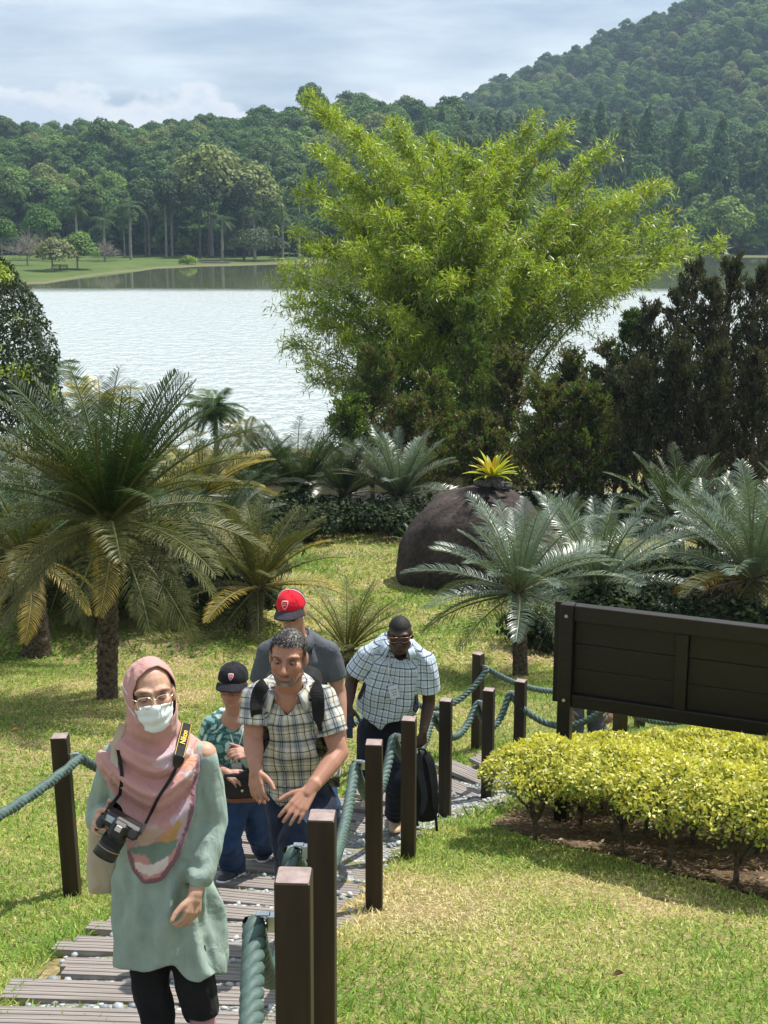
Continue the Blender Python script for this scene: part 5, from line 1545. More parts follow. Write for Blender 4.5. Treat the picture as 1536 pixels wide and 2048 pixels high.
# ------------------------------------------------------------------ people: helpers
class Soup:
    """overlapping closed shapes that a voxel pass fuses into one continuous skin"""
    def __init__(s): s.v = []; s.f = []; s.n = 0
    def add(s, V, Fc):
        s.v.append(np.asarray(V, float)); s.f += [tuple(int(i) + s.n for i in f) for f in Fc]; s.n += len(V)
    def ell(s, c, r, Rm=None, n=16):
        m = n // 2 + 2
        th = np.linspace(0, math.pi, m)[1:-1]; ph = np.linspace(0, 2 * math.pi, n, endpoint=False)
        V = [(0, 0, 1)] + [(math.sin(t) * math.cos(p), math.sin(t) * math.sin(p), math.cos(t)) for t in th for p in ph] + [(0, 0, -1)]
        V = np.array(V) * np.asarray(r, float)
        if Rm is not None: V = V @ np.asarray(Rm, float)
        V = V + np.asarray(c, float)
        k = len(th); Fc = [(0, 1 + j, 1 + (j + 1) % n) for j in range(n)]
        for i in range(k - 1):
            for j in range(n): Fc.append((1+i*n+j, 1+(i+1)*n+j, 1+(i+1)*n+(j+1) % n, 1+i*n+(j+1) % n))
        e = len(V) - 1; Fc += [(e, 1+(k-1)*n+(j+1) % n, 1+(k-1)*n+j) for j in range(n)]
        s.add(V, Fc)
    def cap(s, a, b, ra, rb, n=14):
        """tapered limb with rounded ends"""
        a = np.asarray(a, float); b = np.asarray(b, float)
        d = b - a; L = np.linalg.norm(d)
        if L < 1e-6: s.ell(a, (ra,) * 3); return
        z = d / L; x = np.cross(z, [0, 0, 1.0])
        if np.linalg.norm(x) < 1e-3: x = np.array([1.0, 0, 0])
        x = nrm(x); y = np.cross(z, x)
        ring = [(-ra * math.cos(q), ra * math.sin(q)) for q in (0.45, 0.9, 1.3)] + [(L * k / 4, ra + (rb - ra) * k / 4) for k in range(5)] + [(L + rb * math.cos(q), rb * math.sin(q)) for q in (1.3, 0.9, 0.45)]
        ph = np.linspace(0, 2 * math.pi, n, endpoint=False)
        V = [a - z * ra] + [a + z * h + (x * math.cos(p) + y * math.sin(p)) * r for h, r in ring for p in ph] + [b + z * rb]
        m = len(ring); Fc = [(0, 1 + (j + 1) % n, 1 + j) for j in range(n)]
        for i in range(m - 1):
            for j in range(n): Fc.append((1+i*n+j, 1+i*n+(j+1) % n, 1+(i+1)*n+(j+1) % n, 1+(i+1)*n+j))
        e = len(V) - 1; Fc += [(e, 1+(m-1)*n+j, 1+(m-1)*n+(j+1) % n) for j in range(n)]
        s.add(V, Fc)
    def chain(s, pts, rad):
        for i in range(len(pts) - 1): s.cap(pts[i], pts[i+1], rad[i], rad[i+1])
    def loft(s, rings, n=28, p=2.3):
        """rings: (centre, xaxis, yaxis, rx, ry front, ry back); closed superellipse tube"""
        a = np.linspace(0, 2 * math.pi, n, endpoint=False)
        ca = np.sign(np.cos(a)) * np.abs(np.cos(a)) ** (2 / p); sa = np.sign(np.sin(a)) * np.abs(np.sin(a)) ** (2 / p)
        V = []
        for c, xa, ya, rx, rf, rb in rings:
            ry = np.where(sa > 0, rf, rb)
            V.append(np.asarray(c)[None] + np.outer(ca * rx, xa) + np.outer(sa * ry, ya))
        V = np.vstack(V); m = len(rings)
        Fc = [(i*n+j, i*n+(j+1) % n, (i+1)*n+(j+1) % n, (i+1)*n+j) for i in range(m-1) for j in range(n)]
        V = np.vstack([V, [rings[0][0]], [rings[-1][0]]])
        Fc += [((j+1) % n, j, m*n) for j in range(n)] + [((m-1)*n+j, (m-1)*n+(j+1) % n, m*n+1) for j in range(n)]
        s.add(V, Fc)
    def build(s, voxel, smooth=4):
        me = bpy.data.meshes.new('soup'); me.from_pydata([tuple(v) for v in np.vstack(s.v)], [], s.f); me.update()
        o = bpy.data.objects.new('soup', me); COL.objects.link(o)
        m = o.modifiers.new('r', 'REMESH'); m.mode = 'VOXEL'; m.voxel_size = voxel
        if smooth:
            k = o.modifiers.new('s', 'SMOOTH'); k.factor = 0.5; k.iterations = smooth
        dg = bpy.context.evaluated_depsgraph_get()
        ev = o.evaluated_get(dg); em = ev.to_mesh()
        V = np.zeros(len(em.vertices) * 3, np.float32); em.vertices.foreach_get('co', V); V = V.reshape(-1, 3).astype(float)
        Q = np.zeros(len(em.loops), np.int32); em.loops.foreach_get('vertex_index', Q)
        lt = np.zeros(len(em.polygons), np.int32); em.polygons.foreach_get('loop_total', lt)
        assert (lt == 4).all()
        Q = Q.reshape(-1, 4)
        ev.to_mesh_clear(); bpy.data.objects.remove(o); bpy.data.meshes.remove(me)
        return V, Q
def vnormals(V, Q):
    n = np.cross(V[Q[:, 2]] - V[Q[:, 0]], V[Q[:, 3]] - V[Q[:, 1]])
    N = np.zeros_like(V)
    for k in range(4): np.add.at(N, Q[:, k], n)
    return nrm(N)
def trim(V, Q, keep, extra=()):
    Q2 = Q[keep[Q].all(1)]
    used = np.zeros(len(V), bool); used[Q2.ravel()] = True
    idx = np.cumsum(used) - 1
    V2 = V[used].copy(); Q3 = idx[Q2]
    # even out the stair-stepped cut edge
    E = np.vstack([Q3[:, [0, 1]], Q3[:, [1, 2]], Q3[:, [2, 3]], Q3[:, [3, 0]]])
    key = np.sort(E, 1).astype(np.int64); key = key[:, 0] * len(V2) + key[:, 1]
    u_, inv, cnt = np.unique(key, return_inverse=True, return_counts=True)
    B = E[cnt[inv] == 1]
    bd = np.zeros(len(V2), bool); bd[B.ravel()] = True
    for _ in range(10):
        acc = np.zeros_like(V2); n = np.zeros(len(V2))
        for a, b in ((0, 1), (1, 0)):
            np.add.at(acc, B[:, a], V2[B[:, b]]); np.add.at(n, B[:, a], 1)
        V2[bd] = 0.4 * V2[bd] + 0.6 * (acc[bd] / n[bd][:, None])
    for _ in range(2):      # let the rows next to the edge follow
        acc = np.zeros_like(V2); n = np.zeros(len(V2))
        for a, b in ((0, 1), (1, 0)):
            np.add.at(acc, E[:, a], V2[E[:, b]]); np.add.at(n, E[:, a], 1)
        ring = np.zeros(len(V2), bool); ring[E[bd[E].any(1)].ravel()] = True; ring &= ~bd
        V2[ring] = acc[ring] / n[ring][:, None]
    return V2, Q3, [e[used] for e in extra]
def bone_uv(V, bones):
    """bones: (a, b, ref, scale) -> uv round and along the nearest bone, and its number and parameter"""
    best = np.full(len(V), 1e9); uv = np.zeros((len(V), 2)); bi = np.zeros(len(V), int); tt = np.zeros(len(V))
    for k, (a, b, ref, rad, bias) in enumerate(bones):
        a = np.asarray(a, float); d = np.asarray(b, float) - a; L = np.linalg.norm(d); z = d / L
        x = nrm(np.asarray(ref, float) - z * np.dot(ref, z)); y = np.cross(z, x)
        t = (V - a) @ z
        rel = V - a - np.clip(t, 0, L)[:, None] * z
        dist = np.linalg.norm(rel, axis=1) - rad + bias
        ang = np.arctan2(rel @ y, rel @ x)
        m = dist < best
        best[m] = dist[m]; uv[m] = np.column_stack([ang * rad, t])[m]; bi[m] = k; tt[m] = (t / L)[m]
    return uv, bi, tt
def cloth(parent, name, S, mat, voxel=0.008, keep=None, bones=None, fold=0.006, ffreq=(14, 14, 5), seed=0, smooth=5, col=None, foldfn=None, thick=0.004, fold_top=None):
    V, Q = S.build(voxel, smooth)
    N = vnormals(V, Q)
    w = 1.0 if fold_top is None else fold_top(V)
    V = V + N * (fold * (fbm(V * np.asarray(ffreq), seed, 3) * 1.6) * w)[:, None] if np.ndim(w) else V + N * (fold * fbm(V * np.asarray(ffreq), seed, 3) * 1.6)[:, None]
    if foldfn is not None: V = V + N * foldfn(V)[:, None]
    uv = None; bi = tt = None
    if bones is not None: uv, bi, tt = bone_uv(V, bones)
    if keep is not None:
        k = keep(V, bi, tt)
        ex = [uv] if uv is not None else []
        V, Q, ex = trim(V, Q, k, ex)
        if ex: uv = ex[0]
    c = col(V) if col is not None else None
    o = mk(name, V, Q, mat, parent, col=c, uv=uv)
    if thick:
        m = o.modifiers.new('thickness', 'SOLIDIFY'); m.thickness = thick; m.offset = -1
    return o, V, Q
def frame(yaw, pitch, roll):
    """rows: x (towards the viewer's right), y (out of the face), z (up); face looks at -Y in the world"""
    Rm = Matrix.Rotation(yaw, 3, 'Z') @ Matrix.Rotation(pitch, 3, 'X') @ Matrix.Rotation(roll, 3, 'Y')
    B = Matrix(((1, 0, 0), (0, -1, 0), (0, 0, 1)))       # columns: local x,y,z in world
    A_ = np.array(Rm @ B)
    return A_.T
def head_soup(S, c, A_, s=1.0, jaw=1.0, nose=1.0, ears=True):
    P = lambda x, y, z: c + s * (x * A_[0] + y * A_[1] + z * A_[2])
    E = lambda p, r: S.ell(P(*p), np.array(r) * s, A_, 20)
    E((0, -0.014, 0.03), (0.074, 0.094, 0.087)); E((0, 0.012, -0.02), (0.064 , 0.078, 0.085)); E((0, 0.028, -0.072), (0.050 * jaw, 0.052, 0.042))
    E((0, 0.064, -0.098), (0.021 * jaw, 0.019, 0.017))
    S.chain([P(0, 0.082, 0.02), P(0, 0.102, -0.012), P(0, 0.113, -0.030)], [0.008 * s * nose, 0.009 * s * nose, 0.0125 * s * nose])
    for g in (-1, 1):
        E((g * 0.013, 0.098, -0.034), (0.010 * nose, 0.011, 0.008)); E((g * 0.042, 0.054, -0.022), (0.024, 0.026, 0.026))
        S.chain([P(g * 0.012, 0.084, 0.026), P(g * 0.034, 0.079, 0.031), P(g * 0.053, 0.062, 0.026)], [0.010 * s, 0.011 * s, 0.010 * s])
        S.cap(P(g * 0.052, 0.012, -0.062), P(g * 0.024, 0.062, -0.094), 0.020 * s, 0.018 * s)
        if ears: E((g * 0.076, -0.008, -0.008), (0.010, 0.020, 0.033))
    S.cap(P(-0.018, 0.083, -0.064), P(0.018, 0.083, -0.064), 0.0065 * s, 0.0065 * s)
    S.cap(P(-0.016, 0.083, -0.074), P(0.016, 0.083, -0.074), 0.0075 * s, 0.0075 * s)
    return P
def hloc(V, c, A_, s=1.0):
    return ((V - c) @ A_.T) / s
def face_finish(V, c, A_, s, skin, lip, brow, beard=None, seed=0):
    """press the eye sockets in; colour by feature"""
    h = hloc(V, c, A_, s)
    for g in (-1, 1):
        w = np.exp(-(((h[:, 0] - g * 0.031) / 0.017) ** 2 + ((h[:, 2] - 0.004) / 0.011) ** 2)) * (h[:, 1] > 0.03)
        V = V - np.outer(w * 0.011 * s, A_[1])
    C = np.tile(np.asarray(skin, float), (len(V), 1))
    C *= (1 + 0.10 * fbm(V * 30, seed, 3))[:, None]
    near = (np.abs(h[:, 0]) < 0.12) & (np.abs(h[:, 2]) < 0.16) & (h[:, 1] > 0.0)
    def g(x, z, sx, sz, sym=True):
        a = np.abs(h[:, 0]) if sym else h[:, 0]
        return np.exp(-((a - x) / sx) ** 2 - ((h[:, 2] - z) / sz) ** 2) * near * (h[:, 1] > 0.03)
    def mixc(w, c_):
        nonlocal C
        C = C * (1 - w[:, None]) + np.asarray(c_) * w[:, None]
    mixc(0.35 * np.clip(g(0.042, -0.025, 0.026, 0.026) + g(0, -0.03, 0.017, 0.017), 0, 1), np.asarray(skin) * (1.05, 0.72, 0.66))
    if beard is not None:
        w = np.clip(1.25 * np.exp(-((h[:, 2] + 0.098) / 0.034) ** 2) * (h[:, 1] > 0.0) * (np.abs(h[:, 0]) < 0.07) * (h[:, 2] > -0.15) + 0.8 * g(0, -0.055, 0.03, 0.007), 0, 1) * (0.75 + 0.5 * vnoise(V * 160, 3))
        mixc(np.clip(w, 0, 0.85), beard[0])
        mixc(np.clip(g(0, -0.105, 0.022, 0.014) * (0.8 + 0.5 * vnoise(V * 200, 5)), 0, 0.7), beard[1])
    mixc(np.clip(1.1 * g(0, -0.069, 0.020, 0.0075), 0, 0.8), lip)
    mixc(0.9 * np.clip(g(0.034, 0.028, 0.021, 0.0055), 0, 1), brow)
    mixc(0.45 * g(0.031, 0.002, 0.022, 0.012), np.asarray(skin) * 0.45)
    return V, C
M['skin'] = mat_col('skin', 0.5, 0.35, 0.05)
_t = M['skin'].node_tree; _tc = nd(_t, 'ShaderNodeTexCoord'); _n = noise_node(_t, _tc.outputs['Object'], 220, 4); bump(_t, _t.nodes['Principled BSDF'], _n.outputs['Fac'], 0.25, 0.003)
M['eye'] = mat_col('eyeball', 0.12, 0.5)
def eyes(parent, c, A_, s=1.0, look=(0, -0.3), lid=0.35, iris=(0.05, 0.03, 0.02), skin=(0.4, 0.25, 0.18)):
    for g in (-1, 1):
        S0 = c + s * (g * 0.031 * A_[0] + 0.070 * A_[1] + 0.003 * A_[2]); r = 0.0125 * s
        th = np.linspace(0, math.pi, 15); ph = np.linspace(0, 2 * math.pi, 20, endpoint=False)
        V = []; C = []
        fw = nrm(A_[1] + look[0] * A_[0] + look[1] * A_[2])
        for t in th:
            for p in ph:
                d = math.sin(t) * math.cos(p) * A_[0] + math.sin(t) * math.sin(p) * A_[2] + math.cos(t) * A_[1]
                V.append(S0 + d * r)
                q = np.dot(d, fw)
                cc = (0.30, 0.26, 0.24) if q < 0.82 else (iris if q < 0.975 else (0.01, 0.01, 0.01))
                dz_ = np.dot(d, A_[2])
                if lid <= 0: cc = skin if (dz_ > -0.30 or dz_ < -0.5) else (0.03, 0.02, 0.02)
                elif dz_ > lid * 0.9 or dz_ < -0.45: cc = skin
                C.append(cc)
        n = 20
        Q = np.array([(i*n+j, (i+1)*n+j, (i+1)*n+(j+1) % n, i*n+(j+1) % n) for i in range(14) for j in range(n)])
        mk('eye', V, Q, M['eye'], parent, col=np.array(C))
def hand(S, wrist, knuck, nrm_back, thumb, s=1.0, curl=(0.35, 0.5, 0.4), spread=0.10, wr=0.024, thumb_dir=None, curls=None):
    """palm, four fingers and a thumb; nrm_back points out of the back of the hand; thumb=+1/-1 side along cross(d, n)"""
    wrist = np.asarray(wrist, float); knuck = np.asarray(knuck, float)
    d = nrm(knuck - wrist); n = nrm(np.asarray(nrm_back, float) - d * np.dot(nrm_back, d)); sd = np.cross(d, n) * thumb
    L = np.linalg.norm(knuck - wrist)
    S.cap(wrist - d * 0.03 * s, wrist + d * 0.02 * s, wr * s, 0.023 * s)
    offs = [0.030, 0.010, -0.011, -0.030]; lens = [0.070, 0.078, 0.072, 0.057]; rad = [0.0100, 0.0102, 0.0098, 0.0086]
    for i in range(4):
        k = knuck + sd * offs[i] * s - d * (0.004 + 0.010 * (i == 3)) * s
        S.cap(wrist + sd * offs[i] * 0.45 * s, k, 0.0165 * s, 0.0115 * s)
        fd = nrm(d + sd * spread * (1.5 - i)); p = k; a = 0
        for j in range(3):
            a += (curls[i] if curls else curl)[j]
            dd = fd * math.cos(a) - n * math.sin(a)
            q = p + dd * lens[i] * s * (0.45, 0.31, 0.24)[j]
            S.cap(p, q, rad[i] * s * (1 - 0.08 * j), rad[i] * s * (0.92 - 0.1 * j), 10); p = q
    tb = wrist + d * 0.022 * s + sd * 0.018 * s
    td = nrm(d * 0.62 + sd * 0.75 - n * 0.25) if thumb_dir is None else nrm(thumb_dir)
    t1 = tb + td * 0.040 * s; t2 = t1 + nrm(td + d * 0.5 - n * 0.1) * 0.034 * s; t3 = t2 + nrm(td * 0.6 + d * 0.8) * 0.026 * s
    S.chain([tb, t1, t2, t3], [0.0165 * s, 0.0125 * s, 0.0108 * s, 0.0088 * s])
def shoe(parent, heel, toe, up, mat, sole_mat, s=1.0, w=0.047, h=0.075):
    heel = np.asarray(heel, float); toe = np.asarray(toe, float); d = nrm(toe - heel); up = nrm(np.asarray(up, float) - d * np.dot(up, d)); sd = np.cross(d, up)
    L = np.linalg.norm(toe - heel)
    S = Soup()
    for q, r, hh in ((0.06, 0.036, 0.075), (0.2, 0.038, 0.07), (0.4, 0.041, 0.058), (0.62, 0.046, 0.046), (0.82, 0.044, 0.034), (0.94, 0.034, 0.026)):
        S.ell(heel + d * L * q + up * hh * 0.5 * s, (L * 0.14, r * s * w / 0.047, hh * 0.56 * s), np.array([d, sd, up]))
    S.cap(heel + d * L * 0.16 + up * 0.05 * s, heel + d * L * 0.16 + up * (0.03 + h) * s, 0.042 * s, 0.040 * s)
    V, Q = S.build(0.006, 4)
    o = mk('shoe', V, Q, mat, parent)
    S = Soup()
    for q, r in ((0.06, 0.037), (0.3, 0.039), (0.6, 0.048), (0.82, 0.045), (0.95, 0.034)):
        S.ell(heel + d * L * q + up * 0.004 * s, (L * 0.16, r * s * 1.06, 0.013 * s), np.array([d, sd, up]))
    V, Q = S.build(0.006, 3)
    k = mk('sole', V, Q, sole_mat, o); OFF[k.name] = OFF[o.name]
    return o
def bv(V, Q): return BVHTree.FromPolygons([Vector(v) for v in V], [tuple(int(i) for i in q) for q in Q])
def on(trees, px, py, lift=0.004):
    """first point of the given surfaces on the sight line of a pixel, lifted towards the viewer"""
    r = Vector(ray(px, py)).normalized(); best = None
    for t in trees:
        h = t.ray_cast(Vector(EYE), r)
        if h[0] is not None and (best is None or h[3] < best[3]): best = h
    if best is None: return None, None
    p = np.array(best[0]) - np.array(r) * lift
    n = np.array(best[1]); n = n if np.dot(n, np.array(r)) < 0 else -n
    return p, n
def ribbon(pts, nrms, w, thick=0.002):
    P = np.asarray(pts, float); T_ = nrm(np.gradient(P, axis=0)); Nn_ = nrm(np.asarray(nrms, float)); S_ = nrm(np.cross(T_, Nn_))
    w = np.broadcast_to(w, (len(P),))[:, None]
    V = np.stack([P - S_ * w / 2, P + S_ * w / 2, P + S_ * w / 2 + Nn_ * thick, P - S_ * w / 2 + Nn_ * thick], 1).reshape(-1, 3)
    m = len(P); Fc = []
    for i in range(m - 1):
        for j in range(4): Fc.append((i*4+j, i*4+(j+1) % 4, (i+1)*4+(j+1) % 4, (i+1)*4+j))
    Fc += [(3, 2, 1, 0), ((m-1)*4, (m-1)*4+1, (m-1)*4+2, (m-1)*4+3)]
    return V, Fc
def px_path(trees, pix, n, Yf, lift=0.006, fit=0):
    """drape a pixel polyline over surfaces; where it leaves them keep the last depth"""
    pp = spline([(a, b, 0) for a, b in pix], n)
    P, N = [], []
    lastY = Yf
    for a in pp:
        p, nn = on(trees, a[0], a[1], lift)
        if p is not None: lastY = p[1]; break
    for a in pp:
        p, nn = on(trees, a[0], a[1], lift)
        if p is None: p = W(a[0], a[1], lastY); nn = -nrm(ray(a[0], a[1]))
        lastY = p[1]; P.append(p); N.append(nn)
    P = np.array(P); N = np.array(N)
    vw = -nrm(P - EYE); N = nrm(nrm(N) + 0.9 * vw)
    for _ in range(4):
        P[1:-1] = (P[:-2] + 2 * P[1:-1] + P[2:]) / 4; N[1:-1] = (N[:-2] + N[1:-1] + N[2:]) / 3
    if fit:
        t = np.linspace(0, 1, n)
        P = np.column_stack([np.polyval(np.polyfit(t, P[:, k], fit), t) for k in range(3)])
        N = np.tile(N.mean(0), (n, 1)); T_ = nrm(np.gradient(P, axis=0)); N = N - T_ * (N * T_).sum(1)[:, None]
    return P, nrm(N)
def decal(poly_uv, c, ax, ay, lift, name, mat, parent, thick=0.0015):
    """flat badge with thickness, outline given in metres in the plane ax, ay"""
    n = np.cross(ax, ay); k = len(poly_uv)
    V = [c + ax * a + ay * b + n * (lift + z) for z in (0, thick) for a, b in poly_uv]
    Fc = [tuple(range(k, 2 * k)), tuple(range(k))[::-1]] + [(i, (i+1) % k, k + (i+1) % k, k + i) for i in range(k)]
    return mk(name, V, Fc, mat, parent, smooth=False)

# ---- cloth materials
def wrinkle(t, bm_, vec):
    mp = nd(t, 'ShaderNodeMapping'); mp.inputs['Scale'].default_value = (1.0, 1.0, 0.55); mp.inputs['Rotation'].default_value = (0.4, 0.5, 0)
    t.links.new(vec, mp.inputs['Vector'])
    n = noise_node(t, mp.outputs[0], 17, 3, 0.5); n.inputs['Distortion'].default_value = 0.8
    b2 = nd(t, 'ShaderNodeBump'); b2.inputs['Strength'].default_value = 0.55; b2.inputs['Distance'].default_value = 0.02
    t.links.new(n.outputs['Fac'], b2.inputs['Height']); t.links.new(b2.outputs[0], bm_.inputs['Normal'])
def mat_fabric(name, c, var=0.18, rough=0.85, weave=900, bstr=0.25):
    m, t, b = mat_new(name)
    tcn = nd(t, 'ShaderNodeTexCoord')
    n1 = noise_node(t, tcn.outputs['Object'], 12, 4)
    c = np.asarray(c)
    r = ramp(t, n1.outputs['Fac'], [(0.3, tuple(c * (1 - var))), (0.7, tuple(c * (1 + var)))])
    t.links.new(r.outputs[0], b.inputs['Base Color'])
    b.inputs['Roughness'].default_value = rough; b.inputs['Specular IOR Level'].default_value = 0.2
    b.inputs['Sheen Weight'].default_value = 0.03
    n2 = noise_node(t, tcn.outputs['Object'], 160, 3); bm_ = bump(t, b, n2.outputs['Fac'], bstr, 0.002); wrinkle(t, bm_, tcn.outputs['Object'])
    return m
def mat_fabric_col(name, rough=0.85):
    m = mat_col(name, rough, 0.15); t = m.node_tree; b = t.nodes['Principled BSDF']
    tcn = nd(t, 'ShaderNodeTexCoord'); n2 = noise_node(t, tcn.outputs['Object'], 160, 3); wrinkle(t, bump(t, b, n2.outputs['Fac'], 0.2, 0.002), tcn.outputs['Object'])
    b.inputs['Sheen Weight'].default_value = 0.15
    return m
def mat_plaid(name, base, fills, lines):
    """fills/lines: (axis 0|1, period m, centre 0..1, half width fraction, colour, strength)"""
    m, t, b = mat_new(name)
    uvn = nd(t, 'ShaderNodeUVMap', uv_map='UVMap')
    dn = noise_node(t, uvn.outputs[0], 25, 2)
    mxv = nd(t, 'ShaderNodeVectorMath', operation='MULTIPLY_ADD'); mxv.inputs[1].default_value = (0.004,) * 3
    t.links.new(dn.outputs['Color'], mxv.inputs[0]); t.links.new(uvn.outputs[0], mxv.inputs[2])
    sp = nd(t, 'ShaderNodeSeparateXYZ'); t.links.new(mxv.outputs[0], sp.inputs[0])
    cur = nd(t, 'ShaderNodeRGB'); cur.outputs[0].default_value = (*base, 1); cur = cur.outputs[0]
    for axis, per, cen, hw, colr, st in fills + lines:
        dv = nd(t, 'ShaderNodeMath', operation='MULTIPLY_ADD'); dv.inputs[1].default_value = 1 / per; dv.inputs[2].default_value = 0.5 - cen
        t.links.new(sp.outputs[axis], dv.inputs[0])
        fr = nd(t, 'ShaderNodeMath', operation='FRACT'); t.links.new(dv.outputs[0], fr.inputs[0])
        sb_ = nd(t, 'ShaderNodeMath', operation='SUBTRACT'); sb_.inputs[1].default_value = 0.5; t.links.new(fr.outputs[0], sb_.inputs[0])
        ab = nd(t, 'ShaderNodeMath', operation='ABSOLUTE'); t.links.new(sb_.outputs[0], ab.inputs[0])
        lt = nd(t, 'ShaderNodeMapRange'); lt.inputs['From Min'].default_value = hw * 1.15; lt.inputs['From Max'].default_value = hw * 0.85
        lt.inputs['To Min'].default_value = 0; lt.inputs['To Max'].default_value = st
        t.links.new(ab.outputs[0], lt.inputs['Value'])
        mx = nd(t, 'ShaderNodeMix', data_type='RGBA', blend_type='MULTIPLY'); mx.inputs[7].default_value = (*colr, 1)
        t.links.new(lt.outputs[0], mx.inputs[0]); t.links.new(cur, mx.inputs[6]); cur = mx.outputs[2]
    t.links.new(cur, b.inputs['Base Color']); b.inputs['Roughness'].default_value = 0.85; b.inputs['Specular IOR Level'].default_value = 0.15
    n2 = noise_node(t, uvn.outputs[0], 220, 2); tcn = nd(t, 'ShaderNodeTexCoord'); wrinkle(t, bump(t, b, n2.outputs['Fac'], 0.2, 0.002), tcn.outputs['Object'])
    return m
def lens(a, b): return float(np.linalg.norm(np.asarray(a) - np.asarray(b)))
def body_frame(pel, neck, sR, sL):
    up = nrm(neck - pel); xr = nrm(sL - sR); xr = nrm(xr - up * np.dot(xr, up)); fw = np.cross(xr, up)
    if fw[1] > 0: fw = -fw
    return xr, fw, up
def cap_hat(parent, c, A_, s, mat_front, mat_back, mat_brim, name='cap', split=None, r=1.0):
    """baseball cap: crown dome with a curved peak; local head frame"""
    P = lambda h: c + s * (np.asarray(h) @ A_)
    th = np.linspace(0, 1, 14); ph = np.linspace(0, 2 * math.pi, 48, endpoint=False)
    V = []; H_ = []
    for t in th:
        for p in ph:
            e = (1 - t ** 2.3) ** 0.5
            x = 0.088 * r * e * math.cos(p); y = 0.107 * r * e * math.sin(p) - 0.008; z = 0.038 + 0.098 * t
            if math.sin(p) > 0: z += 0.008 * math.sin(p) * (1 - t)
            V.append((x, y, z))
    V = np.array(V); n = 48
    Q = np.array([(i*n+j, i*n+(j+1) % n, (i+1)*n+(j+1) % n, (i+1)*n+j) for i in range(13) for j in range(n)])
    seam = np.arctan2(V[:, 0], V[:, 1])
    V = V * (1 + 0.012 * np.cos(seam * 6)[:, None] * (V[:, 2:3] > 0.05))
    col = None
    o = mk(name, P(V), Q, mat_back, parent)
    m = o.modifiers.new('thickness', 'SOLIDIFY'); m.thickness = 0.003; m.offset = 1
    if mat_front is not None:
        o.data.materials.append(mat_front)
        cen = V[Q].mean(1); fi = (cen[:, 1] > -0.022).astype(np.int32)
        o.data.polygons.foreach_set('material_index', fi)
    # peak
    B = []
    for i in range(9):
        q = i / 8
        for j in range(17):
            a = (j / 16 - 0.5) * math.pi * 0.86
            bx = 0.086 * r * math.sin(a); by = 0.107 * r * math.cos(a) - 0.008
            ox = bx * (1 + 0.06 * q); oy = by + 0.072 * q * math.cos(a) ** 0.45
            B.append((ox, oy, 0.046 - 0.010 * q - 0.026 * (math.sin(a)) ** 2 - 0.012 * q * q))
    B = np.array(B)
    Q = np.array([(i*17+j, i*17+j+1, (i+1)*17+j+1, (i+1)*17+j) for i in range(8) for j in range(16)])
    k = mk('peak', P(B), Q, mat_brim, o); OFF[k.name] = OFF[o.name]
    m = k.modifiers.new('thickness', 'SOLIDIFY'); m.thickness = 0.004
    k2 = mk('button', *_blobw(P(np.array([[0, -0.008, 0.137]]))[0], 0.007 * s), mat_front or mat_back, o); OFF[k2.name] = OFF[o.name]
    return o, P
def _blobw(c, r):
    V, Fc = blob((r, r, r * 0.6), 1, 1); return V + c, Fc
SHIELD = [(-0.5, 0.5), (-0.25, 0.56), (0, 0.58), (0.25, 0.56), (0.5, 0.5), (0.52, 0.15), (0.42, -0.15), (0.25, -0.4), (0, -0.62), (-0.25, -0.4), (-0.42, -0.15), (-0.52, 0.15)]
def shield(parent, P, s, size, z, ycen, outer, inner):
    """shield badge hugging the front of a cap"""
    def surf(a, b, lift):
        zz = z + b * size; t = np.clip((zz - 0.038) / 0.098, 0, 0.99); e = (1 - t ** 2.3) ** 0.5
        x = a * size; y = 0.107 * e * math.sqrt(max(0, 1 - (x / (0.088 * e)) ** 2)) - 0.008
        return (x, y * 1.012 + lift, zz)
    for nm, k, lift, mat in (('emblem', 1.0, 0.006, outer), ('emblem_field', 0.8, 0.0075, inner)):
        V = [surf(a * k, b * k, lift) for a, b in SHIELD] + [surf(0, 0, lift)]
        V += [surf(a * k * 0.5, b * k * 0.5, lift) for a, b in SHIELD]
        Fc = [(i, (i+1) % 12, 13 + (i+1) % 12, 13 + i) for i in range(12)] + [(13 + i, 13 + (i+1) % 12, 12) for i in range(12)]
        o = mk(nm, P(np.array(V)), Fc, mat, parent); OFF[o.name] = OFF[parent.name]
    for bz, w, hgt in ((0.26, 0.62, 0.05), (0.02, 0.5, 0.07)):
        V = [surf(a, b, 0.0088) for a, b in ((-w/2, bz - hgt), (0, bz - hgt + 0.04), (w/2, bz - hgt + 0.1), (w/2, bz + hgt), (0, bz + hgt - 0.02), (-w/2, bz + hgt - 0.08))]
        o = mk('emblem_bar', P(np.array(V)), [(0, 1, 4, 5), (1, 2, 3, 4)], outer, parent); OFF[o.name] = OFF[parent.name]
# ------------------------------------------------------------------ woman with the camera
GREY_DBG = []
def text_mesh(txt, size):
    cu = bpy.data.curves.new('lettering', 'FONT'); cu.body = txt; cu.size = size; cu.align_x = 'CENTER'; cu.align_y = 'CENTER'; cu.extrude = 0.0004; cu.offset = size * 0.018
    o = bpy.data.objects.new('lettering', cu); COL.objects.link(o)
    dg = bpy.context.evaluated_depsgraph_get(); me = bpy.data.meshes.new_from_object(o.evaluated_get(dg))
    V = np.array([v.co[:] for v in me.vertices]); Fc = [tuple(p.vertices) for p in me.polygons]
    bpy.data.objects.remove(o); bpy.data.curves.remove(cu); bpy.data.meshes.remove(me)
    return V, Fc
def legs_body(S, hip, knee, ank, r=(0.07, 0.05, 0.036)):
    S.chain([hip, knee, ank], list(r))
def tube_obj(name, pts, r, mat, parent, n=6):
    V, Fc = tube(pts, r, n); o = mk(name, V, Fc, mat, parent); 
    if parent is not None: OFF[o.name] = OFF[parent.name]
    return o

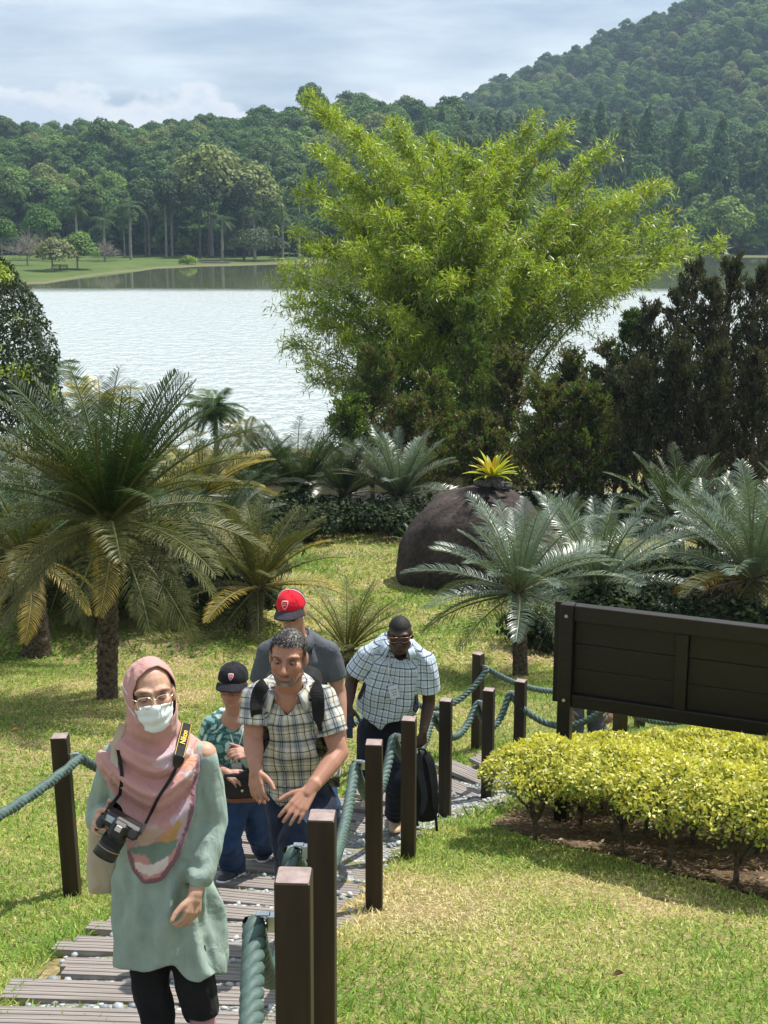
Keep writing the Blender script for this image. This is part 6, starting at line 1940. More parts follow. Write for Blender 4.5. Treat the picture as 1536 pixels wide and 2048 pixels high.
def person_woman_camera():
    Y0 = 4.15
    J = lambda px, py, dy=0.0: W(px, py, Y0 + dy)
    base = np.array([-0.76, Y0 + 0.05, H(-0.76, Y0 + 0.05)])
    P_ = thing('person', 'woman in pink headscarf, white face mask and sage-green tunic climbing in front', 'person', base)
    hc = J(302, 1388); A_ = frame(R(16), R(-6), R(-3)); s = 0.97
    neck = J(306, 1472, 0.05); chest = J(315, 1545, 0.06); pel = J(328, 1765, 0.09)
    sR, sL = J(226, 1512, 0.06), J(408, 1508, 0.06)
    eR, wR = J(196, 1640, 0.17), J(224, 1636, -0.03)
    eL, wL = J(428, 1645, 0.08), J(390, 1788, -0.09)
    hR, hL = J(295, 1790, 0.09), J(368, 1790, 0.09)
    kR, kL = J(300, 1968, 0.02), J(392, 1965, 0.0)
    aR = np.array([base[0] - 0.04, Y0 + 0.03, base[2] + 0.09]); aL = J(412, 2075, 0.06)
    skin = (0.50, 0.30, 0.21)
    S = Soup(); head_soup(S, hc, A_, s, 0.95, 0.9)
    S.chain([hc + A_[2] * -0.06 - A_[1] * 0.02, neck, chest, pel], [0.05, 0.048, 0.08, 0.09])
    S.cap(sR, sL, 0.045, 0.045)
    S.chain([sR, eR, wR], [0.042, 0.036, 0.025]); S.chain([sL, eL, wL], [0.042, 0.036, 0.025])
    hand(S, J(212, 1640, -0.06), J(191, 1640, -0.155), (-0.85, 0.10, 0.25), -1, 1.0, (0.5, 0.7, 0.5), 0.22, 0.023, thumb_dir=(0.35, -0.35, 0.8)); S.cap(wR, J(212, 1640, -0.06), 0.025, 0.024)
    hand(S, wL, J(384, 1828, -0.12), (0.75, -0.6, 0.05), 1, 0.95, (0.45, 0.45, 0.35), 0.10, 0.023)
    legs_body(S, hR, kR, aR); legs_body(S, hL, kL, aL)
    V, Q = S.build(0.0045, 3)
    V, C = face_finish(V, hc, A_, s, skin, (0.42, 0.18, 0.15), (0.06, 0.04, 0.035), None, 1)
    C[(V[:, 2] < kL[2] + 0.05) & (V[:, 0] > base[0] + 0.02)] = (0.5, 0.30, 0.32)
    mk('body', V, Q, M['skin'], P_, col=C)
    eyes(P_, hc, A_, s, (0.0, -0.5), -1, skin=tuple(np.array(skin) * 0.75))
    # tunic
    xa, fw, up = body_frame(pel, neck, sR, sL)
    S = Soup(); rows = [(1482, 310, 0.06, 0.06), (1497, 312, 0.125, 0.075), (1530, 314, 0.165, 0.10), (1600, 316, 0.165, 0.115), (1690, 322, 0.15, 0.115), (1725, 325, 0.148, 0.115), (1790, 329, 0.164, 0.14), (1870, 331, 0.172, 0.155), (1985, 333, 0.180, 0.165)]
    S.loft([(J(cx_, py, 0.06), np.array([1.0, 0, 0]), np.array([0, -1.0, 0]), hw, d_, d_) for py, cx_, hw, d_ in rows])
    S.chain([sR + (0.01, 0, -0.01), eR, wR + (eR - wR) * 0.25, wR + (eR - wR) * 0.10], [0.055, 0.051, 0.046, 0.036])
    S.chain([sL + (-0.01, 0, -0.01), eL, wL + (eL - wL) * 0.22, wL + (eL - wL) * 0.04], [0.055, 0.053, 0.051, 0.034])
    S.chain([hL, kL, kL + (kL - hL) * 0.15], [0.112, 0.106, 0.104]); S.chain([hR, kR], [0.104, 0.098])
    bones = [(pel - (0, 0, 0.4), neck, (0, -1, 0), 0.14, 0.0), (sR, eR, (0, -1, 0), 0.056, 0), (eR, wR, (0, -1, 0), 0.05, 0), (sL, eL, (0, -1, 0), 0.056, 0), (eL, wL, (0, -1, 0), 0.05, 0)]
    hem = lambda V: (lambda px, py: np.interp(px, [215, 240, 300, 345, 372, 400, 430], [1935, 1940, 1948, 1930, 1962, 1968, 1950]) - py)(*proj(V))
    waistz = J(325, 1715)[2]
    def ff(V):
        a = np.arctan2(V[:, 0] - pel[0], -(V[:, 1] - pel[1]))
        w = sstep(waistz, waistz - 0.12, V[:, 2])
        sl = sstep(0.17, 0.2, np.abs(V[:, 0] - pel[0] - 0.0))
        return 0.021 * w * (np.sin(a * 9 + 1.5 * np.sin(V[:, 2] * 9)) * 0.6 + np.sin(a * 5.0 + 0.7) * 0.5 + 0.3 * np.sin(a * 17 + V[:, 2] * 6)) - 0.008 * np.exp(-((V[:, 2] - waistz) / 0.015) ** 2) * (1 - sl)
    def kp(V, bi, tt):
        k = hem(V) > 0
        k &= ~((bi == 2) & (tt > 0.90) & (np.linalg.norm(V - wR, axis=1) < 0.075)) & ~((bi == 4) & (tt > 0.95) & (np.linalg.norm(V - wL, axis=1) < 0.062))
        return k
    M['sage'] = mat_fabric('sage_cotton', (0.285, 0.365, 0.32), 0.10)
    o, tv, tq = cloth(P_, 'tunic', S, M['sage'], 0.007, kp, bones, 0.013, (13, 13, 6), 4, 3, foldfn=ff)
    T1 = bv(tv, tq)
    # trousers
    S = Soup(); S.chain([pel - (0, 0, 0.03), hR, kR, aR], [0.095, 0.085, 0.07, 0.055]); S.chain([pel - (0, 0, 0.03), hL, kL, kL + (aL - kL) * 0.5], [0.095, 0.085, 0.072, 0.068])
    S.ell(kL + (aL - kL) * 0.42, (0.066, 0.066, 0.03))
    zl = (kL + (aL - kL) * 0.52)[2]
    cloth(P_, 'trousers', S, mat_fabric('black_cotton', (0.012, 0.012, 0.013), 0.2), 0.009, lambda V, b_, t_: (V[:, 2] > zl) | (V[:, 0] < base[0] + 0.06), None, 0.008, (16, 16, 9), 9)
    S = Soup(); S.chain([kL + (aL - kL) * 0.4, aL, aL + (0.0, 0.03, -0.1)], [0.052, 0.045, 0.04])
    V, Q = S.build(0.008, 3); mk('sock', V, Q, mat_fabric('pink_sock', (0.50, 0.28, 0.32), 0.15), P_)
    gz_ = lambda p: H(p[0], p[1])
    toe = np.array([aR[0], aR[1] - 0.19, 0]); toe[2] = gz_(toe) + 0.02; hl = np.array([aR[0], aR[1] + 0.05, 0]); hl[2] = gz_(hl) + 0.02
    shoe(P_, hl, toe, (0, 0, 1), mat_plain('black_shoe', (0.02, 0.02, 0.02), 0.5), mat_plain('black_sole', (0.03, 0.03, 0.03), 0.7))
    hl = aL + (0, 0.05, -0.09); toe = aL + (0.01, -0.16, -0.14)
    shoe(P_, hl, toe, (0, 0, 1), bpy.data.materials['black_shoe'], bpy.data.materials['black_sole'])
    # headscarf
    S = Soup()
    S.ell(hc + A_[2] * 0.018 * s - A_[1] * 0.012, np.array((0.090, 0.112, 0.112)) * s, A_, 28)
    S.ell(hc - A_[2] * 0.05 - A_[1] * 0.002, np.array((0.086, 0.098, 0.10)) * s, A_, 24)
    S.chain([hc - A_[2] * 0.07 - A_[1] * 0.005, neck + (0, -0.01, 0.0)], [0.086, 0.088])
    rows = [(1440, 303, 0.085, 0.09, 0.09), (1470, 306, 0.115, 0.105, 0.10), (1492, 309, 0.165, 0.125, 0.11), (1520, 312, 0.205, 0.140, 0.13), (1580, 314, 0.208, 0.155, 0.13), (1660, 318, 0.185, 0.155, 0.12), (1740, 312, 0.17, 0.155, 0.1), (1800, 305, 0.15, 0.155, 0.1)]
    S.loft([(J(cx_, py, 0.06), np.array([1.0, 0, 0]), np.array([0, -1.0, 0]), hw, df, db) for py, cx_, hw, df, db in rows], 32, 2.2)
    FRONT = [(225, 1290), (370, 1290), (372, 1420), (386, 1448), (404, 1460), (402, 1530), (394, 1600), (382, 1655), (356, 1722), (325, 1764), (284, 1771), (263, 1742), (254, 1712), (248, 1660), (245, 1622), (220, 1590), (192, 1530), (172, 1497), (200, 1472), (243, 1445), (238, 1400)]
    FACE = [(316, 1331), (338, 1344), (352, 1366), (355, 1395), (351, 1425), (338, 1450), (308, 1466), (283, 1450), (269, 1415), (266, 1385), (273, 1362), (292, 1342)]
    yc = neck[1]
    zsh = J(300, 1575)[2]
    def kp2(V, bi, tt):
        px, py = proj(V)
        h = hloc(V, hc, A_, s)
        front = V[:, 1] < yc + 0.03
        k = np.where(front, inpoly(px, py, FRONT), (V[:, 2] > zsh))
        k &= ~(inpoly(px, py, FACE) & (h[:, 1] > 0.0))
        return k
    def drape(V):
        px, py = proj(V)
        w = sstep(1445, 1490, py) * (V[:, 1] < yc + 0.02)
        x = (px - 318) / 80.0
        q = (py - 1455) / 60.0 - 0.95 * (1 - np.clip(np.abs(x), 0, 1.4) ** 1.7) + 0.25 * x
        sn = np.sin(q * 5.6); f = 0.020 * np.sign(sn) * np.abs(sn) ** 0.7 * w * np.exp(-((py - 1580) / 130) ** 2) + 0.009 * np.sin(q * 11 + 1.0) * w * np.exp(-((py - 1560) / 100) ** 2)
        hh = hloc(V, hc, A_, s)
        side = sstep(0.02, -0.03, hh[:, 1]) * (py < 1450)
        f = f + 0.004 * np.sin(hh[:, 2] * 90 + hh[:, 1] * 140) * (hh[:, 0] < -0.03) * (py > 1340) * (py < 1450) + 0.006 * np.sin((px * 0.13) + py * 0.05) * w * sstep(1600, 1700, py)
        return f
    def hcol(V):
        px, py = proj(V); n_ = 0.06 * vnoise(V * 40, 2); jx = px + 3 * vnoise(V * 60, 4); jy = py + 3 * vnoise(V * 60, 5)
        C = np.tile((0.50, 0.27, 0.245), (len(V), 1)).astype(float)
        def paint(poly, c):
            k = inpoly(jx, jy, poly); C[k] = c
        lav = (0.50, 0.38, 0.42); wht = (0.66, 0.58, 0.58); mus = (0.50, 0.30, 0.12); grn = (0.17, 0.24, 0.19); mauve = (0.20, 0.10, 0.135); org = (0.66, 0.36, 0.20)
        paint([(300, 1530), (345, 1492), (352, 1470), (358, 1545), (330, 1540)], lav)
        paint([(352, 1500), (392, 1488), (393, 1560), (352, 1560)], (0.60, 0.33, 0.28)); paint([(366, 1522), (394, 1510), (394, 1524), (366, 1534)], org); paint([(366, 1546), (393, 1536), (393, 1548), (367, 1556)], wht); paint([(372, 1500), (394, 1494), (394, 1504), (372, 1511)], wht)
        paint([(340, 1640), (370, 1600), (388, 1595), (378, 1650), (350, 1700)], lav)
        paint([(262, 1660), (310, 1650), (330, 1660), (300, 1690), (262, 1696)], (0.5, 0.36, 0.32))
        paint([(312, 1692), (356, 1640), (364, 1648), (348, 1690)], mus)
        paint([(248, 1700), (322, 1684), (356, 1682), (345, 1708), (304, 1728), (290, 1712)], grn)
        paint([(260, 1722), (286, 1729), (306, 1727), (340, 1711), (332, 1738), (300, 1752), (272, 1742)], wht)
        b_ = np.full(len(V), 1e9)
        EDGE = [(404, 1460), (402, 1530), (394, 1600), (382, 1655), (356, 1722), (325, 1764), (284, 1771), (263, 1742), (254, 1712)]
        for (x0, y0), (x1, y1) in zip(EDGE[:-1], EDGE[1:]):
            t = np.clip(((px - x0) * (x1 - x0) + (py - y0) * (y1 - y0)) / ((x1 - x0) ** 2 + (y1 - y0) ** 2), 0, 1)
            b_ = np.minimum(b_, np.hypot(px - x0 - t * (x1 - x0), py - y0 - t * (y1 - y0)))
        C[(b_ < 11) & (V[:, 1] < yc + 0.03)] = mauve
        return C * (1 + n_)[:, None]
    M['scarf'] = mat_fabric_col('printed_chiffon', 0.8)
    o, hv_, hq = cloth(P_, 'headscarf', S, M['scarf'], 0.006, kp2, None, 0.003, (18, 18, 12), 2, 6, col=hcol, foldfn=drape, thick=0.003)
    T2 = bv(hv_, hq)
    # face mask with ear loops
    L = lambda x, y, z: hc + s * (x * A_[0] + y * A_[1] + z * A_[2])
    V = []; nu, nv = 21, 17
    for j in range(nv):
        v = j / (nv - 1)
        for i in range(nu):
            u_ = i / (nu - 1) * 2 - 1
            z = -0.012 - 0.102 * v - 0.012 * u_ * u_ * (1 - v) + 0.022 * u_ * u_ * v
            y = 0.108 + 0.018 * math.exp(-(u_ / 0.3) ** 2) * math.exp(-((v - 0.25) / 0.28) ** 2) - 0.058 * abs(u_) ** 2.2 - 0.020 * max(0, v - 0.55) / 0.45 + 0.003 * math.sin(v * 16 + u_ * 2.5) + 0.002 * math.sin(u_ * 9 + v * 4)
            V.append(L(0.066 * u_ * (1 - 0.10 * v), y, z))
    Q = np.array([(j*nu+i, j*nu+i+1, (j+1)*nu+i+1, (j+1)*nu+i) for j in range(nv-1) for i in range(nu-1)])
    mo = mk('face_mask', V, Q, mat_fabric('mask_white', (0.72, 0.78, 0.80), 0.03, 0.8), P_)
    m = mo.modifiers.new('thickness', 'SOLIDIFY'); m.thickness = 0.002
    for a_, b_ in (((270, 1402), (243, 1366)), ((270, 1432), (241, 1374))):
        pts_, _n = px_path([T2], [a_, ((a_[0]+b_[0])/2 - 3, (a_[1]+b_[1])/2 + 4), b_], 9, Y0, 0.011)
        tube_obj('ear_loop', pts_, 0.0016, bpy.data.materials['mask_white'], mo)
    # glasses
    gold = mat_plain('pale_gold', (0.75, 0.62, 0.48), 0.25, 0.5, 0.8)
    go_ = None
    for g in (-1, 1):
        a = np.linspace(0, 2 * math.pi, 33)
        rx, rz = 0.0255, 0.0195
        sq = lambda q: np.sign(q) * np.abs(q) ** 0.7
        pts_ = np.array([L(g * 0.033 + rx * sq(math.cos(t)), 0.112 - 0.30 * (abs(g * 0.033 + rx * math.cos(t))) ** 1.3 * 0.6, -0.001 + rz * sq(math.sin(t))) for t in a])
        V, Fc = tube(pts_, 0.0017, 6, False)
        o = mk('glasses_rim', V, Fc, gold, P_)
        go_ = go_ or o
        tube_obj('temple', np.array([L(g * 0.059, 0.094, 0.006), L(g * 0.074, 0.05, 0.006), L(g * 0.078, 0.0, 0.0)]), 0.0016, gold, o)
    tube_obj('bridge', np.array([L(-0.009, 0.111, 0.004), L(0, 0.114, 0.008), L(0.009, 0.111, 0.004)]), 0.0016, gold, go_)

    # ---- camera held in the right hand (its own thing)
    cb = J(243, 1646, -0.17)
    ax_ = nrm(np.array([0.84, -0.05, -0.50])); ln = np.array([-0.46, -0.25, -0.85]); ln = nrm(ln - ax_ * np.dot(ln, ax_)); tp = np.cross(ax_, ln); tp = tp if tp[1] < 0 else -tp
    AX = np.array([ax_, ln, tp])
    ct = thing('camera', 'black camera with a big zoom lens held by the woman in the pink headscarf', 'camera', cb)
    blk = mat_noise('camera_black', (0.010, 0.010, 0.011), (0.02, 0.02, 0.021), 60, 0.42, 0.3, 500, 0.001, 0.5)
    C_ = lambda a, l, t: cb + a * ax_ + l * ln + t * tp
    mb = MB(); mb.box(C_(0.005, 0, 0), AX, (0.066, 0.024, 0.046), 0.010); mb.box(C_(0.0, 0.012, 0.050), AX, (0.027, 0.030, 0.020), 0.010); mb.build('camera_body', blk, ct, smooth=False)
    mb = MB(); mb.box(C_(-0.058, 0.022, -0.004), AX, (0.017, 0.022, 0.044), 0.011); mb.build('grip', blk, ct)
    mb = MB(); mb.tube([C_(0.006, 0.022, -0.006), C_(0.006, 0.040, -0.006), C_(0.006, 0.043, -0.006), C_(0.006, 0.085, -0.006), C_(0.006, 0.088, -0.006), C_(0.006, 0.125, -0.006)], [0.033, 0.034, 0.037, 0.037, 0.040, 0.041], 26); lo = mb.build('zoom_lens', blk, ct, smooth=True)
    mb = MB(); mb.tube([C_(0.006, 0.0555, -0.006), C_(0.006, 0.0560, -0.006), C_(0.006, 0.079, -0.006), C_(0.006, 0.0795, -0.006)], [0.0372, 0.0385, 0.0385, 0.0372], 26, False); k_ = mb.build('focus_ring', mat_plain('rubber', (0.016, 0.016, 0.017), 0.8), lo); OFF[k_.name] = OFF[ct.name]
    mb = MB(); mb.tube([C_(0.006, 0.0905, -0.006), C_(0.006, 0.0925, -0.006)], [0.0405, 0.0405], 26, False); k_ = mb.build('gold_ring', mat_plain('gold_ring', (0.6, 0.4, 0.08), 0.35), lo); OFF[k_.name] = OFF[ct.name]
    mb = MB(); mb.box(C_(-0.040, -0.004, 0.0475), AX, (0.015, 0.010, 0.002), 0.001); mb.build('top_display', mat_plain('lcd', (0.42, 0.50, 0.50), 0.2), ct)
    mb = MB(); mb.box(C_(0.0, 0.004, 0.071), AX, (0.010, 0.010, 0.002), 0.0008); mb.build('hot_shoe', M['metal'], ct)
    for da, lab in ((0.048, 'mode_dial'), (-0.060, 'shutter_button')):
        r_ = 0.014 if da > 0 else 0.007
        mb = MB(); mb.tube([C_(da, 0.0, 0.045), C_(da, 0.0, 0.055)], [r_, r_], 18); mb.build(lab, mat_plain('dial_grey', (0.06, 0.06, 0.06), 0.4, 0.5, 0.3), ct)
    # ---- neck strap
    mb = None
    st_ = thing('camera_strap', 'black neck strap with yellow lettering hanging over the pink headscarf', 'strap', J(360, 1500, -0.1))
    trees = [T2, T1]
    dk_ = mat_fabric('strap_black', (0.014, 0.014, 0.014), 0.2, 0.7)
    Pb, Nb = px_path(trees, [(374, 1448), (369, 1468), (364, 1490), (358, 1513)], 14, Y0 - 0.08, 0.014, 2)
    V, Fc = ribbon(Pb, Nb, 0.037, 0.003); band = mk('band', V, Fc, dk_, st_, smooth=False)
    S_ = nrm(np.cross(nrm(np.gradient(Pb, axis=0)), Nb))
    for g in (-1, 1):
        V, Fc = ribbon(Pb + S_ * g * 0.0155 + Nb * 0.0034, Nb, 0.0014, 0.0006); k_ = mk('edge_stitch', V, Fc, mat_plain('strap_yellow', (0.72, 0.50, 0.03), 0.6), band, smooth=False); OFF[k_.name] = OFF[st_.name]
    Pe, Ne = px_path(trees, [(358, 1513), (356, 1524), (353, 1535)], 7, Y0 - 0.08, 0.016, 2)
    V, Fc = ribbon(Pe, Ne, np.array([0.038, 0.039, 0.038, 0.036, 0.032, 0.026, 0.016]), 0.004); mk('leather_end', V, Fc, mat_plain('leather', (0.012, 0.012, 0.013), 0.45), st_, smooth=False)
    Pt, Nt_ = px_path(trees, [(352, 1536), (340, 1560), (317, 1594), (304, 1622), (291, 1645)], 18, Y0 - 0.09, 0.010)
    Pt[-5:] = bez(Pt[-5], (Pt[-5] + C_(0.072, 0, 0.02)) / 2, C_(0.072, 0, 0.02), 5)
    V, Fc = ribbon(Pt, Nt_, 0.0105, 0.002); mk('thin_strap', V, Fc, dk_, st_, smooth=False)
    Pt, Nt_ = px_path(trees, [(236, 1500), (241, 1525), (245, 1553), (241, 1580), (238, 1602)], 14, Y0 - 0.09, 0.010)
    Pt[-3:] = bez(Pt[-3], (Pt[-3] + C_(-0.062, -0.01, 0.03)) / 2, C_(-0.062, -0.01, 0.03), 3)
    V, Fc = ribbon(Pt, Nt_, 0.012, 0.002); mk('thin_strap', V, Fc, dk_, st_, smooth=False)
    tv_, tf = text_mesh('Nikon', 0.0265)
    kmid = 6; ex = -nrm(Pb[kmid + 3] - Pb[kmid - 3]); nn = Nb[kmid]; ey = np.cross(nn, ex)
    cpos = Pb[kmid] + nn * 0.006
    o = mk('lettering', cpos + np.outer(tv_[:, 0], ex) + np.outer(tv_[:, 1], ey) + np.outer(tv_[:, 2], nn), tf, bpy.data.materials['strap_yellow'], band, smooth=False); OFF[o.name] = OFF[st_.name]
    # ---- tote bag
    tb = J(206, 1742, 0.10)
    to = thing('tote_bag', 'beige cloth tote bag hanging behind the camera at her side', 'bag', tb)
    cv = mat_fabric('canvas', (0.46, 0.40, 0.29), 0.08)
    S = Soup(); S.loft([(J(210, py, 0.10), np.array([0.97, 0.2, 0]), np.array([0.2, -0.97, 0]), hw, d_, d_) for py, hw, d_ in ((1640, 0.05, 0.012), (1660, 0.062, 0.03), (1720, 0.066, 0.045), (1765, 0.065, 0.04), (1783, 0.062, 0.02))], 24, 3.5)
    cloth(to, 'sack', S, cv, 0.007, None, None, 0.008, (14, 14, 7), 7)
    Pt, Nt_ = px_path(trees, [(246, 1447), (236, 1470), (229, 1500), (228, 1535), (231, 1570)], 14, Y0 - 0.02, 0.005)
    V, Fc = ribbon(Pt, Nt_, 0.026, 0.002); mk('handle', V, Fc, cv, to, smooth=False)
person_woman_camera()
# ------------------------------------------------------------------ the four walkers behind
def shirt_soup(S, rows, arms, J, xr, fw, dy0, trap=None, rt=0.062):
    if trap is not None:
        for sh_, el_, r0, r1, k in arms:
            g = np.sign(np.dot(sh_ - trap, xr)); nb = trap + xr * g * 0.055
            S.cap(nb, sh_ - xr * g * 0.01, rt, r0 * 0.96)
            S.cap(nb - np.array([0, 0, 0.06]), sh_ - xr * g * 0.03 - np.array([0, 0, 0.05]), rt, r0 * 0.96)
    S.loft([(c, xr, fw, hw, df, db) for c, hw, df, db in rows], 32, 2.4)
    for sh_, el_, r0, r1, k in arms:
        end = sh_ + (el_ - sh_) * k
        S.chain([sh_, sh_ + (end - sh_) * 0.5, end], [r0, (r0 + r1) / 2 * 1.02, r1])
def jeans(P_, mat, pel, legs, seed, name='trousers', cut=None):
    S = Soup()
    for hip, knee, ank, r in legs:
        S.chain([pel, hip], [0.12, r[0]]); S.cap(pel, pel + (hip - pel) * 0.5 + (0, -0.02, 0.10), 0.11, 0.105); S.chain([hip, knee, ank], list(r))
    def ff(V):
        f = np.zeros(len(V))
        for hip, knee, ank, r in legs:
            d = np.linalg.norm(V - knee, axis=1); f += 0.007 * np.exp(-(d / 0.14) ** 2) * np.sin((V @ nrm(ank - knee)) * 75 + 3 * V[:, 0] * 10)
            d = np.linalg.norm(V - ank, axis=1); f += 0.008 * np.exp(-(d / 0.12) ** 2) * np.sin((V @ nrm(ank - knee)) * 110)
        return f
    lim = [(a, nrm(a - k)) for h, k, a, r in legs]
    def kp(V, b_, t_):
        ok = np.ones(len(V), bool)
        for a, d in lim:
            ok &= ~((np.linalg.norm(V - a, axis=1) < 0.16) & ((V - a) @ d > 0.0))
        return ok
    return cloth(P_, name, S, mat, 0.009, kp, None, 0.006, (15, 15, 8), seed, 5, foldfn=ff)
def strands(parent, name, c, A_, s, mask, n, L, cols, mat, seed, rx=0.079, ry=0.101, rz=0.092, off=(0, -0.014, 0.03), comb=(0, 0.6, 0.1)):
    rr = np.random.default_rng(seed)
    D = nrm(rr.normal(size=(n * 6, 3))); p = D * (rx, ry, rz) + off
    k = mask(p); p = p[k][:n]; D = D[k][:n]; m = len(p)
    P = c + s * (p @ A_); N = nrm((D / (rx, ry, rz)) @ A_)
    t = nrm(np.asarray(comb) @ A_ - N * 0.10 + rr.normal(size=(m, 3)) * 0.28)
    V, Q = leaves(P - N * 0.003, t, N, L * (0.6 + 0.8 * rr.random(m)), 0.003, 0.10)
    C = np.asarray(cols)[rr.integers(0, len(cols), m)] * (0.7 + 0.6 * rr.random((m, 1)))
    return mk(name, V, Q, mat, parent, col=np.repeat(C, 4, 0), smooth=False)
M['hair'] = mat_col('hair', 0.45, 0.4)
def collar(parent, neck_c, A3, r, h, mat, uvs=1.0, gap=0.5, flare=0.02, name='collar'):
    """turned-down shirt collar, open in front; A3 rows: right, forward, up"""
    V = []; n = 33; uv = []
    for j, (dr, dz) in enumerate(((0.0, -0.012), (0.002, h), (0.012, h * 1.05), (flare + 0.014, -0.012))):
        for i in range(n):
            a = gap / 2 + (2 * math.pi - gap) * i / (n - 1)
            pt = 0.020 * math.exp(-((i if i < n / 2 else n - 1 - i) / 3.0) ** 2) if j == 3 else 0
            V.append(neck_c + (r + dr) * (math.sin(a) * A3[0] + 1.05 * math.cos(a) * A3[1]) + (dz - pt * 1.1 - 0.022 * (1 + math.cos(a)) * 0.5) * A3[2])
            uv.append((a * r, j * 0.03))
    Q = np.array([(j*n+i, j*n+i+1, (j+1)*n+i+1, (j+1)*n+i) for j in range(3) for i in range(n-1)])
    o = mk(name, V, Q, mat, parent, uv=np.array(uv))
    m = o.modifiers.new('thickness', 'SOLIDIFY'); m.thickness = 0.003
    return o

PLAID_B = mat_plaid('plaid_cream', (0.66, 0.64, 0.58), [(0, 0.090, 0.5, 0.22, (0.55, 0.60, 0.68), 0.8), (1, 0.092, 0.5, 0.2, (0.58, 0.62, 0.68), 0.8), (0, 0.090, 0.0, 0.12, (0.88, 0.80, 0.58), 0.6), (1, 0.046, 0.6, 0.15, (0.8, 0.8, 0.8), 0.6)],
                    [(0, 0.045, 0.1, 0.045, (0.09, 0.09, 0.11), 0.9), (1, 0.046, 0.1, 0.045, (0.09, 0.09, 0.11), 0.9), (0, 0.09, 0.42, 0.022, (0.2, 0.2, 0.25), 0.8), (1, 0.092, 0.6, 0.022, (0.2, 0.2, 0.25), 0.8)])
PLAID_E = mat_plaid('check_blue', (0.66, 0.72, 0.78), [(0, 0.052, 0.5, 0.2, (0.72, 0.80, 0.84), 0.6), (1, 0.056, 0.5, 0.2, (0.72, 0.80, 0.84), 0.6)],
                    [(0, 0.052, 0.1, 0.07, (0.10, 0.13, 0.22), 0.85), (1, 0.056, 0.1, 0.07, (0.10, 0.13, 0.22), 0.85), (0, 0.026, 0.35, 0.05, (0.35, 0.42, 0.5), 0.6), (1, 0.028, 0.35, 0.05, (0.35, 0.42, 0.5), 0.6)])
DENIM = mat_fabric('dark_denim', (0.016, 0.024, 0.045), 0.35, 0.8)
DENIM2 = mat_fabric('blue_denim', (0.02, 0.045, 0.11), 0.35, 0.8)

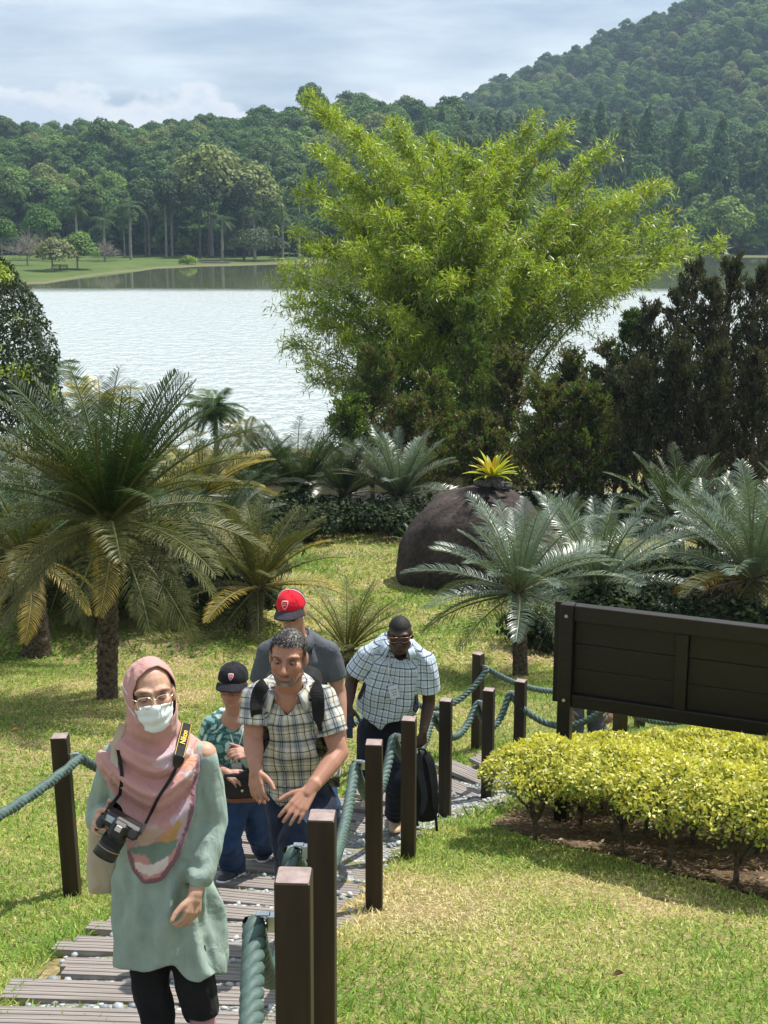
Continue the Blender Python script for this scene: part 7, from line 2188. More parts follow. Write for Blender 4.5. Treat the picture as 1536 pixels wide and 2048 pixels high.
def person_plaid():
    Y0 = 5.5
    J = lambda px, py, dy=0.0: W(px, py, Y0 + dy)
    gx, gy = -0.36, Y0 + 0.15
    base = np.array([gx, gy, H(gx, gy)])
    P_ = thing('person', 'bearded man in a cream checked shirt bending forward with hands on his thigh', 'person', base)
    hc = J(577, 1314, -0.02); A_ = frame(R(-7), R(2), R(2)); s = 1.03
    neck = J(577, 1392, 0.10); pel = J(600, 1600, 0.33)
    sR, sL = J(512, 1394, 0.10), J(645, 1398, 0.10)
    eR, wR = J(506, 1480, 0.04), J(511, 1538, -0.10)
    eL, wL = J(678, 1505, 0.02), J(620, 1580, -0.17)
    hR, hL = J(572, 1605, 0.33), J(632, 1605, 0.33)
    kL = J(592, 1690, -0.10); kR = J(585, 1740, 0.15)
    aL = np.array([kL[0] + 0.01, Y0 + 0.02, H(kL[0], Y0) + 0.09]); aR = np.array([kR[0] + 0.04, Y0 + 0.55, H(kR[0], Y0 + 0.55) + 0.10])
    skin = (0.40, 0.20, 0.135)
    S = Soup(); head_soup(S, hc, A_, s, 0.98, 1.12)
    S.chain([hc - A_[2] * 0.07 - A_[1] * 0.025, neck + (0, 0.02, 0)], [0.058, 0.062])
    S.chain([neck, (neck + pel) / 2, pel], [0.085, 0.09, 0.085]); S.cap(sR, sL, 0.036, 0.036)
    S.chain([sR, eR, eR + (wR - eR) * 0.3, wR], [0.052, 0.045, 0.046, 0.029]); S.chain([sL, eL, eL + (wL - eL) * 0.3, wL], [0.052, 0.045, 0.046, 0.029])
    hand(S, wR, J(513, 1574, -0.15), (-0.55, -0.75, 0.2), -1, 1.08, (0.15, 0.35, 0.3), 0.06, 0.029)
    hand(S, wL, J(594, 1616, -0.24), (0.15, -0.75, 0.65), 1, 1.12, (0.10, 0.25, 0.20), 0.09, 0.031)
    S.chain([hL, kL, aL], [0.06, 0.05, 0.04]); S.chain([hR, kR, aR], [0.06, 0.05, 0.04])
    V, Q = S.build(0.0045, 3)
    V, C = face_finish(V, hc, A_, s, skin, (0.36, 0.14, 0.11), (0.055, 0.04, 0.03), ((0.075, 0.055, 0.042), (0.34, 0.31, 0.28)), 2)
    body = mk('body', V, Q, M['skin'], P_, col=C)
    eyes(P_, hc, A_, s, (-0.05, -0.2), 0.10, (0.05, 0.035, 0.02), tuple(np.array(skin) * 0.7))
    # short hair
    hairline = lambda p: (p[:, 2] > 0.035 + np.where(p[:, 1] > 0.0, 0.036 * np.clip(p[:, 1] / 0.05, 0, 1), -0.055 * np.clip(-p[:, 1] / 0.05, 0, 1))) | ((p[:, 1] < 0.02) & (p[:, 2] > -0.02) & (np.abs(p[:, 0]) > 0.068) & (p[:, 1] > -0.02))
    S = Soup(); S.ell(hc + s * (-0.014 * A_[1] + 0.030 * A_[2]), np.array((0.0785, 0.0985, 0.0925)) * s, A_, 26)
    V, Q = S.build(0.005, 2); h = hloc(V, hc, A_, s); V, Q, _ = trim(V, Q, hairline(h)); N = vnormals(V, Q)
    V = V + N * (0.003 * fbm(V * (60, 60, 60), 4, 3))[:, None]
    gr = np.clip(0.5 + 0.9 * vnoise(V * 120, 6) + 0.3 * vnoise(V * 40, 7), 0, 1)[:, None] * np.clip((hloc(V, hc, A_, s)[:, 2:3] - 0.05) / 0.05, 0.1, 1)
    ho = mk('hair', V, Q, M['hair'], P_, col=(1 - gr) * np.array((0.025, 0.02, 0.018)) + gr * np.array((0.17, 0.155, 0.145)))
    k = strands(ho, 'hair_strands', hc, A_, s, hairline, 2600, 0.016, [(0.03, 0.025, 0.022), (0.07, 0.06, 0.055), (0.26, 0.24, 0.23), (0.04, 0.032, 0.028)], M['hair'], 5); OFF[k.name] = OFF[P_.name]
    beard = lambda p: (p[:, 1] > 0.005) & (p[:, 2] < -0.045) & (p[:, 2] > -0.125)
    # shirt
    xr, fw, up = body_frame(pel, neck, sR, sL)
    S = Soup()
    t_ = lambda q, ox=0.0: neck + (pel - neck) * q + fw * 0.0
    rows = [(t_(-0.05), 0.07, 0.065, 0.07), (t_(0.02), 0.125, 0.085, 0.085), (t_(0.12), 0.19, 0.115, 0.12), (t_(0.35), 0.208, 0.135, 0.125), (t_(0.65), 0.205, 0.135, 0.12), (t_(0.95), 0.208, 0.145, 0.13), (t_(1.12), 0.212, 0.16, 0.14), (t_(1.3), 0.214, 0.17, 0.14)]
    shirt_soup(S, rows, [(sR, eR, 0.068, 0.072, 0.74), (sL, eL, 0.068, 0.072, 0.74)], J, xr, fw, 0, J(576, 1372, 0.13))
    bones = [(pel - up * 0.2, neck, fw, 0.16, 0.0), (sR, eR, fw, 0.075, -0.01), (sL, eL, fw, 0.075, -0.01)]
    VNECK = [(551, 1340), (606, 1340), (604, 1372), (594, 1405), (572, 1432), (560, 1405), (552, 1375)]
    def kp(V, bi, tt):
        px, py = proj(V)
        front = (V - neck) @ fw > -0.02
        frontn = (V - neck) @ fw > 0.0
        hemf = np.interp(px, [480, 520, 545, 562, 567, 574, 600, 640, 665, 690], [1545, 1565, 1600, 1618, 1608, 1624, 1600, 1565, 1556, 1556])
        k = np.where(front, py < hemf, py < 1575)
        k &= ~(frontn & inpoly(px, py, VNECK))
        k &= ~((bi == 1) & (tt > 0.66)) & ~((bi == 2) & (tt > 0.66))
        return k
    def ff(V):
        px, py = proj(V)
        f = 0.010 * np.sin((py - 1500) / 12.0 + 0.8 * np.sin(px / 30.0)) * np.exp(-((py - 1500) / 60) ** 2) * np.exp(-((px - 600) / 70) ** 2)
        return f + 0.006 * np.sin((px + py * 0.6) / 9.0) * np.exp(-((px - 650) / 35) ** 2) + 0.006 * np.sin((px - py * 0.7) / 8.0) * np.exp(-((px - 515) / 25) ** 2)
    o, sv, sq = cloth(P_, 'shirt', S, PLAID_B, 0.0075, kp, bones, 0.009, (11, 11, 8), 12, 5, foldfn=ff)
    TS = bv(sv, sq)
    col_ = collar(P_, neck + up * 0.045 - fw * 0.004, np.array([xr, fw, up]), 0.078, 0.036, PLAID_B, gap=1.3, flare=0.036)
    for px, py in ((573, 1443), (574, 1475), (574, 1507), (572, 1540), (570, 1572)):
        p, n = on([TS], px, py, 0.002)
        if p is not None:
            V, Fc = tube([p, p + n * 0.002], 0.0055, 10); k = mk('button', V, Fc, mat_plain('shirt_button', (0.55, 0.52, 0.46), 0.4), o); OFF[k.name] = OFF[P_.name]
    jeans(P_, DENIM, pel, [(hL, kL, aL, (0.105, 0.088, 0.07)), (hR, kR, aR, (0.105, 0.085, 0.07))], 31)
    for a in (aL, aR):
        hl = a + (0, 0.05, 0); toe = a + (0, -0.21, 0); hl[2] = H(hl[0], hl[1]) + 0.04; toe[2] = H(toe[0], toe[1]) + 0.04
        shoe(P_, hl, toe, (0, 0, 1), mat_plain('navy_shoe', (0.02, 0.03, 0.07), 0.6), mat_plain('white_sole', (0.6, 0.6, 0.58), 0.6))
    # ---- backpack on his back (its own thing)
    bp = thing('backpack', 'black backpack worn by the bearded man, its straps over his checked shirt', 'backpack', (neck + pel) / 2 - fw * 0.2)
    bk = mat_fabric('pack_black', (0.012, 0.012, 0.013), 0.3, 0.75)
    S = Soup(); S.loft([(t_(q) - fw * 0.21, xr, fw, hw, d_, d_) for q, hw, d_ in ((0.05, 0.10, 0.05), (0.12, 0.135, 0.085), (0.5, 0.14, 0.10), (0.85, 0.14, 0.09), (0.95, 0.11, 0.06))], 24, 3.2)
    cloth(bp, 'pack', S, bk, 0.012, None, None, 0.008, (9, 9, 9), 3)
    for pix in ([(532, 1368), (523, 1374), (514, 1392), (512, 1425), (516, 1460), (513, 1500)], [(625, 1370), (632, 1376), (637, 1402), (637, 1430), (640, 1455), (650, 1490)]):
        Pt, Nt_ = px_path([TS], pix, 22, Y0, 0.012)
        w_ = np.interp(np.linspace(0, 1, 22), [0, 0.1, 0.5, 0.66, 0.74, 1], [0.05, 0.058, 0.058, 0.05, 0.02, 0.018])
        V, Fc = ribbon(Pt, Nt_, w_, 0.010); mk('shoulder_strap', V, Fc, bk, bp, smooth=False)
    Pt, Nt_ = px_path([TS], [(636, 1398), (618, 1400), (603, 1400)], 8, Y0, 0.012); V, Fc = ribbon(Pt, Nt_, 0.012, 0.004); mk('chest_strap', V, Fc, bk, bp, smooth=False)
    p, n = on([TS], 603, 1401, 0.014); mb = MB(); mb.box(p, np.array([xr, fw, up]), (0.010, 0.005, 0.012), 0.003); mb.build('buckle', mat_plain('buckle', (0.015, 0.015, 0.015), 0.4), bp)

def person_redcap():
    Y0 = 7.6
    J = lambda px, py, dy=0.0: W(px, py, Y0 + dy)
    gx, gy = -0.50, Y0 + 0.1
    base = np.array([gx, gy, H(gx, gy)])
    P_ = thing('person', 'tall man in a red-fronted cap and grey polo shirt behind the bearded man', 'person', base)
    hc = J(584, 1222, -0.02); A_ = frame(R(-16), R(12), R(-4)); s = 1.0
    neck = J(594, 1288, 0.06); pel = J(602, 1470, 0.16)
    sR, sL = J(536, 1304, 0.07), J(656, 1302, 0.07)
    eR, wR = J(515, 1392, 0.10), J(525, 1455, 0.0); eL, wL = J(679, 1384, 0.08), J(684, 1460, -0.04)
    hR, hL = J(578, 1485, 0.16), J(630, 1485, 0.16)
    kL = J(655, 1610, -0.05); kR = J(570, 1615, 0.1)
    aL = np.array([J(660, 1690)[0], Y0 + 0.05, H(-0.35, Y0 + 0.05) + 0.10]); aR = np.array([J(575, 1690)[0], Y0 + 0.25, H(-0.5, Y0 + 0.25) + 0.1])
    skin = (0.40, 0.22, 0.15)
    S = Soup(); head_soup(S, hc, A_, s, 1.0, 1.05)
    S.chain([hc - A_[2] * 0.07 - A_[1] * 0.025, neck], [0.056, 0.06]); S.chain([neck, pel], [0.09, 0.1]); S.cap(sR, sL, 0.05, 0.05)
    S.chain([sR, eR, wR], [0.05, 0.043, 0.029]); S.chain([sL, eL, eL + (wL - eL) * 0.3, wL], [0.05, 0.043, 0.043, 0.029])
    hand(S, wL, wL + (0.0, -0.04, -0.09), (0.7, -0.6, 0), 1, 1.05); hand(S, wR, wR + (0.0, -0.04, -0.09), (-0.7, -0.6, 0), -1, 1.05)
    S.chain([hL, kL, aL], [0.06, 0.05, 0.04]); S.chain([hR, kR, aR], [0.06, 0.05, 0.04])
    V, Q = S.build(0.006, 3); V, C = face_finish(V, hc, A_, s, skin, (0.4, 0.18, 0.14), (0.04, 0.03, 0.02), None, 3)
    h = hloc(V, hc, A_, s); hr = (h[:, 1] < 0.012) & (h[:, 2] > -0.055) & (np.linalg.norm(h * (1, .8, 1), axis=1) < 0.105) & ~((np.abs(h[:, 0]) > 0.074) & (h[:, 1] > -0.03))
    C[hr] = (0.03, 0.022, 0.018)
    mk('body', V, Q, M['skin'], P_, col=C)
    eyes(P_, hc, A_, s, (0, -0.3), 0.2, skin=tuple(np.array(skin) * 0.7))
    L = lambda x, y, z: hc + s * (x * A_[0] + y * A_[1] + z * A_[2])
    gd = mat_plain('dark_glasses', (0.02, 0.012, 0.012), 0.15, 0.6); g0 = None
    for g in (-1, 1):
        V = [L(g * 0.034 + 0.026 * math.cos(a), 0.104 - 0.01 * abs(math.cos(a)), 0.0 + 0.017 * math.sin(a)) for a in np.linspace(0, 2 * math.pi, 18, endpoint=False)]
        o = mk('sunglass_lens', V, [tuple(range(18))], gd, P_); m = o.modifiers.new('thickness', 'SOLIDIFY'); m.thickness = 0.002
        tube_obj('temple', np.array([L(g * 0.06, 0.09, 0.006), L(g * 0.076, 0.04, 0.006), L(g * 0.079, -0.01, 0.0)]), 0.0022, gd, o)
    red = mat_fabric('cap_red', (0.62, 0.012, 0.03), 0.08); drk = mat_fabric('cap_dark', (0.014, 0.014, 0.016), 0.2); brm = mat_fabric('peak_grey', (0.035, 0.033, 0.042), 0.15)
    cp, PP = cap_hat(P_, hc, A_, s, red, drk, brm)
    shield(cp, PP, s, 0.040, 0.088, 0, mat_plain('emblem_white', (0.8, 0.78, 0.76), 0.5), red)
    xr, fw, up = body_frame(pel, neck, sR, sL)
    # pale piping between red front and dark back
    pipe = [PP(np.array([[0.090 * math.sqrt(max(0, 1 - t ** 2.3)) * g, -0.023, 0.040 + 0.098 * t]]))[0] for g, ts in ((-1, np.linspace(0, 0.97, 9)), (1, np.linspace(0.97, 0, 9))) for t in ts]
    tube_obj('piping', np.array(pipe), 0.003, bpy.data.materials['emblem_white'], cp)
    S = Soup(); t_ = lambda q: neck + (pel - neck) * q
    shirt_soup(S, [(t_(-0.06), 0.07, 0.065, 0.07), (t_(0.03), 0.125, 0.085, 0.085), (t_(0.14), 0.19, 0.11, 0.12), (t_(0.4), 0.195, 0.13, 0.12), (t_(0.7), 0.185, 0.13, 0.12), (t_(1.1), 0.19, 0.14, 0.13), (t_(1.35), 0.19, 0.14, 0.13)], [(sR, eR, 0.070, 0.074, 0.72), (sL, eL, 0.070, 0.074, 0.72)], J, xr, fw, 0, J(594, 1276, 0.10))
    bones = [(pel - up * 0.2, neck, fw, 0.16, 0.0), (sR, eR, fw, 0.075, -0.01), (sL, eL, fw, 0.075, -0.01)]
    zb = t_(1.22)[2]
    kp = lambda V, bi, tt: (V[:, 2] > zb) & ~((bi > 0) & (tt > 0.66)) & ~(inpoly(*proj(V), [(575, 1255), (612, 1255), (600, 1300), (590, 1310), (580, 1295)]) & ((V - neck) @ fw > 0))
    o, sv, sq = cloth(P_, 'polo_shirt', S, mat_fabric('grey_polo', (0.085, 0.092, 0.108), 0.1, 0.75), 0.009, kp, bones, 0.010, (9, 9, 7), 22, 5)
    TS = bv(sv, sq)
    collar(P_, neck + up * 0.045, np.array([xr, fw, up]), 0.074, 0.038, bpy.data.materials['grey_polo'], gap=1.1, flare=0.028)
    # chest mark: two crossed arcs
    blk = mat_plain('mark_black', (0.006, 0.006, 0.008), 0.6)
    for g, cx_ in ((1, 618.5), (-1, 625.5)):
        pts_ = [on([TS], cx_ + g * 2.6 * math.cos(a) , 1303 + 4.2 * math.sin(a), 0.003) for a in np.linspace(-1.2, 1.2, 7)]
        if all(p[0] is not None for p in pts_):
            k = tube_obj('chest_mark', np.array([p[0] for p in pts_]), 0.0035, blk, o)
    jeans(P_, DENIM2, pel, [(hL, kL, aL, (0.10, 0.08, 0.07)), (hR, kR, aR, (0.10, 0.08, 0.07))], 41)
    for a in (aL, aR):
        hl = a + (0, 0.05, 0); toe = a + (0, -0.21, 0); hl[2] = H(hl[0], hl[1]) + 0.04; toe[2] = H(toe[0], toe[1]) + 0.04
        shoe(P_, hl, toe, (0, 0, 1), mat_plain('blue_shoe', (0.02, 0.05, 0.16), 0.6), mat_plain('white_sole2', (0.6, 0.6, 0.58), 0.6))

def person_blackcap():
    Y0 = 7.1
    J = lambda px, py, dy=0.0: W(px, py, Y0 + dy)
    gx, gy = -0.84, Y0 + 0.1
    base = np.array([gx, gy, H(gx, gy)])
    P_ = thing('person', 'woman in a black cap and leaf-print blouse behind the bearded man', 'person', base)
    hc = J(466, 1370, -0.02); A_ = frame(R(-2), R(2), R(2)); s = 0.98
    neck = J(470, 1440, 0.05); pel = J(492, 1580, 0.12)
    sR, sL = J(424, 1452, 0.06), J(524, 1452, 0.06)
    eR, wR = J(414, 1525, 0.08), J(452, 1545, -0.12); eL, wL = J(540, 1515, 0.02), J(497, 1507, -0.16)
    hR, hL = J(470, 1590, 0.12), J(516, 1590, 0.14)
    kR = J(456, 1680, 0.0); kL = J(518, 1665, 0.2)
    fR = G(455, 1772); fL = G(526, 1732)
    aR = fR + (0.02, 0.10, 0.10); aL = fL + (0.0, 0.08, 0.10)
    skin = (0.40, 0.21, 0.15)
    S = Soup(); head_soup(S, hc, A_, s, 1.05, 1.0)
    S.chain([hc - A_[2] * 0.07 - A_[1] * 0.02, neck], [0.052, 0.055]); S.chain([neck, pel], [0.085, 0.1]); S.cap(sR, sL, 0.034, 0.034); S.ell(neck + (0, -0.035, -0.06), (0.075, 0.045, 0.06))
    S.chain([sR, eR, wR], [0.046, 0.04, 0.026]); S.chain([sL, eL, wL], [0.046, 0.04, 0.026])
    hand(S, wL, wL + nrm(np.array([-0.6, -0.35, 0.15])) * 0.075, (0.2, -0.6, 0.75), 1, 0.95, (0.5, 0.6, 0.4))
    hand(S, wR, wR + nrm(np.array([0.7, -0.4, -0.2])) * 0.075, (-0.1, -0.5, 0.85), -1, 0.95, (0.5, 0.6, 0.4))
    S.chain([hL, kL, aL], [0.06, 0.05, 0.04]); S.chain([hR, kR, aR], [0.06, 0.05, 0.04])
    V, Q = S.build(0.0055, 3); V, C = face_finish(V, hc, A_, s, skin, (0.38, 0.12, 0.11), (0.06, 0.04, 0.03), None, 5)
    h = hloc(V, hc, A_, s); hr = (h[:, 1] < 0.03) & (h[:, 2] > -0.09) & (np.abs(h[:, 0]) > 0.045) & (np.linalg.norm(h * (1, .8, 1), axis=1) < 0.12)
    C[hr] = (0.20, 0.13, 0.085)
    mk('body', V, Q, M['skin'], P_, col=C)
    eyes(P_, hc, A_, s, (0, -0.3), 0.25, skin=tuple(np.array(skin) * 0.7))
    blk = mat_fabric('cap_black', (0.012, 0.012, 0.016), 0.15)
    cp, PP = cap_hat(P_, hc, A_, s, blk, blk, blk, r=1.02)
    shield(cp, PP, s, 0.030, 0.088, 0, mat_plain('emblem_white2', (0.78, 0.72, 0.72), 0.5), mat_plain('emblem_red', (0.5, 0.05, 0.05), 0.5))
    L = lambda x, y, z: hc + s * (x * A_[0] + y * A_[1] + z * A_[2])
    rim = mat_plain('rose_rim', (0.30, 0.10, 0.08), 0.3)
    for g in (-1, 1):
        pts_ = np.array([L(g * 0.033 + 0.025 * math.cos(a), 0.108, -0.002 + 0.018 * math.sin(a)) for a in np.linspace(0, 2 * math.pi, 22)])
        V, Fc = tube(pts_, 0.0018, 6, False); mk('glasses_rim', V, Fc, rim, P_)
    xr, fw, up = body_frame(pel, neck, sR, sL); t_ = lambda q: neck + (pel - neck) * q
    S = Soup(); shirt_soup(S, [(t_(-0.02), 0.08, 0.07, 0.07), (t_(0.05), 0.12, 0.085, 0.085), (t_(0.2), 0.165, 0.115, 0.11), (t_(0.5), 0.165, 0.13, 0.11), (t_(0.8), 0.165, 0.12, 0.12), (t_(1.05), 0.175, 0.13, 0.13), (t_(1.25), 0.175, 0.13, 0.13)], [(sR, eR, 0.064, 0.066, 1.0), (sL, eL, 0.064, 0.066, 1.0)], J, xr, fw, 0, J(470, 1432, 0.09))
    bones = [(pel - up * 0.2, neck, fw, 0.15, 0.0), (sR, eR, fw, 0.068, -0.01), (sL, eL, fw, 0.068, -0.01)]
    zb = t_(1.0)[2]
    kp = lambda V, bi, tt: (V[:, 2] > zb) & ~((bi > 0) & (tt > 0.92)) & ~(inpoly(*proj(V), [(447, 1415), (494, 1415), (490, 1440), (484, 1452), (452, 1450), (447, 1435)]) & ((V - neck) @ fw > 0))
    def lcol(V):
        a = V @ np.array([[0.7, 0.2, 0.6], [-0.5, 0.3, 0.8], [0.3, 0.9, -0.2]]).T
        q = np.sin(a[:, 0] * 70 + 5 * vnoise(V * 12, 1)) + np.sin(a[:, 1] * 95 + 6 * vnoise(V * 15, 2)) + 0.8 * vnoise(V * 50, 3)
        C = np.where((q > 0.9)[:, None], (0.50, 0.62, 0.58), np.where((q > 0.1)[:, None], (0.07, 0.20, 0.18), np.where((q > -0.9)[:, None], (0.025, 0.085, 0.08), (0.16, 0.30, 0.29))))
        return C
    o, sv, sq = cloth(P_, 'blouse', S, mat_fabric_col('leaf_print', 0.8), 0.006, kp, bones, 0.008, (11, 11, 7), 33, 5, col=lcol)
    TS = bv(sv, sq)
    jeans(P_, DENIM2, pel, [(hL, kL, aL, (0.10, 0.078, 0.078)), (hR, kR, aR, (0.10, 0.078, 0.078))], 51)
    sm, so_ = mat_fabric('grey_knit', (0.05, 0.05, 0.055), 0.3), mat_plain('sole_white', (0.7, 0.7, 0.68), 0.6)
    for f, dx in ((fR, 0.03), (fL, 0.0)):
        hl = f + (dx * 2.2, 0.16, 0); toe = f + (-dx, -0.08, 0); hl[2] = H(hl[0], hl[1]) + 0.045; toe[2] = H(toe[0], toe[1]) + 0.045
        shoe(P_, hl, toe, (0, 0, 1), sm, so_, 0.95)
    # badge on a cord
    ln_ = thing('name_badge', 'clear name badge on a white cord held by the woman in the black cap', 'badge', J(476, 1540, -0.15))
    wc = mat_plain('white_cord', (0.7, 0.72, 0.72), 0.6)
    for pix in ([(455, 1412), (458, 1450), (464, 1480), (474, 1500)], [(489, 1440), (484, 1470), (475, 1500)]):
        Pt, _n = px_path([TS], pix, 14, Y0 - 0.1, 0.008); tube_obj('cord', Pt, 0.0028, wc, ln_)
    Pt, _n = px_path([TS], [(474, 1500), (474, 1512), (474, 1526)], 5, Y0 - 0.1, 0.012); tube_obj('clip', Pt, 0.004, wc, ln_)
    c = Pt[-1] + (0, -0.004, -0.045); mb = MB(); mb.box(c, frame(R(8), R(-6), R(-4)) , (0.030, 0.002, 0.046), 0.001); mb.build('badge_card', mat_plain('card_grey', (0.42, 0.46, 0.45), 0.25), ln_)
    # shoulder bag
    bg_ = thing('handbag', 'black shoulder bag with tan base and round stud carried by the black-cap woman', 'handbag', J(488, 1590, -0.1))
    S = Soup(); c = J(487, 1568, -0.12); S.loft([(c + (0, 0, dz), np.array([0.98, 0.1, 0]), np.array([0.1, -0.98, 0]), hw, d_, d_) for dz, hw, d_ in ((-0.075, 0.10, 0.03), (-0.06, 0.115, 0.045), (0.03, 0.12, 0.045), (0.075, 0.115, 0.035))], 26, 3.4)
    cloth(bg_, 'bag_body', S, mat_noise('bag_black', (0.008, 0.008, 0.009), (0.016, 0.016, 0.017), 30, 0.4, 0.2), 0.008, None, None, 0.003, (9, 9, 9), 3)
    S = Soup(); S.loft([(c + (0, 0, dz), np.array([0.98, 0.1, 0]), np.array([0.1, -0.98, 0]), hw, d_, d_) for dz, hw, d_ in ((-0.105, 0.10, 0.03), (-0.098, 0.108, 0.042), (-0.072, 0.112, 0.044))], 26, 3.4)
    cloth(bg_, 'leather_base', S, mat_noise('tan_leather', (0.13, 0.045, 0.025), (0.2, 0.075, 0.04), 20, 0.45, 0.2), 0.008, None, None, 0.001, (9, 9, 9), 3)
    V, Fc = tube([c + (-0.003, -0.046, -0.02), c + (-0.003, -0.052, -0.02)], 0.008, 14); mk('stud', V, Fc, mat_plain('brass', (0.75, 0.62, 0.35), 0.3, 0.5, 1.0), bg_)
    Pt = spline([c + (0.10, -0.02, 0.07), J(520, 1500, -0.08), J(515, 1455, 0.0), J(505, 1440, 0.06)], 12)
    V, Fc = ribbon(Pt, np.tile([0.2, -1, 0.1], (12, 1)), 0.02, 0.003); mk('bag_strap', V, Fc, bpy.data.materials['bag_black'], bg_, smooth=False)

def person_check():
    Y0 = 8.65
    J = lambda px, py, dy=0.0: W(px, py, Y0 + dy)
    fL = G(790, 1672); fR = G(735, 1628)
    base = np.array([fL[0], fL[1], fL[2]])
    P_ = thing('person', 'man in a blue checked short-sleeved shirt looking down at the steps, phone in hand', 'person', base)
    hc = J(800, 1269, -0.14); A_ = frame(R(-4), R(6), R(-2)); s = 1.06
    neck = J(795, 1298, 0.02); pel = J(768, 1455, 0.18)
    sR, sL = J(734, 1312, 0.03), J(854, 1322, 0.03)
    eR, wR = J(703, 1362, 0.08), J(697, 1412, -0.04); eL, wL = J(858, 1405, 0.05), J(846, 1465, -0.06)
    hR, hL = J(745, 1462, 0.2), J(795, 1462, 0.18)
    kL = J(796, 1565, 0.0); aL = fL + (0.0, 0.10, 0.11)
    kR = J(735, 1535, 0.08); aR = fR + (0.03, 0.16, 0.16)
    skin = (0.055, 0.030, 0.022)
    S = Soup(); head_soup(S, hc, A_, s, 1.05, 1.2)
    S.chain([hc - A_[2] * 0.06 - A_[1] * 0.03, neck + (0, 0.05, -0.02)], [0.062, 0.068]); S.chain([neck + (0, 0.05, -0.04), pel], [0.08, 0.085]); S.cap(sR, sL, 0.036, 0.036)
    S.chain([sR, eR, eR + (wR - eR) * 0.3, wR], [0.055, 0.046, 0.045, 0.03]); S.chain([sL, eL, eL + (wL - eL) * 0.3, wL], [0.055, 0.046, 0.045, 0.03])
    hand(S, wR, wR + nrm(np.array([-0.02, -0.4, -0.85])) * 0.085, (-0.5, -0.8, 0.2), -1, 1.08, (0.3, 0.5, 0.4))
    hand(S, wL, wL + nrm(np.array([-0.1, -0.2, -0.95])) * 0.085, (0.6, -0.75, 0.0), 1, 1.08, (0.7, 0.8, 0.5))
    S.chain([hL, kL, aL], [0.06, 0.05, 0.04]); S.chain([hR, kR, aR], [0.06, 0.05, 0.04])
    V, Q = S.build(0.0055, 3); V, C = face_finish(V, hc, A_, s, skin, (0.07, 0.03, 0.028), (0.01, 0.008, 0.008), None, 6)
    h = hloc(V, hc, A_, s); hr = (h[:, 2] > 0.055 - 0.02 * (h[:, 1] < 0) - 0.9 * np.clip(-h[:, 1] - 0.01, 0, 0.08)) & (h[:, 2] < 0.2) & (np.linalg.norm(h, axis=1) < 0.16)
    C[hr] = (0.012, 0.010, 0.010)
    mk('body', V, Q, M['skin'], P_, col=C)
    eyes(P_, hc, A_, s, (0, -0.5), 0.2, skin=tuple(np.array(skin) * 0.7))
    S = Soup(); S.ell(hc + s * (-0.014 * A_[1] + 0.030 * A_[2]), np.array((0.0765, 0.0965, 0.0905)) * s, A_, 26)
    V, Q = S.build(0.006, 2); h = hloc(V, hc, A_, s); V, Q, _ = trim(V, Q, h[:, 2] > 0.062 - 0.9 * np.clip(-h[:, 1] - 0.0, 0, 0.1))
    mk('cropped_hair', V, Q, mat_noise('cropped_hair', (0.008, 0.007, 0.007), (0.022, 0.02, 0.02), 150, 0.7, 0.6, 400, 0.002), P_)
    L = lambda x, y, z: hc + s * (x * A_[0] + y * A_[1] + z * A_[2])
    rim = mat_plain('gold_rim', (0.45, 0.25, 0.12), 0.25, 0.6, 0.6); gl_ = mat_plain('dark_lens', (0.02, 0.02, 0.022), 0.05, 0.6)
    for g in (-1, 1):
        sq = lambda q: math.copysign(abs(q) ** 0.55, q)
        pts_ = np.array([L(g * 0.034 + 0.028 * sq(math.cos(a)), 0.107 - 0.012 * abs(math.cos(a)), 0.008 + 0.016 * sq(math.sin(a))) for a in np.linspace(0, 2 * math.pi, 25)])
        V, Fc = tube(pts_, 0.0022, 6, False); o = mk('glasses_rim', V, Fc, rim, P_)
        k = mk('glasses_lens', pts_[:-1], [tuple(range(24))], gl_, o); OFF[k.name] = OFF[P_.name]
        tube_obj('temple', np.array([L(g * 0.061, 0.092, 0.012), L(g * 0.079, 0.04, 0.012), L(g * 0.083, -0.01, 0.008)]), 0.0024, rim, o)
    xr, fw, up = body_frame(pel, neck, sR, sL); t_ = lambda q: neck + (pel - neck) * q
    S = Soup(); shirt_soup(S, [(t_(-0.03) - fw * 0.05, 0.08, 0.07, 0.07), (t_(0.04) - fw * 0.04, 0.15, 0.10, 0.10), (t_(0.14) - fw * 0.02, 0.22, 0.13, 0.13), (t_(0.4), 0.225, 0.15, 0.13), (t_(0.7), 0.22, 0.15, 0.13), (t_(0.95), 0.225, 0.15, 0.14), (t_(1.2), 0.225, 0.15, 0.14)], [(sR, eR, 0.072, 0.090, 0.74), (sL, eL, 0.072, 0.090, 0.80)], J, xr, fw, 0, J(793, 1286, 0.06), 0.075)
    bones = [(pel - up * 0.2, neck, fw, 0.19, 0.0), (sR, eR, fw, 0.09, -0.015), (sL, eL, fw, 0.09, -0.015)]
    def kp(V, bi, tt):
        px, py = proj(V)
        hemf = np.interp(px, [690, 717, 735, 762, 775, 800, 835], [1418, 1425, 1442, 1464, 1447, 1443, 1430])
        k = np.where((V - pel) @ fw > -0.05, py < hemf, py < 1425)
        return k & ~((bi == 1) & (tt > 0.66)) & ~((bi == 2) & (tt > 0.72)) & ~(inpoly(px, py, [(785, 1280), (815, 1280), (812, 1314), (800, 1322), (790, 1314)]) & ((V - neck) @ fw > 0))
    def ff(V):
        px, py = proj(V)
        return 0.009 * np.sin((py - 1420 + 0.4 * (px - 780)) / 9.0 + np.sin(px / 18.0)) * np.exp(-((py - 1415) / 35) ** 2) + 0.007 * np.sin((px - 0.8 * py) / 7.0) * np.exp(-((px - 848) / 22) ** 2)
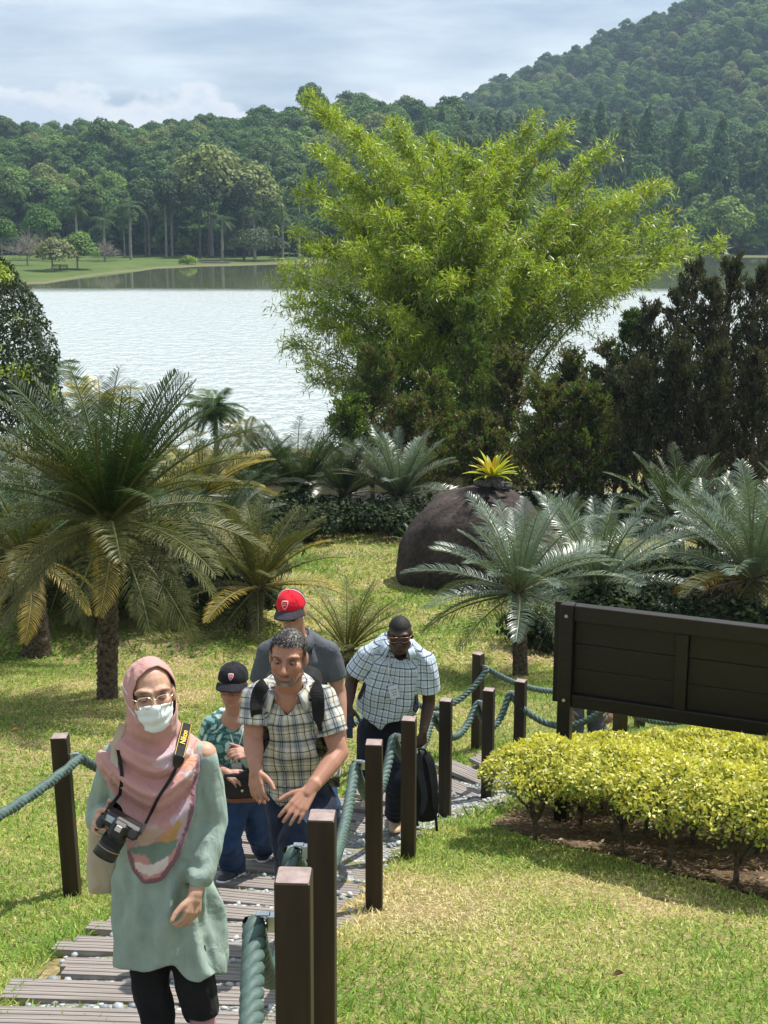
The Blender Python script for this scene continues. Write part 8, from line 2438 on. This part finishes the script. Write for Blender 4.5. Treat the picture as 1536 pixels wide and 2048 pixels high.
    o, sv, sq = cloth(P_, 'shirt', S, PLAID_E, 0.009, kp, bones, 0.011, (9, 9, 7), 44, 5, foldfn=ff)
    TS = bv(sv, sq)
    collar(P_, neck + up * 0.035 - fw * 0.02, np.array([xr, fw, up]), 0.086, 0.036, PLAID_E, gap=1.2, flare=0.045)
    for px, py in ((783, 1330), (780, 1352), (774, 1374), (770, 1396), (766, 1418), (764, 1440)):
        p, n = on([TS], px, py, 0.002)
        if p is not None: V, Fc = tube([p, p + n * 0.002], 0.006, 10); k = mk('button', V, Fc, mat_plain('navy_button', (0.02, 0.03, 0.06), 0.4), o); OFF[k.name] = OFF[P_.name]
    jeans(P_, mat_fabric('navy_trousers', (0.010, 0.012, 0.022), 0.3, 0.8), pel, [(hL, kL, aL, (0.115, 0.09, 0.075)), (hR, kR, aR, (0.115, 0.09, 0.075))], 61)
    tan = mat_noise('tan_leather_shoe', (0.40, 0.28, 0.17), (0.5, 0.37, 0.24), 20, 0.5); sol = mat_plain('tan_sole', (0.25, 0.18, 0.11), 0.7)
    hl = fL + (0.0, 0.16, 0); toe = fL + (0.0, -0.10, 0); hl[2] = H(hl[0], hl[1]) + 0.045; toe[2] = H(toe[0], toe[1]) + 0.045
    shoe(P_, hl, toe, (0, 0, 1), tan, sol, 1.1)
    hl = fR + (0.06, 0.20, 0.05); toe = fR + (-0.03, -0.03, 0); hl[2] = H(hl[0], hl[1]) + 0.10; toe[2] = H(toe[0], toe[1]) + 0.045
    shoe(P_, hl, toe, (0, 0, 1), tan, sol, 1.1)
    # badge
    ln_ = thing('name_badge', 'white name badge on a cord over the blue checked shirt', 'badge', J(789, 1380, -0.1))
    wc = bpy.data.materials['white_cord']
    Pt, _n = px_path([TS], [(780, 1300), (778, 1320), (776, 1343), (780, 1358), (785, 1370)], 14, Y0 - 0.15, 0.008); tube_obj('cord', Pt, 0.0035, wc, ln_)
    p, n = on([TS], 788, 1384, 0.012)
    AX = np.array([nrm(np.array([0.96, 0, 0.2])), n, np.zeros(3)]); AX[2] = nrm(np.cross(AX[1], AX[0])); AX[0] = np.cross(AX[1], AX[2])
    mb = MB(); mb.box(p, AX, (0.034, 0.002, 0.048), 0.001); mb.build('badge_card', mat_plain('card_white', (0.62, 0.68, 0.76), 0.4), ln_)
    mb = MB()
    for k in range(3): mb.box(p + n * 0.0028 + AX[2] * (0.018 - 0.02 * k), AX, (0.022 - 0.004 * k, 0.0006, 0.004), 0.0)
    mb.build('badge_print', mat_plain('print_grey', (0.3, 0.34, 0.42), 0.6), ln_)
    # phone
    ph_ = wR + nrm(np.array([0.0, -0.4, -0.85])) * 0.13 + (-0.005, -0.03, 0)
    t = thing('phone', 'dark blue phone held low by the man in the blue checked shirt', 'phone', ph_)
    AX = np.array([nrm(np.array([0.9, -0.4, 0.1])), nrm(np.array([-0.35, -0.9, 0.2])), np.zeros(3)]); AX[2] = nrm(np.cross(AX[0], AX[1])); AX[1] = np.cross(AX[2], AX[0])
    mb = MB(); mb.box(ph_, AX, (0.040, 0.005, 0.082), 0.004); mb.build('phone_case', mat_plain('case_navy', (0.012, 0.022, 0.06), 0.4), t)
    mb = MB(); mb.box(ph_ + AX[1] * 0.0055 + AX[2] * 0.055 + AX[0] * -0.02, AX, (0.012, 0.001, 0.014), 0.0005); mb.build('camera_bump', mat_plain('bump_black', (0.01, 0.01, 0.012), 0.2), t)
    # backpack carried in his left hand
    hp = wL + (-0.01, -0.03, -0.13)
    bpk = thing('backpack', 'black backpack hanging from the hand of the man in the blue checked shirt', 'backpack', hp - (0, 0, 0.5))
    bk = bpy.data.materials['pack_black']
    xa = np.array([0.94, 0.30, 0]); ya = np.array([0.30, -0.94, 0]); c0 = J(846, 1500, 0.02)
    S = Soup(); S.loft([(J(cx_, py, 0.04), xa, ya, hw, d_, d_) for py, cx_, hw, d_ in ((1502, 846, 0.04, 0.04), (1520, 847, 0.08, 0.06), (1570, 850, 0.098, 0.075), (1620, 852, 0.095, 0.07), (1640, 852, 0.07, 0.045))], 26, 3.0)
    o, v_, q_ = cloth(bpk, 'pack', S, bk, 0.010, None, None, 0.012, (9, 9, 6), 8)
    TB = bv(v_, q_)
    gm = mat_fabric('strap_charcoal', (0.035, 0.038, 0.042), 0.2)
    for pix in ([(838, 1508), (838, 1535), (846, 1570), (850, 1600), (842, 1628)], [(853, 1506), (864, 1540), (868, 1575), (871, 1605), (870, 1620)]):
        Pt, Nt_ = px_path([TB], pix, 16, Y0 - 0.05, 0.012); V, Fc = ribbon(Pt, Nt_, np.interp(np.linspace(0, 1, 16), [0, 0.8, 1], [0.05, 0.045, 0.02]), 0.012); mk('shoulder_strap', V, Fc, gm, bpk, smooth=False)
    for pix in ([(842, 1628), (834, 1642), (836, 1652)], [(870, 1618), (872, 1640), (874, 1662)]):
        Pt = spline([J(a, b, -0.06) for a, b in pix], 8); V, Fc = ribbon(Pt, np.tile([0, -1, 0.1], (8, 1)), 0.02, 0.003); mk('dangling_strap', V, Fc, bk, bpk, smooth=False)
    Pt = spline([J(840, 1506, 0.0), hp + (-0.02, 0, 0.015), hp + (0.02, 0, 0.015), J(852, 1506, 0.0)], 10); tube_obj('grab_handle', Pt, 0.008, bk, bpk)

def person_hidden():
    """walker behind the sign: only the trousers show under its lower edge"""
    Y0 = 11.15
    J = lambda px, py, dy=0.0: W(px, py, Y0 + dy)
    g = J(1170, 1455); base = np.array([g[0], Y0, H(g[0], Y0)])
    P_ = thing('person', 'person in grey trousers mostly hidden behind the sign', 'person', base)
    B = lambda x, y, z: base + np.array([x, y, z])
    pel = B(0.02, 0.12, 0.80); neck = B(0.0, -0.12, 1.25); hc = B(0.0, -0.24, 1.38); A_ = frame(0.1, R(35), 0)
    hips = [B(-0.09, 0.12, 0.78), B(0.11, 0.12, 0.78)]; knees = [B(-0.10, -0.02, 0.45), B(0.12, 0.06, 0.45)]; ank = [B(-0.10, 0.06, 0.10), B(0.13, 0.18, 0.12)]
    sR, sL = B(-0.18, -0.08, 1.2), B(0.18, -0.08, 1.2); eR, eL = B(-0.24, -0.10, 0.95), B(0.24, -0.10, 0.95); wR, wL = B(-0.2, -0.22, 0.76), B(0.2, -0.22, 0.76)
    S = Soup(); head_soup(S, hc, A_, 0.98)
    S.chain([hc - A_[2] * 0.07, neck, pel], [0.055, 0.09, 0.1]); S.cap(sR, sL, 0.05, 0.05)
    for a, b, c in ((sR, eR, wR), (sL, eL, wL)): S.chain([a, b, c], [0.05, 0.042, 0.028])
    hand(S, wR, wR + (0.02, -0.05, -0.07), (-0.6, -0.6, 0.3), -1); hand(S, wL, wL + (-0.02, -0.05, -0.07), (0.6, -0.6, 0.3), 1)
    for a, b, c in zip(hips, knees, ank): S.chain([a, b, c], [0.06, 0.05, 0.04])
    V, Q = S.build(0.008, 3); V, C = face_finish(V, hc, A_, 0.98, (0.3, 0.18, 0.12), (0.3, 0.12, 0.1), (0.03, 0.02, 0.02)); h = hloc(V, hc, A_, 0.98)
    C[(h[:, 2] > 0.04) & (np.linalg.norm(h, axis=1) < 0.16)] = (0.015, 0.012, 0.01)
    mk('body', V, Q, M['skin'], P_, col=C)
    xr, fw, up = body_frame(pel, neck, sR, sL); t_ = lambda q: neck + (pel - neck) * q
    S = Soup(); shirt_soup(S, [(t_(0.0), 0.08, 0.07, 0.07), (t_(0.12), 0.17, 0.11, 0.11), (t_(0.6), 0.17, 0.12, 0.12), (t_(1.15), 0.175, 0.13, 0.13)], [(sR, eR, 0.07, 0.065, 0.7), (sL, eL, 0.07, 0.065, 0.7)], J, xr, fw, 0)
    cloth(P_, 'shirt', S, mat_fabric('pale_shirt', (0.55, 0.57, 0.6), 0.1), 0.012, None, None, 0.008, (9, 9, 7), 3)
    jeans(P_, mat_fabric('grey_trousers', (0.10, 0.11, 0.13), 0.25), pel, [(hips[i], knees[i], ank[i], (0.10, 0.085, 0.075)) for i in (0, 1)], 71)
    for a in ank:
        hl = a + (0, 0.05, 0); toe = a + (0, -0.2, 0); hl[2] = H(hl[0], hl[1]) + 0.04; toe[2] = H(toe[0], toe[1]) + 0.04
        shoe(P_, hl, toe, (0, 0, 1), bpy.data.materials['black_shoe'], bpy.data.materials['black_sole'])
person_plaid(); person_redcap(); person_blackcap(); person_check(); person_hidden()
